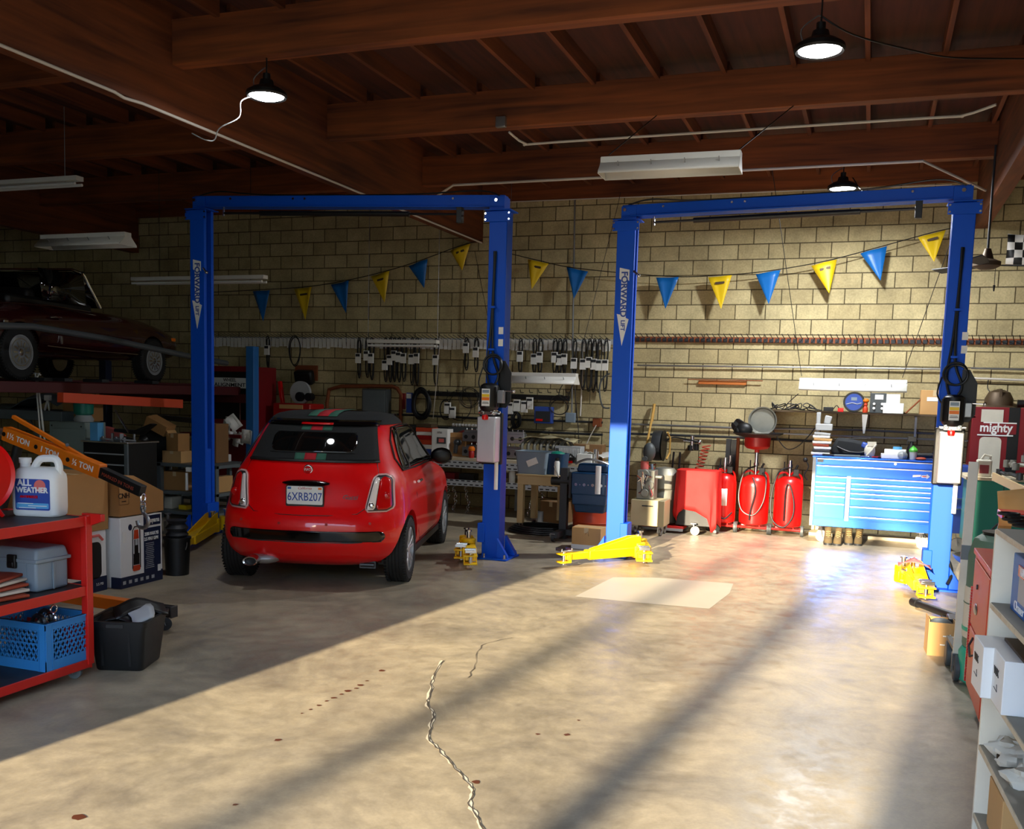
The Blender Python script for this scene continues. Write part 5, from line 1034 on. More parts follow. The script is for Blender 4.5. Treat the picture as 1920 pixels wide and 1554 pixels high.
# alignment machine with sign, papers, against the wall
q = P(440,720,Y=12.0); AM = T('alignment_machine','maroon wheel alignment cabinet with letter sign in the left corner','cabinet',(P(441,700,Y=12.2).x,12.2,0)); O('cabinet', G().bb((-.48,-.1,0),(.38,.5,1.98)), 'maroon', AM, .01)
O('dark_recess', G().bb((-.42,-.11,1.2),(.3,-.1,1.9)), 'black', AM); sg = O('sign_board', G().bb((-.32,-.13,1.66),(.34,-.115,1.81)), 'plate', AM)
TX('WHEEL', .07, 'black', sg, (.0,-.132,1.775), bold=.001); TX('ALIGNMENT', .075, 'black', sg, (.0,-.132,1.705), bold=.001, sx=1.3)
O('tray', G().bb((-.6,-.5,.95),(.45,-.1,1.0)), 'maroon', AM, .004); O('wire_rack', G().tube([(-.4,-.2,1.5),(-.4,-.3,1.5),(.3,-.3,1.5),(.3,-.3,1.1)], .01, 6).tube([(-.1,-.2,1.6),(-.1,-.3,1.58),(.1,-.3,1.58)], .008, 6), 'chrome', AM)
for i in range(9):
    q = P(random.uniform(420,475),random.uniform(782,835),Y=11.75); g = G(); w_ = random.uniform(.08,.16); g.grid([[(x*w_*.5,.03*math.sin(x*2+i),z*w_*.7) for x in (-1,-.3,.4,1)] for z in (-1,0,1)])
    S('paper_sheet','crumpled paper sheet hanging in the pile on the maroon cabinet','paper',g,'paper',q,rot=(random.uniform(-.4,.4),random.uniform(-.8,.8),random.uniform(-.5,.5)),group='papers piled on the maroon cabinet',thick=.002)
t = T('gauge_stand','white gauge box on the small table left of the hatchback','box',(P(411,868,Y=11.2).x,11.2,.60)); O('base', G().box((0,0,.1),(.26,.2,.1)), 'white', t, .01); O('dark_slot', G().box((.0,-.103,.09),(.2,.005,.05),(0,-.3,0)), 'black', t)
t = T('side_table','grey steel table between the left lift post and the hatchback','table',(P(415,872,Y=11.2).x,11.2,0)); O('top', G().bb((-.6,-.25,.60),(.42,.3,.64)), 'greyp', t, .003); O('lower_shelf', G().bb((-.6,-.2,.12),(.3,.3,.16)), 'greyp', t, .003)
for x in (-.55,.25): O('leg', G().bb((x,-.22,0),(x+.05,-.17,.60)), 'greyp', t)
t = T('tire_machine','red tyre changing machine with round white dial behind the hatchback','machine',(P(560,770,Y=12.6).x,12.6,0)); O('cabinet', G().bb((-.32,-.2,0),(.32,.2,1.46)), 'redcab', t, .02); O('label_panel', G().bb((-.2,-.21,1.38),(.2,-.2,1.44)), 'cardl', t); O('dial', G().cyl((.05,-.05,1.62),(.05,0,1.62),.17,n=32), 'lgrey', t)
O('hub', G().cyl((.07,-.1,1.56),(.07,.0,1.56),.07,n=20).cyl((.22,-.1,1.56),(.22,0,1.56),.06,n=20), 'black', t); O('lever', G().beam((-.27,0,1.4),(-.33,0,1.78),.06,.05), 'lampred', t, .006)
# ---------------------------------------------------------------- middle: long workbench
BX0, BX1, BY0, BY1 = P(765,855,Y=12.35).x-.3, P(1150,870,Y=12.35).x, 12.35, 13.25; zb = P(860,858,Y=12.35).z
WBn = T('workbench','long workbench with perforated steel beams behind the hatchback','workbench',(0,0,0))
O('top', G().bb((BX0,BY0,zb-.04),(BX1,BY1,zb)), 'ply', WBn, .002)
m_ = bpy.data.materials.new('perforated_steel'); m_.use_nodes = True; nt_ = m_.node_tree; b_ = nt_.nodes['Principled BSDF']; tc = nt_.nodes.new('ShaderNodeTexCoord'); sx_ = nt_.nodes.new('ShaderNodeSeparateXYZ'); cx_ = nt_.nodes.new('ShaderNodeCombineXYZ')
br_ = nt_.nodes.new('ShaderNodeTexBrick'); br_.inputs['Scale'].default_value = 1; br_.inputs['Brick Width'].default_value = .085; br_.inputs['Row Height'].default_value = .05; br_.inputs['Mortar Size'].default_value = .017; br_.inputs['Mortar Smooth'].default_value = 0
br_.inputs['Color1'].default_value = lin('#15171a'); br_.inputs['Color2'].default_value = lin('#15171a'); br_.inputs['Mortar'].default_value = lin('#b4b8bb')
nt_.links.new(tc.outputs['Object'], sx_.inputs[0]); nt_.links.new(sx_.outputs[0], cx_.inputs[0]); nt_.links.new(sx_.outputs[2], cx_.inputs[1]); nt_.links.new(cx_.outputs[0], br_.inputs['Vector']); nt_.links.new(br_.outputs['Color'], b_.inputs['Base Color']); b_.inputs['Roughness'].default_value = .4; MATS['perf'] = m_
zl = P(860,905,Y=12.35).z
for z0, z1 in ((zb-.14,zb-.042),(zl-.04,zl+.04)): O('perforated_beam', G().bb((BX0,BY0-.004,z0),(BX1,BY0+.03,z1)), 'perf', WBn)
O('lower_shelf', G().bb((BX0,BY0+.03,zl),(BX1,BY1,zl+.02)), 'ply', WBn)
for x in (BX0+.05,(BX0+BX1)/2,BX1-.05):
    for y in (BY0+.03,BY1-.03): O('post', G().box((x,y,zb/2-.02),(.05,.05,zb-.04)), 'lgrey', WBn)
zt = zb+.001
def bx(px, dy=.2): return P(px,850,Y=BY0+dy).x
def put(px, dy=.2): return (bx(px,dy),BY0+dy,zt)
t = T('product_box','tall white printed box on the left of the workbench','box',put(829)); O('carton', G().box((0,0,.19),(.24,.2,.38)), 'white', t, .003); O('red_window', G().box((.03,-.102,.22),(.14,.003,.09)), 'greyd', t); O('print_label', G().box((.03,-.104,.22),(.08,.002,.05)), 'pink', t); O('lower_label', G().box((.03,-.102,.05),(.14,.003,.05)), 'greyd', t)
TX('1751', .04, 'greyd', t, (.0,-.102,.33))
for i,(c,h) in enumerate((('mlead',.09),('paper',.06),('redor',.07),('redcab',.06),('paper',.05),('redor',.06),('bronze',.05))):
    z = sum((.09,.06,.07,.06,.05,.06,.05)[:i]); S('parts_box',('blue','lowest white','lower orange-red','dark red','upper white','upper orange-red','topmost brown')[i]+' flat parts box in the stack left of the tall white box','box',G().box((0,0,h/2-.001),(.24+.02*(i%2),.2,h-.002)),c,(bx(797),BY0+.25,zt+z),.05*(i%3-1),bev=.003)
t = carton(put(862,.3),(.28,.2,.33),0,'open cardboard box with a black pump inside, on the workbench','card',tape=False); O('inside', G().box((0,-.102,.15),(.24,.004,.24)), 'cardd', t); O('pump', G().ball((0,-.12,.2),.045).cyl((0,-.12,.2),(-.02,-.12,.05),.03).torus((.03,-.12,.2),.035,.01,'y'), 'gunm', t)
S('striped_bar','black and white striped bar on top of the workbench clutter','bar',(lambda g: ([g.cyl((i*.05,0,0),(i*.05+.03,0,0),.022,n=10) for i in range(12)], g)[1])(G()),'white',(bx(845,.5),BY0+.55,zt+.43)); 
S('red_cloth','dark red cloth bundle behind the cylinder heads','cloth',G().ball((0,0,.14),.2,(1.6,.7,.8)),'maroon',(bx(885,.5),BY0+.5,zt+.08)); S('grey_block','grey crate supporting the striped bar','crate',G().bb((-.35,-.1,0),(.4,.1,.4)),'greyd',(bx(880,.5),BY0+.62,zt),bev=.01)
def head(label, loc, rz=0, L=.45, m='steel'):
    t = T('cylinder_head', label, 'engine part', loc, rz); O('casting', G().box((0,0,.08),(L,.16,.13)).box((0,0,.155),(L*.95,.1,.04)), m, t, .008)
    for k in range(4): O('port', G().cyl(((k-1.5)*L/4,-.085,.08),((k-1.5)*L/4,-.078,.08),.028,n=16), 'black', t)
    g = G(); g = G()
    for k in range(6): g.cyl(((k-2.5)*L/6,0,.175),((k-2.5)*L/6,0,.2),.01,n=8)
    O('studs', g, 'chrome', t); return t
head('grey cylinder head upright left of the middle lift post', put(898,.25)); head('second cylinder head stacked on the first beside the middle lift post', (bx(898,.25),BY0+.25,zt+.205)); head('cylinder head just right of the middle lift tank', put(950,.25)); head('cylinder head on top of the one right of the lift tank', (bx(955,.25),BY0+.25,zt+.205), .1)
t = T('plastic_bottle','small orange bottle in front of the cylinder heads','bottle',put(884,.08)); O('bottle', G().lathe([(.035,0),(.04,.02),(.04,.09),(.02,.12),(.001,.12)], n=20), 'redcab', t); O('cap', G().lathe([(.045,.1),(.05,.13),(.03,.16),(.001,.16)], n=16), 'orange', t)
t = T('plastic_jar','dark round jar near the hatchback mirror','jar',put(775,.2)); O('jar', G().lathe([(.06,0),(.07,.02),(.07,.12),(.05,.15),(.001,.15)], n=20), 'dkgrey', t); O('lid', G().lathe([(.055,.15),(.055,.18),(.001,.18)], n=20), 'black', t)
S('black_box','black box stacked at the left end of the workbench','box',G().box((0,0,.09),(.26,.2,.18)),'dkgrey',(bx(780,.4),BY0+.45,zt+.2),bev=.006); S('dark_crate','dark crate under the black box on the workbench','box',G().box((0,0,.1),(.3,.25,.198)),'black',(bx(780,.4),BY0+.45,zt),bev=.006)
t = T('intake_manifold','tangled silver manifold under a paper sheet on the workbench','engine part',put(1025,.3)); g = G()
for k in range(7): g.tube(smooth_path([(-.3+k*.09,-.1,.05),(-.32+k*.09,-.12,.2),(-.25+k*.09,.0,.3),(-.2+k*.09,.1,.2)],4), .025, 8)
O('runners', g.box((0,0,.06),(.6,.25,.1)), 'galv', t, ang=40); g = G(); g.grid([[(x*.11,y*.08,.33+.02*math.sin(x*1.8+y)-.01*abs(x)) for x in range(-4,5)] for y in range(-2,3)]); O('paper_cover', g, 'cream', t, thick=.003)
t = T('heater_core','white finned box with grille at the right of the workbench','heater',put(1068,.22)); O('case', G().box((0,0,.11),(.36,.2,.22)), 'lgrey', t, .006); g = G()
for k in range(14): g.box((-.11+k*.022,-.103,.12),(.006,.006,.15))
O('grille_slats', g, 'white', t); O('dark_side', G().box((-.15,-.102,.12),(.04,.004,.14)), 'greyd', t)
carton(put(1098,.1),(.2,.14,.13),0,'white and yellow box in front of the finned box','white',tape=False)
carton((bx(1105,.5),BY0+.5,zt),(.4,.25,.24),.05,'brown open cardboard box behind the white and yellow box','cardd'); S('can','small striped can near the second lift post','can',G().cyl((0,0,0),(0,0,.2),.033,n=20),'chrome',put(1118,.1)); t = T('red_clamp','red and black clamp on the workbench','clamp',put(1070,.03)); O('jaw', G().box((0,0,.05),(.1,.05,.06)).tube([(-.06,0,.05),(0,0,.12),(.07,0,.06)], .015, 6), 'black', t); O('pad', G().box((0,-.03,.02),(.07,.02,.03)), 'lampred', t)
S('cable_pile','dark wires heaped behind the finned box','cable',(lambda g: ([g.torus((random.uniform(-.15,.15),random.uniform(-.05,.05),.03+.02*i),.1,.008,'z',20,6) for i in range(8)], g)[1])(G()),'cable',(bx(1040,.6),BY0+.65,zt+.0))
for px, lb, c in ((812,'white card box on the lower shelf of the workbench','paper'),(845,'dark red box on the lower shelf','maroon'),(880,'black box on the lower shelf','black')): S('parts_box',lb,'box',G().box((0,0,.05),(.22,.2,.1)),c,(bx(px),BY0+.2,zl+.021),bev=.004)
# snow chains below the bench
for i, px in enumerate((773,843,857,876,1005,1015)):
    a = P(px,912,Y=BY0+.25); g = G(); x0 = 0
    for k in range(14): x0 += random.uniform(-.03,.03); g.torus((x0,0,-.02-.038*k),.017,.005,'y' if k % 2 else 'x',10,5,1.3)
    S('snow_chain','bright chain hanging under the workbench, '+('farthest left','second from left','third from left','beside the middle lift post','left one under the cream table','right one under the cream table')[i],'chain',g,'chrome',(a.x,BY0+.2,zl-.0),group='chains hanging below the workbench')
# cream rolling table with bin
q = P(970,888,Y=11.25); ZT = q.z; TBL = T('rolling_table','cream wooden table on one caster with a plastic bin on top','table',(q.x,11.25,0)); wT = P(1112,893,Y=11.25).x-q.x
O('top', G().bb((-.02,0,ZT-.02),(wT,.62,ZT)).bb((0,.01,ZT-.13),(wT,.05,ZT-.02)), 'tan', TBL, .003)
for x, y in ((0,.02),(wT-.08,.02),(.0,.54),(wT-.08,.54),(wT*.38,.5)): O('leg', G().bb((x,y,.1),(x+.075,y+.075,ZT-.02)), 'tan', TBL, .003)
for x, y in ((.04,.06),(wT-.05,.06),(.04,.56),(wT-.05,.56)): caster(TBL, x, y, .038, .1, .03, -.5, 'black')
b0 = T('plastic_bin','clear grey storage bin with a paper note on the cream table','bin',(P(1000,885,Y=11.4).x,11.45,ZT)); g = G(); R = [[(a,b,z) for a, b in rrect(w,d,.03,3)] for z, w, d in ((0,.36,.28),(.27,.42,.33),(.28,.44,.35),(.28,.41,.32),(.01,.35,.27))]; rr = g.grid(R, True); g.b.faces.new(rr[0]); g.b.faces.new(rr[-1]); O('tub', g, 'greybox', b0); O('note', G().box((.02,-.165,.15),(.14,.003,.08),(.1,-.4,0)), 'paper', b0)
b0 = T('plastic_bin','dark teal bin full of parts right of the clear grey bin','bin',(P(1040,885,Y=11.4).x,11.5,ZT)); g = G(); R = [[(a,b,z) for a, b in rrect(w,d,.03,3)] for z, w, d in ((0,.2,.24),(.26,.24,.28),(.26,.22,.26),(.01,.18,.22))]; rr = g.grid(R, True); g.b.faces.new(rr[0]); g.b.faces.new(rr[-1]); O('tub', g, 'engine', b0); O('contents', G().ball((0,0,.24),.1,(1,1,.5)), 'teal', b0)
t = T('spray_can','white spray can on the cream table','spray can',(P(1044,885,Y=11.3).x,11.3,ZT)); O('can', G().lathe([(.032,0),(.033,.16),(.025,.18),(.001,.18)], n=20), 'white', t); O('cap', G().lathe([(.024,.18),(.024,.215),(.001,.215)], n=16), 'black', t)
S('paint_roller','white cylinder leaning behind the cream table','cylinder',G().cyl((0,0,0),(0,0,.32),.045,n=20),'paper',(P(948,905,Y=12.2).x,12.45,zl+.021))
# hoses and box on the floor
g = G()
for i in range(4): g.torus((0,0,.02+.02*i),.42-.03*i,.014,'z',40,6,.75)
S('hose_coil','black hose coiled flat on the floor under the cream table','hose',g,'hoseblk',P(1015,998,Z=0)); carton(P(1043,978,Z=0),(.34,.28,.28),-.3,'old cardboard box on the floor under the cream table','cardd')
S('can','small grey tin on the floor behind the coiled hose','can',G().cyl((0,0,0),(0,0,.14),.06,n=18),'steel',P(1010,978,Z=0))
t = carton(P(1098,1030,Z=0)+Vector((0,.12,0)),(.33,.24,.24),.0,'cardboard box with white base against the second lift post','cardl'); O('white_base', G().box((0,0,.025),(.335,.245,.05)), 'paper', t); O('arrow_print', G().tube([(-.01,-.122,.17),(.02,-.122,.2),(.03,-.122,.15)], .003, 5), 'cardd', t)
# engine on stand
ex = P(1105,930,Y=11.0); ES = T('engine_stand','dark steel engine stand beside the second lift post','stand',(P(1055,930,Y=10.95).x,10.95,0)); O('upright', G().box((.02,0,.42),(.09,.09,.84)), 'dkgrey', ES, .004); O('base_leg', G().beam((.02,.45,.08),(.02,-.35,.08),.08,.07).beam((.02,0,.08),(.8,0,.08),.08,.07), 'dkgrey', ES, .004)
O('head_tube', G().cyl((-.14,0,.68),(.18,0,.68),.05,n=18), 'black', ES); O('crank_handle', G().cyl((-.05,-.02,.72),(-.1,-.05,.86),.008), 'chrome', ES)
for x, y in ((.02,-.33),(.02,.43),(.78,0)): caster(ES, x-.02, y, .05, .1, .035, PI/2, 'dkgrey')
EN = T('engine','dark blue engine block mounted on the stand','engine',(P(1110,930,Y=10.95).x,10.95,.40)); O('block', G().box((0,0,.28),(.42,.34,.26)).box((0,0,.1),(.4,.3,.14),tx=1.05), 'engine', EN, .015); O('valve_cover', G().box((.02,0,.46),(.38,.2,.1),tx=.92,ty=.8), 'engine', EN, .02); O('oil_sump', G().box((0,0,.0),(.34,.22,.12),tx=1.15,ty=1.2), 'engine', EN, .015)
g = G()
for k in range(4): g.cyl((-.15+k*.1,-.18,.27),(-.15+k*.1,-.165,.27),.018,n=12).cyl((-.1+k*.1,-.185,.27),(-.1+k*.1,-.165,.27),.008,n=8)
O('core_plugs', g, 'chrome', EN); O('flange', G().box((-.23,0,.25),(.03,.3,.3)).cyl((-.26,0,.28),(-.22,0,.28),.08), 'black', EN, .004); O('oil_filter', G().cyl((.13,-.24,.18),(.13,-.24,.5),.032,n=18), 'white', EN); O('top_hose', G().tube(smooth_path([(-.2,-.05,.5),(-.05,-.08,.56),(.1,-.06,.54),(.2,-.02,.5)]), .014, 6), 'steel', EN)
t = T('oil_drum','orange and dark drum on the floor beneath the engine','drum',(P(1108,990,Y=11.25).x,11.35,0)); O('drum', G().lathe([(.24,0),(.25,.02),(.25,.17),(.256,.18),(.25,.19),(.25,.5),(.24,.52),(.001,.52)], n=32), 'redor', t); O('dark_band', G().lathe([(.252,.38),(.256,.39),(.256,.5),(.252,.51)], n=32), 'black', t)
S('fender_cover','white and red crumpled cover behind the engine','cover',(lambda g: (g.grid([[(x*.09,y*.06,.04*math.sin(x*1.5+y)) for x in range(-3,4)] for y in range(-2,3)]), g)[1])(G()),'paper',(bx(1128,.1),BY0+.3,zt+.12),thick=.003)
# cream cart + small engine behind post
q = P(1185,1003,Z=0); CC = T('parts_cart','small cream steel cart on casters beside the broom','cart',(q.x+.16,q.y+.2,0)); O('box', G().bb((-.2,-.16,.12),(.22,.2,.44)), 'cream', CC, .008); O('drawer_slot', G().bb((-.06,-.165,.36),(.08,-.16,.375)), 'dkgrey', CC)
for x, y in ((-.15,-.1),(.17,-.1),(-.15,.14),(.17,.14)): caster(CC, x, y, .045, .118, .03, 2.2, 'steel')
t = T('gearbox','shiny metal gearbox standing on the cream cart','engine part',(q.x+.12,q.y+.2,.441)); g = G().box((0,0,.18),(.22,.2,.36)).cyl((-.02,-.12,.3),(-.02,.0,.3),.07).cyl((.05,-.12,.18),(.05,0,.18),.06).cyl((0,-.14,.08),(0,0,.08),.05).cyl((.1,-.05,.28),(.2,-.05,.28),.02)
O('casting', g, 'galv', t, .008); g = G()
for k in range(16): g.cyl((random.uniform(-.1,.1),-.13,random.uniform(.03,.35)),(random.uniform(-.1,.1),-.1,random.uniform(.03,.35)),.012,n=8)
O('bolts', g, 'chrome', t)
S('helmet','grey respirator mask hanging by the second lift post','mask',G().ball((0,0,0),.09,(.9,.8,1.3)).cyl((-.03,-.07,-.08),(-.03,-.11,-.08),.03),'greyd',(q.x+.12,q.y+.24,1.02)); S('pink_tin','small pink tin under the grey mask','tin',G().cyl((0,0,-.05),(0,0,.05),.05),'pink',(q.x+.07,q.y+.24,.852))
# broom, hose reel, air hoses
S('broom_handle','yellow wooden broom leaning against the block wall','broom',G().cyl(P(1199,905,Y=12.9),P(1227,760,Y=13.3),.016,n=10).cyl(P(1222,790,Y=13.3),P(1227,757,Y=13.33),.02,n=10),'broom')
q = P(1234,835,Y=13.0); t = T('hose_reel','dark green hose reel on the wall beside the broom','reel',q); O('drum', G().lathe([(.12,-.06),(.2,-.06),(.205,-.03),(.205,.03),(.2,.06),(.12,.06)], ax='x', n=36), 'dkgrey', t); O('flange', G().lathe([(.03,.07),(.2,.07),(.21,.08),(.03,.08)], ax='x', n=32), 'black', t); O('bracket', G().tube([(.12,0,.18),(.14,.1,.1),(.14,.1,-.1),(.12,0,-.18)], .014, 6), 'broom', t)
t = T('air_regulator','silver air regulator with gauges on the wall pipe','regulator',P(1298,828,Y=13.2)); O('body', G().cyl((-.12,0,.01),(.12,0,0),.018).cyl((0,0,-.1),(0,0,.08),.03).ball((.1,-.02,.0),.04), 'chrome', t); O('wall_bracket', G().bb((-.03,0,-.02),(.03,.2,.02)), 'steel', t); O('bowl', G().cyl((-.02,0,-.12),(-.02,0,-.05),.04).cyl((.06,0,-.11),(.06,0,-.03),.035), 'black', t)
def helix(a, b, R, n, r): a, b = Vector(a), Vector(b); return G().tube([a.lerp(b,i/(n*14))+Vector((R*math.cos(2*PI*i/14),R*.6*math.sin(2*PI*i/14),0)) for i in range(n*14+1)], r, 6)
S('coiled_hose','orange-red coiled air hose hanging from the regulator','hose',helix(P(1325,835,Y=13.1),P(1310,880,Y=13.0),.05,7,.008),'hosered'); S('coiled_hose','red coiled air hose hanging below the green reel','hose',helix(P(1222,870,Y=12.9),P(1226,930,Y=12.9),.05,7,.008),'hosered')
S('cable','black hose from the reel to the regulator','hose',G().tube(smooth_path(pp([(1246,828),(1262,820),(1285,823),(1310,829)],Y=13.15)),.01,6),'hoseblk')
S('grey_hose','thick grey hose curving down beside the polished tank','hose',G().tube(smooth_path(pp([(1222,870),(1224,905),(1221,935),(1218,960),(1220,985)],Y=12.6)),.02,8),'greybox')
q = P(1222,1000,Z=0); S('dolly','black hand truck leaning behind the cream cart','dolly',G().prism([(-.08,0),(.1,0),(.12,.6),(-.08,.62)],-.02,.02).tube([(.1,0,.5),(.12,.05,1.0),(.2,.05,1.0),(.2,.0,.5)],.014,6),'black',(q.x,q.y+.55,0))
# polished tank
q = P(1248,1000,Z=0); t = T('air_tank','dull polished metal tank on a red wheeled base','tank',(q.x-.10,q.y+.3,0)); O('tank', G().lathe([(.16,.1),(.18,.12),(.18,.45),(.165,.52),(.16,.53),(.18,.55),(.18,.72),(.12,.80),(.001,.82)], n=32), 'galv', t); O('base', G().bb((-.24,-.22,.05),(.3,.2,.09)), 'redcart', t, .004); O('front_lip', G().bb((-.24,-.24,.03),(.3,-.22,.06)), 'lgrey', t)
for x in (-.18,.24): caster(t, x, -.1, .03, .055, .02)
# red cloth draped machine
q = P(1297,1005,Z=0); DM = T('wheeled_machine','boxy dark machine hidden under a red cloth','machine',(q.x+.0,q.y+.35,0)); O('body', G().bb((-.24,-.18,.1),(.24,.18,.78)), 'black', DM, .01); caster(DM, .0, -.24, .055, .15, .04, 0, 'dirtw'); caster(DM, -.2, .1, .055, .15, .04); caster(DM, .2, .1, .055, .15, .04)
g = G(); rows = []; N_ = 36
for j in range(9):
    row = []
    for i in range(N_):
        tt = 2*PI*i/N_; c, s = math.cos(tt), math.sin(tt); ex = .35; x = .265*math.copysign(abs(c)**ex,c); y = .21*math.copysign(abs(s)**ex,s)
        dr = .63+.08*math.sin(tt*2+2.6)+.09*math.sin(5*tt+.4); k = j/8; z = .8-dr*k if j else .8; f = 1+.07*math.sin(9*tt+1)*k+.05*k
        row.append((x*f, y*f, z))
    rows.append(row)
rr = g.grid(rows, True); g.b.faces.new(rr[0]); S('red_cloth','bright red cloth draped over the boxy machine','cloth',g,'cloth',(q.x+.0,q.y+.35,0),thick=.004)
# red oil drums
def drum(px0, px1, label, kind, Yd=12.55):
    a, b = P(px0,950,Y=Yd), P(px1,950,Y=Yd); x = (a.x+b.x)/2; r = (b.x-a.x)/2; t = T('oil_drainer', label, 'oil tank', (x,Yd+r,0))
    O('tank', G().lathe([(r*.8,.11),(r*.97,.13),(r,.17),(r,.60),(r*.985,.64),(r*.8,.71),(r*.5,.745),(.001,.75)], n=40), 'reddrum', t)
    O('base_frame', G().tube([(-r,-r*.75,.08),(r,-r*.75,.08),(r*.9,r*.5,.08),(-r*.9,r*.5,.08)], .014, 6, True).cyl((-r*.5,-r*.6,.08),(-r*.45,-r*.6,.14),.008).cyl((r*.5,-r*.6,.08),(r*.45,-r*.6,.14),.008), 'redcart', t)
    for s in (-1,1): O('wheel', G().cyl((s*(r+.0),-r*.55,.07),(s*(r+.035),-r*.55,.07),.07,n=22).cyl((s*(r-.005),-r*.55,.07),(s*(r+.04),-r*.55,.07),.025,n=12), 'greyd', t, .003)
    for k in (-1,1): O('handle', G().tube(smooth_path([(k*r*.9,-.02,.64),(k*r*.8,-.05,.76),(k*r*.3,-.06,.80),(k*r*.1,-.04,.77)],5), .013, 8), 'reddrum', t)
    O('outlet_pipe', G().cyl((0,0,.74),(0,0,.95 if kind != 'pan' else 1.06),.024,n=14).cyl((0,0,.86),(0,0,.9),.034,n=14), 'chrome', t)
    O('valve', G().box((r*.45,-.05,.8),(.07,.05,.08)).cyl((r*.4,-.05,.84),(r*.55,-.05,.9),.014), 'black', t, .004); O('thin_rod', G().cyl((-r*.4,0,.72),(-r*.4,0,.93),.008), 'black', t)
    f = -r-.02; cc = (-r*.2,.0) 
    if kind == 'pan': pts = [(0,-.05,.86),(-r*.7,f*.7,.78),(-r*.98,f*.8,.5),(-r*.7,f,.30),(.1*r,f-.01,.25),(.7*r,f,.42),(.8*r,f*.7,.68),(.5*r,f*.4,.78)]
    else: pts = [(0,-.05,.86),(-r*.7,f*.7,.80),(-r*1.12,f*.8,.5),(-r*.98,f,.22),(-r*.2,f-.01,.12),(.4*r,f,.25),(.45*r,f,.45),(.1*r,f-.01,.66),(-.12*r,f-.01,.58),(-.15*r,f-.01,.2)]
    if kind == 'lab': pts = [(-.05,-.05,.86),(-r*.7,f*.6,.72),(-r*.8,f,.5),(-r*.3,f-.01,.25),(r*.3,f-.02,.18),(r*.85,f*.8,.26)]
    O('hose', G().tube(smooth_path(pts,6), .010, 8), 'hoseblk', t); 
    if kind == 'pan': O('drop_hose', G().tube(smooth_path([(-.02,f*.7,.72),(.03,f,.55),(-.02,f-.01,.3),(-.03,f-.01,.18)],5), .011, 8), 'hoseblk', t)
    if kind == 'lab': O('paper_label', (lambda g: (g.grid([[(r*1.006*math.sin(a_),-r*1.006*math.cos(a_),z) for a_ in [(-.5+.9*i/8) for i in range(9)]] for z in (.34,.56)]), g)[1])(G()), 'plate', t, thick=.002); O('gauge_tube', G().cyl((.06,0,.75),(.06,0,.98),.02), 'steel', t)
    return t, x, Yd+r
D1 = drum(1330,1376,'red oil tank with a white paper label beside the red cloth','lab'); D2 = drum(1383,1439,'middle red oil tank carrying the drain pan','pan'); D3 = drum(1448,1503,'right red oil tank with looped hose beside the tool chest','loop')
x, y = D2[1], D2[2]
t = T('drain_funnel','red funnel bowl under a wide grey tray on the middle oil tank','funnel',(x,y,1.061)); O('bowl', G().lathe([(.03,-.03),(.03,0),(.13,.02),(.16,.05),(.165,.16),(.001,.16)], n=32), 'redcab', t); O('tray', G().lathe([(.16,.16),(.27,.19),(.31,.21),(.315,.225),(.27,.215),(.15,.18),(.001,.18)], n=36), 'gunm', t)
t = T('round_pan','galvanised round pan standing on edge in the tray','pan',(x+.04,y+.12,1.25)); O('pan', G().lathe([(.001,-.02),(.15,-.02),(.165,-.05),(.18,-.055),(.18,-.04),(.165,.0),(.001,.0)], (0,0,.185), 'y', 40), 'galv', t)
S('rag','black rag bunched at the left of the grey tray','rag',G().ball((0,0,.07),.09,(1.2,.8,1)).ball((-.07,0,.05),.06),'cable',(x-.17,y-.05,1.25))
for px, y0, h, w, lb, m_ in ((1364,870,.5,.07,'narrow dark steel bar upright behind the labelled oil tank','dkgrey'),(1374,890,.42,.1,'wide dark panel upright behind the labelled oil tank','cable'),(1384,0,0,0,'','')):
    if h: q = P(px,850,Y=13.1); S('steel_bar',lb,'bar',G().bb((-w/2,-.03,0),(w/2,.03,1.12+h*.1)),m_,(q.x,13.2,0),bev=.004)
S('steel_post','thin rusty post between the labelled and middle oil tanks','post',G().cyl((0,0,0),(0,0,1.2),.022),'rust',(P(1383,850,Y=12.95).x,12.95,0))
# ---------------------------------------------------------------- right: blue tool chest
a, b = P(1517,990,Y=12.3), P(1745,1000,Y=12.3); CW = b.x-a.x+.02; TC = T('tool_chest','wide blue roller tool chest with chrome drawer edges','tool chest',(a.x,12.3,0),math.radians(-1)); zt = P(1620,858,Y=12.3).z; Z0 = .2
O('carcass', G().bb((0,.0,Z0),(CW,.5,zt-.02)), 'chest', TC, .006); O('top', G().bb((-.01,-.02,zt-.02),(CW+.01,.52,zt)), 'chest', TC, .004)
for x0, x1 in ((-.002,.035),(CW-.04,CW+.002)): O('corner_trim', G().bb((x0,-.022,Z0),(x1,.02,zt-.02)), 'lgrey', TC, .003)
sp = .40; O('centre_trim', G().bb((sp,-.02,Z0+.08),(sp+.045,.0,Z0+.62)), 'lgrey', TC, .002)
def drawer(x0, x1, z0, z1):
    d = O('drawer', G().bb((x0,-.016,z0+.004),(x1,.0,z1-.004)), 'chest', TC, .003); O('drawer_pull', G().bb((x0+.003,-.032,z1-.02),(x1-.003,-.014,z1-.006)), 'chrome', d, .002); return d
top = drawer(.045,CW-.05,zt-.105,zt-.02); O('lock', G().cyl((CW*.67,-.03,zt-.055),(CW*.67,-.014,zt-.055),.016,n=18), 'chrome', top); O('corner_label', G().bb((.05,-.019,zt-.075),(.12,-.016,zt-.03)), 'lgrey', top)
z = zt-.105
d2 = drawer(.045,CW-.05,z-.13,z); z -= .13; d3 = drawer(.045,CW-.05,z-.07,z); z -= .07
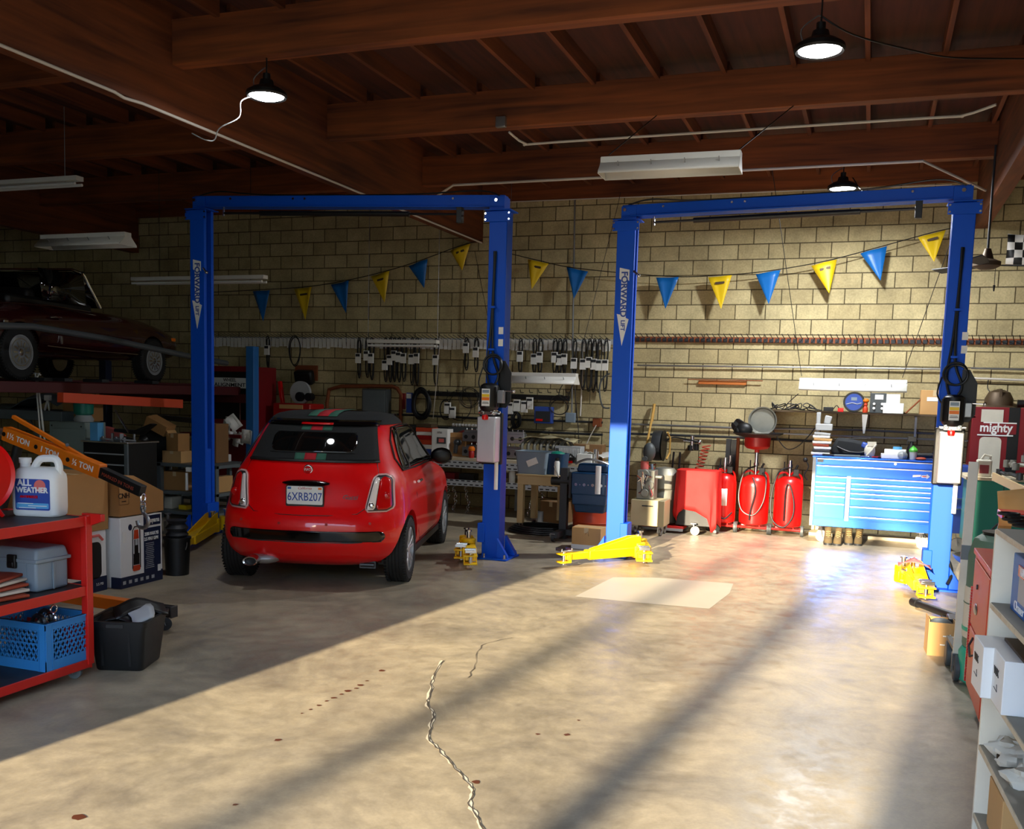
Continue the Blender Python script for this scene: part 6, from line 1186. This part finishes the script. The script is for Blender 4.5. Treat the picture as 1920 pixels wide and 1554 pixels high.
O('brand_badge', G().prism([(CW-.26,zt-.2),(CW-.17,zt-.19),(CW-.17,zt-.165),(CW-.26,zt-.175)], -.021, -.016).prism([(CW-.165,zt-.2),(CW-.11,zt-.2),(CW-.11,zt-.215),(CW-.075,zt-.185),(CW-.11,zt-.155),(CW-.11,zt-.17),(CW-.165,zt-.17)], -.021, -.016), 'chrome', d2)
O('badge_stroke', G().prism([(CW-.16,zt-.19),(CW-.11,zt-.19),(CW-.11,zt-.18),(CW-.155,zt-.18)], -.023, -.02), 'redcab', d2)
zz = z
for h in (.055,.05,.06,.09): drawer(.045,sp-.008,zz-h,zz); zz -= h
drawer(.045,sp-.008,Z0+.1,zz)
zz = z
for h in (.06,.055,.06,.1,.12): drawer(sp+.05,CW-.05,zz-h,zz); zz -= h
drawer(sp+.05,CW-.05,Z0+.1,zz)
O('kick_plate', G().bb((.04,-.012,Z0),(CW-.045,0,Z0+.09)), 'chest', TC, .002)
for x, y in ((.12,.05),(CW-.12,.05),(.12,.42),(CW-.12,.42)): caster(TC, x, y, .07, Z0-.002, .045, .3 if x < .5 else -.3, 'dirtw')
g = G()
for k in range(9): g.cyl((CW+.004,.06,Z0+.15+.085*k),(CW+.02,.06,Z0+.15+.085*k),.012,n=10)
O('side_rivets', g, 'chrome', TC)
O('side_locker', G().bb((CW+.01,.02,.22),(CW+.35,.48,zt-.05)), 'mlead', TC, .006)
for z_ in (.5,.62): O('locker_pull', G().bb((CW+.05,.0,z_),(CW+.33,.02,z_+.012)), 'chrome', TC)
caster(TC, CW+.25, .1, .08, .22, .04, 0, 'dirtw')
S('wooden_plank','long pale plank lying on the floor under the blue chest','plank',G().bb((-.75,-.1,0),(.75,.1,.04)),'ply',(a.x+.72,12.95,0),.0,bev=.003)
# boots
def boot(parent, x, rz):
    R = []; M_ = Matrix.Translation((x,0,0)) @ Matrix.Rotation(rz,4,'Z')
    g = G()
    for z, w, d, yc in ((.02,.09,.27,0),(.05,.092,.265,0),(.08,.085,.22,.015),(.11,.078,.15,.045),(.15,.08,.12,.06),(.19,.088,.125,.06)): R.append([M_ @ Vector((p,q_+yc,z)) for p, q_ in rrect(w,d,w*.48,4)])
    for z, w, d, yc in ((.19,.074,.11,.06),(.1,.06,.09,.05)): R.append([M_ @ Vector((p,q_+yc,z)) for p, q_ in rrect(w,d,w*.48,4)])
    rr = g.grid(R, True); g.b.faces.new(rr[0]); g.b.faces.new(rr[-1]); u = O('boot_upper', g, 'boot', parent, ang=60)
    O('sole', G().prism(rrect(.1,.285,.048,5), 0, .024, 'z').move(M_), 'dkgrey', parent); g = G()
    for k in range(5): g.tube([M_ @ Vector((-.025,-.06+.022*k,.085+.02*k)),M_ @ Vector((0,-.07+.022*k,.092+.02*k)),M_ @ Vector((.025,-.06+.022*k,.085+.02*k))], .004, 5)
    O('laces', g, 'cardl', parent)
for px, lb in ((1561,'left pair of tan work boots under the tool chest'),(1600,'right pair of worn work boots under the tool chest')):
    q = P(px,1022,Z=0); t = T('work_boots', lb, 'boots', (q.x,q.y+.1,0)); boot(t,-.06,.08); boot(t,.055,-.05)
# on the chest
def ch(px, dy=.2): return P(px,855,Y=12.3+dy).x
zc = zt+.001
def cpt(px, dy=.2): return (ch(px,dy),12.3+dy,zc)
t = T('duffel_bag','black duffel bag with a blue end on the tool chest','bag',cpt(1597,.28)); O('body', G().prism([(-.24,0),(.24,0),(.25,.08),(.2,.16),(.02,.2),(-.18,.22),(-.24,.1)], -.12,.12), 'duffel', t, .035); O('blue_end', G().box((.16,-.06,.13),(.12,.14,.07),(0,.35,0)), 'mlead', t, .02); O('strap', G().tube(smooth_path([(-.2,-.1,.12),(-.05,-.16,.06),(.1,-.14,.05),(.22,-.08,.1)]), .012, 6).tube([(-.22,0,.2),(.2,0,.22)], .006, 6), 'black', t)
t = T('paper_stack','stack of parts bags and catalogues at the left end of the chest','papers',cpt(1540,.2)); cols = ('paper','dkgrey','paper','brickred','paper','cardl','paper','lgrey')
for i in range(8): O('bag_of_parts', G().box((.01*(i%3-1),0,.02+.034*i),(.22-.01*(i%4),.2,.03),(0,.05*(i%2),0)), cols[i], t, .006)
t2 = T('tape_dispenser','white packet on top of the parts bags','packet',(ch(1542,.2),12.48,zc+.29)); O('packet', G().box((0,0,.05),(.2,.08,.08)).box((-.07,0,.15),(.05,.05,.16)).box((.04,0,.14),(.08,.05,.1),(0,.2,0)), 'lgrey', t2, .01)
S('parts_jumble','small bag of dark tools between the duffel bag and the cartons','bag',G().ball((0,0,.07),.08,(.8,.7,1.2)).box((.02,-.02,.16),(.1,.05,.05)).tube([(-.03,-.05,.02),(.03,-.06,.1),(.07,-.05,.16)],.012,6),'dirtw',cpt(1630,.15))
S('flat_tool','grey flat tool in front of the duffel bag','tool',G().box((0,0,.012),(.3,.08,.024)),'greyp',cpt(1588,.03),.05,bev=.004); S('tool_tray','black flat tray in front of the duffel bag','tray',G().box((0,0,.01),(.34,.1,.02)),'black',cpt(1570,.1),-.1,bev=.003)
carton(cpt(1672,.1),(.24,.14,.055),.03,'lower flat white carton on the tool chest','white',tape=False); carton((ch(1678,.16),12.47,zc+.056),(.24,.14,.05),-.04,'upper flat white carton on the tool chest','white',tape=False)
S('plastic_bag','clear plastic bag of fittings right of the flat cartons','bag',G().ball((0,0,.045),.055,(1.1,1,.85)),'bag',cpt(1692,.05))
S('blue_lid','small pale blue lid on the flat white cartons','lid',G().cyl((0,0,0),(0,0,.03),.05),'ltblue',(ch(1682,.16),12.47,zc+.107))
t = T('spray_bottle','black spray bottle behind the green topped cup','bottle',cpt(1708,.3)); O('bottle', G().lathe([(.045,0),(.05,.02),(.05,.13),(.02,.18),(.02,.2),(.001,.2)], n=20), 'cable', t); O('trigger', G().box((0,0,.23),(.1,.035,.06)).box((-.05,0,.19),(.015,.02,.06)), 'black', t, .004)
t = T('shaker_cup','grey cup with a bright green lid on the tool chest','cup',cpt(1712,.08)); O('cup', G().lathe([(.035,0),(.045,.09),(.001,.09)], n=22), 'lgrey', t); O('lid', G().lathe([(.047,.09),(.05,.11),(.03,.14),(.018,.145),(.018,.16),(.001,.16)], n=22), 'green', t)
S('air_tool','dark air tool lying at the right end of the chest','tool',G().cyl((-.12,0,.04),(.08,0,.05),.035,.03,14).cyl((.05,0,.04),(.1,-.02,.1),.012),'cable',(ch(1735,.25),12.55,zc)); S('hand_cloth','small brown rag at the right end of the chest','rag',G().ball((0,0,.015),.04,(1.5,1,.5)),'brickred',cpt(1727,.03))
for i, px in enumerate((1618,1645,1655)): S('hand_tool',('chrome wrench beside the tool bag on the chest','red handled tool before the flat cartons','black pliers before the flat cartons')[i],'tool',G().cyl((-.06,0,.01),(.06,.01,.01),.009).ball((.065,.01,.012),.018,(1,1,.5)),('chrome','redcab','black')[i],cpt(px,.05),.3*i)
# loops of cord beside chest
S('cord','small dark hose bib and cord at the left side of the chest','cord',G().ball(P(1510,862,Y=12.9),.03).tube(smooth_path(pp([(1510,862),(1516,875),(1508,890),(1514,900)],Y=12.9)),.008,6),'dkgrey')
# ---------------------------------------------------------------- maroon Mighty cabinet, green cabinet
x0 = P(1815,880,Y=13.0).x; zt1 = P(1825,762,Y=13.0).z; MC = T('parts_cabinet','maroon parts cabinet with white lettering against the wall at far right','cabinet',(x0,13.0,0)); O('carcass', G().bb((0,0,0),(2.0,.38,zt1)), 'maroon', MC, .006)
s1 = O('white_stripe', G().prism(rrect(.24,.68,.05,4,.22,zt1-.70), -.004, 0).prism([(.1,zt1-.18),(.34,zt1-.18),(.34,zt1-.03),(.1,zt1-.03)], -.004, 0), 'dirtw', MC); O('door_line', G().bb((.40,-.003,0),(.52,0,zt1)), 'black', MC)
O('name_band', G().bb((.09,-.008,zt1-.32),(.49,-.004,zt1-.19)), 'maroon', MC); TX('mighty', .15, 'white', MC, (.27,-.01,zt1-.25), bold=.004, sx=.88); O('name_rules', G().bb((.13,-.01,zt1-.195),(.49,-.006,zt1-.18)).bb((.07,-.01,zt1-.345),(.46,-.006,zt1-.33)), 'white', MC)
TX('parts', .085, 'white', MC, (.76,-.004,zt1-.22), shear=.3, bold=.0015); TX('professionals', .085, 'white', MC, (.98,-.004,zt1-.32), shear=.3, bold=.0015)
q = P(1846,760,Y=13.2); S('hard_hat','dusty brown hard hat on the maroon cabinet','hat',G().lathe([(.19,0),(.16,.02),(.16,.1),(.12,.18),(.05,.21),(.001,.215)],n=28).box((0,0,.12),(.03,.3,.2)),'bronze',(x0+.3,13.2,zt1),bev=0); S('wall_phone','black handset on the maroon cabinet beside the hard hat','handset',G().cyl((-.12,0,.05),(.12,0,.05),.045),'black',(x0+.62,13.15,zt1))
S('cord','thin cord from the pale wall pipe to the hard hat','cord',G().tube(smooth_path([P(1853,712,Y=13.3),P(1852,728,Y=13.3),P(1860,738,Y=13.25)]),.006,6),'cable')
gx = P(1812,1010,Y=11.4).x; zt2 = P(1830,893,Y=11.4).z; GC = T('green_cabinet','dark green steel cabinet with a pale top','cabinet',(gx,11.4,0),math.radians(2)); O('carcass', G().bb((0,0,.22),(1.4,.6,zt2-.04)), 'teal', GC, .006); O('countertop', G().bb((-.06,-.08,zt2-.035),(1.5,.62,zt2)), 'ply', GC, .004); O('door_gap', G().bb((.32,-.004,.24),(.326,0,zt2-.05)), 'cable', GC)
for x, y in ((.06,.06),(.7,.06),(1.34,.06),(.06,.54),(1.34,.54)): O('foot', G().bb((x-.02,y-.02,0),(x+.02,y+.02,.22)), 'steel', GC)
t = T('metal_jug','grey white jug on the green cabinet','jug',(gx+.12,11.45,zt2)); O('body', G().box((0,0,.09),(.15,.09,.18)), 'dirtw', t, .015); O('handle', G().tube([(.05,0,.17),(.06,0,.22),(-.0,0,.23),(-.03,0,.18)], .014, 8), 'dirtw', t); O('label', G().box((0,-.047,.08),(.09,.003,.09)), 'maroon', t)
random.seed(21)
for i in range(14):
    r_ = random.random(); x = gx+.38+.06*i; y = 11.45+.12*(i%3); z = zt2+.001+.05*(i%2)+.045*(i%5)
    t = T('suspension_arm','silver metal suspension part in the heap on the green cabinet','metal part',(x,y,z),random.uniform(0,3),group='metal parts heaped on the green cabinet')
    O('arm_casting', G().tube(smooth_path([(-.14,0,.02),(-.05,.03,.04),(.06,.0,.03),(.15,.03,.05)],3), .022, 8).cyl((-.15,0,-.01),(-.15,0,.06),.035,n=14).cyl((.15,.03,.0),(.15,.03,.08),.03,n=14), 'galv' if i % 3 else 'gunm', t); O('bushing', G().cyl((-.15,0,-.015),(-.15,0,.065),.015,n=10), 'black', t)
S('shock_absorber','black shock absorber standing behind the metal heap','shock absorber',G().cyl((0,0,0),(0,0,.28),.03).cyl((0,0,.28),(.0,0,.42),.014).lathe([(.045,.1),(.05,.12),(.045,.14),(.05,.16),(.045,.18)],n=18),'dkgrey',(gx+.62,11.5,zt2+.12))
S('cardboard_flap','torn cardboard sheet sticking up by the green cabinet','cardboard',(lambda g: (g.grid([[(x*.06,0.02*x*z,z*.06+.01*x) for x in range(-2,4)] for z in range(-3,3)]), g)[1])(G()),'cardl',P(1902,945,Y=8.8),-.3,thick=.006)
S('wooden_board','bare board leaning across the end of the green cabinet','board',G().beam(P(1862,893,Y=10.6),P(1930,925,Y=9.4),.02,.08),'tan',bev=.002)
S('wooden_prop','slanted light wood prop behind the shelf top','wood',G().beam(P(1895,945,Y=9.0),P(1880,1000,Y=9.0),.1,.03,(0,1,0)),'oak',bev=.003)
S('air_hose','dark air hose looped across the green cabinet','hose',G().tube(smooth_path([P(1920,970,Y=10.9),P(1900,968,Y=10.9),P(1868,985,Y=11.0),P(1848,1012,Y=11.1),P(1845,1040,Y=11.2)]),.011,6),'hoseblk')
t = T('clamp','grey bench clamp fixed under the green cabinet top','clamp',(gx+.5,11.25,zt2-.14)); O('jaw', G().box((0,0,.08),(.3,.05,.03)).box((.02,0,0),(.26,.05,.03)).box((-.12,0,.04),(.03,.04,.1)), 'steel', t, .004); O('screw', G().cyl((-.1,0,-.18),(-.1,0,.06),.012), 'paper', t)
# low parts tray + red table in front of green cabinet
q = P(1850,1050,Y=9.5); t = T('parts_tray','silver round tray heaped with fittings on a small stand','tray',(P(1852,1060,Y=9.6).x,9.6,P(1850,1055,Y=9.6).z-.04)); O('dish', G().lathe([(.2,0),(.27,.05),(.3,.1),(.28,.1),(.19,.02),(.001,.02)], n=32), 'steel', t); O('pole', G().cyl((0,0,-(P(1850,1055,Y=9.6).z-.04)),(0,0,0),.03), 'steel', t)
zd = P(1850,1055,Y=9.6).z
for i in range(18): S('pipe_fitting','small chrome fitting heaped in the silver tray','fitting',G().cyl((-.05,0,0),(.05,0,0),.016,n=10).cyl((0,0,0),(0,0,.05),.013,n=8),'chrome',(P(1852,1060,Y=9.6).x+random.uniform(-.2,.2),9.6+random.uniform(-.18,.18),zd+random.uniform(.0,.12)),rot=(random.uniform(-1,1),random.uniform(-1,1),random.uniform(0,3)),group='fittings in the silver tray')
# white pole on wheel
q0, q1 = P(1826,866,Y=6.5), P(1793,1250,Y=6.5); WP = T('creeper_frame','tall dented white pole on a caster at the right','pole',(0,0,0)); O('pole', G().beam(q1,q0,.055,.03,(0,1,0)), 'dirtw', WP, .003); m1 = q1.lerp(q0,.53); m2 = q1.lerp(q0,.60); O('grey_tape', G().beam(m1,m2,.058,.034,(0,1,0)), 'greyp', WP); O('bolt', G().cyl(q1+Vector((0,-.02,.04)),q1+Vector((0,-.035,.04)),.01,n=10), 'black', WP)
O('wheel', G().lathe([(.02,-.018),(.075,-.02),(.085,-.012),(.085,.012),(.075,.02),(.02,.018)], (q1.x,q1.y-.02,.086), 'x', 28), 'greyd', WP); O('fork', G().box((q1.x+.028,q1.y-.01,.11),(.006,.05,.1)).box((q1.x-.028,q1.y-.01,.11),(.006,.05,.1)).box((q1.x,q1.y,.165),(.062,.06,.012)), 'greyd', WP)
O('wheel', G().lathe([(.02,-.018),(.075,-.02),(.085,-.012),(.085,.012),(.075,.02),(.02,.018)], (q1.x-.02,q1.y+.35,.086), 'x', 28), 'greyd', WP); O('side_rail', G().beam((q1.x,q1.y,.175),(q1.x-.02,q1.y+.42,.175),.03,.02), 'greyd', WP)
# jack with black handle
t = T('floor_jack','black floor jack with its long handle lying behind the white pole','jack',(0,0,0)); h0, h1 = P(1712,1128,Z=.16), P(1800,1160,Z=.2); O('handle', G().cyl(h0,h1,.026,.03,14), 'black', t); O('handle_grip', G().cyl(h0,h0.lerp(h1,.12),.034,.034,14), 'cable', t)
j = P(1795,1185,Z=.1); O('frame', G().box((j.x,j.y,.12),(.2,.45,.12)).cyl((j.x-.11,j.y-.2,.05),(j.x+.11,j.y-.2,.05),.05).box((j.x-.02,j.y-.1,.2),(.12,.2,.06)), 'black', t, .01); O('saddle', G().cyl((j.x,j.y+.15,.16),(j.x,j.y+.15,.2),.06), 'dkgrey', t)
S('black_hose','black hose hooked on the right lift post','hose',G().tube(smooth_path([P(1775,1045,Y=9.75),P(1782,1060,Y=9.7),P(1784,1078,Y=9.65),P(1776,1095,Y=9.6)]),.016,8),'hoseblk')
q = P(1762,1230,Z=0); t = T('cardboard_box','open cardboard box with plastic lining near the white pole','box',(q.x,q.y+.1,0),.05); g = G()
for c, d in (((0,-.1,.115),(.17,.005,.23)),((0,.1,.115),(.17,.005,.23)),((-.085,0,.125),(.005,.2,.25)),((.085,0,.115),(.005,.2,.23)),((0,0,.003),(.17,.2,.006))): g.box(c,d)
O('carton', g, 'cardl', t); O('lining', G().ball((0,0,.2),.085,(.9,1,.5)), 'greyp', t); O('tape_marks', G().box((.04,-.104,.14),(.07,.002,.008)).box((.03,-.104,.08),(.08,.002,.008)).box((.05,-.104,.11),(.008,.002,.09)), 'paper', t)
# barrels
bx_ = P(1838,1300,Z=0); t = T('chemical_barrel','tall green barrel with a torn white wrap behind the red cabinet','barrel',(.79,6.45,0)); O('barrel', G().lathe([(.17,.24),(.175,.26),(.175,.5),(.182,.51),(.175,.52),(.175,.80),(.15,.9),(.11,.93),(.001,.93)], n=32), 'barrel', t); O('wrap', G().lathe([(.178,.3),(.179,.31),(.179,.60),(.178,.61)], n=32), 'dirtw', t); O('tape_band', G().lathe([(.18,.34),(.182,.345),(.182,.36),(.18,.365)], n=32), 'tealb', t)
O('lid_rim', G().lathe([(.1,.93),(.11,.95),(.001,.95)], n=24), 'cable', t); t = T('green_tub','bright green tub under the tall green barrel','tub',(.79,6.45,0)); O('tub', G().lathe([(.14,0),(.18,.03),(.19,.2),(.17,.235),(.001,.238)], n=32), 'tealb', t)
# red-orange tool cabinet
RC = T('side_cabinet','orange-red wheeled cabinet with a fluted edge beside the white shelves','cabinet',(.605,5.95,0),0); zt3 = .88
O('carcass', G().bb((0,-.78,.13),(.5,0,zt3)), 'redor', RC, .004); O('fluted_edge', (lambda g: ([g.box((-.006,-.02,.16+.016*k),(.014,.03,.010)) for k in range(34)], g)[1])(G()), 'redcart', RC); O('top_tray', G().bb((-.01,-.80,zt3),(.5,.01,zt3+.03)), 'redcart', RC, .003)
d_ = O('door', G().bb((-.008,-.76,.5),(0,-.06,zt3-.02)), 'redor', RC, .003); O('door', G().bb((-.008,-.76,.16),(0,-.06,.48)), 'redor', RC, .003); O('recessed_handle', G().ball((-.01,-.3,.62),.05,(.2,1.2,.6)), 'steel', d_); O('lock', G().cyl((-.016,-.3,.74),(-.008,-.3,.74),.014), 'dkgrey', d_)
O('warning_sticker', G().box((-.01,-.2,.36),(.003,.06,.05)), 'cardl', RC); O('pull_ring', G().tube([(-.01,-.28,.46),(-.03,-.3,.42),(-.03,-.38,.38),(-.01,-.42,.4)], .006, 6), 'gunm', RC)
for y in (-.1,-.68): caster(RC, .08, y, .055, .13, .03, PI/2, 'dirtw')
# ---------------------------------------------------------------- white shelves at the right edge
WS = T('shelf_unit','white painted wooden shelving at the right edge','shelves',(.475,4.06,0),math.radians(3.6))
O('end_panel', G().bb((0,0,0),(.75,.02,1.235)), 'shelfw', WS, .002); O('end_panel', G().bb((0,-2.4,0),(.75,-2.38,1.235)), 'shelfw', WS, .002); O('back_panel', G().bb((.73,-2.4,0),(.75,0,1.235)), 'shelfw', WS)
WZ = (.12,.395,.64,.955,1.24)
for z in WZ:
    s_ = O('shelf_board', G().bb((-.0,-2.4,z-.02),(.73,0,z)), 'ply', WS, .002); O('worn_top', G().bb((.004,-2.38,z),(.72,-.004,z+.002)), 'shelft', s_)
Mw = Matrix.Translation((.475,4.06,0)) @ Matrix.Rotation(math.radians(3.6),4,'Z')
def ws(x, y, z): return Mw @ Vector((x,y,z+.003))
t = T('cleaner_box','blue box with white and red label on the upper white shelf','box',ws(.05,-.10,.955),math.radians(3.6)); O('carton', G().bb((0,-.3,0),(.3,0,.21)), 'pblue', t, .003); O('label_panel', G().bb((.03,-.302,.04),(.1,-.3,.16)).bb((-.002,-.27,.05),(0,-.12,.15)), 'lgrey', t); O('red_label', G().bb((-.003,-.27,.14),(0,-.1,.18)), 'lampred', t)
TX('TRIM', .045, 'white', t, (-.004,-.18,.16), (PI/2,0,-PI/2)); TX('Cleaner', .05, 'white', t, (-.004,-.16,.03), (PI/2,0,-PI/2)); O('red_lid', G().bb((.05,-.25,.21),(.25,-.05,.212)), 'maroon', t)
for i, (x, y, lb) in enumerate(((-.05,-.03,'far white carton on the middle white shelf'),(-.015,-.22,'near white carton on the middle white shelf'))):
    t = T('white_carton', lb, 'box', ws(x,y,.64), math.radians(3.6)); O('carton', G().bb((0,-.2,0),(.3,.0,.19)), 'white', t, .003); TX('WIX', .04, 'black', t, (-.0015,-.08,.12), (PI/2,0,-PI/2)); O('print_mark', G().tube([(-.001,-.05,.06),(-.001,-.11,.055),(-.001,-.1,.08)], .0012, 4), 'dkgrey', t)
t = T('white_carton','pale blue printed carton at the right edge of the middle shelf','box',ws(.1,-.50,.64),math.radians(3.6)); O('carton', G().bb((0,-.26,0),(.3,.0,.2)), 'lgrey', t, .003); O('blue_print', G().prism([(-.26,0),(-.0,0),(-.16,.09),(-.26,.16)], -.0015, 0, 'x'), 'ltblue', t)
S('cardboard_plate','flat grey brown board lying on top of the white cartons','board',G().bb((-.02,-.6,0),(.4,-.1,.012)),'bronze',ws(.06,-.0,.832),math.radians(3.6),bev=.002)
def crumple(r, sc, n=18):
    g = G().ball((0,0,0), r, (1,1,1), n)
    for v in g.b.verts: k = 1+.22*math.sin(v.co.x*90+v.co.z*60)+.16*math.sin(v.co.y*130+v.co.x*70)+random.uniform(-.08,.08); v.co = Vector((v.co.x*k*sc[0],v.co.y*k*sc[1],max(-r*.55,v.co.z*k*sc[2])+r*.55))
    return g
for i in range(7): S('parts_bag','crumpled clear bag of small parts on the lower white shelf','bag',crumple(.06,(1.2,1,.6)),'bag' if i % 3 else 'dirtw',ws(.09+.09*(i%3),-.12-.10*(i//2),.395),i,group='clear bags of parts on the lower white shelf')
S('black_fitting','black fitting among the clear bags','fitting',G().box((0,0,.015),(.06,.035,.03)).cyl((.03,0,.015),(.07,0,.015),.01),'cable',ws(.06,-.2,.4),.5,bev=.003)
t = T('cardboard_box','tan carton with a blue square and blue lettering on the bottom shelf','box',ws(.03,-.10,.12),math.radians(3.6)); O('carton', G().bb((0,-.25,0),(.36,0,.19)), 'cardl', t, .003); O('blue_square', G().box((.09,-.2515,.11),(.05,.002,.05)), 'ltblue', t); TX('SANDEN', .05, 'mlead', t, (.22,-.252,.11)); TX('PREMIUM', .03, 'bronze', t, (.12,-.12,.191), (0,0,0)); O('top_print', G().box((.15,-.17,.191),(.16,.02,.001)), 'bronze', t)
t = T('shelf_tray','stacked brown boards on top of the white shelves','board',ws(.1,-.1,1.24),math.radians(3.6)); O('board', G().bb((0,-.6,0),(.4,0,.012)), 'bronze', t, .002)
# black bag and red items above the shelf end
S('black_cord_pile','black cords heaped behind the white shelf top','cable',(lambda g: ([g.torus((random.uniform(-.05,.05),random.uniform(-.05,.05),.01+.012*i),.045,.007,'z',20,6) for i in range(5)], g)[1])(G()),'cable',P(1908,988,Y=5.2)); S('red_tray','red tool tray behind the white shelf top','tray',G().box((0,0,0),(.5,.3,.05)),'redcart',P(1945,968,Y=8.0),bev=.006)
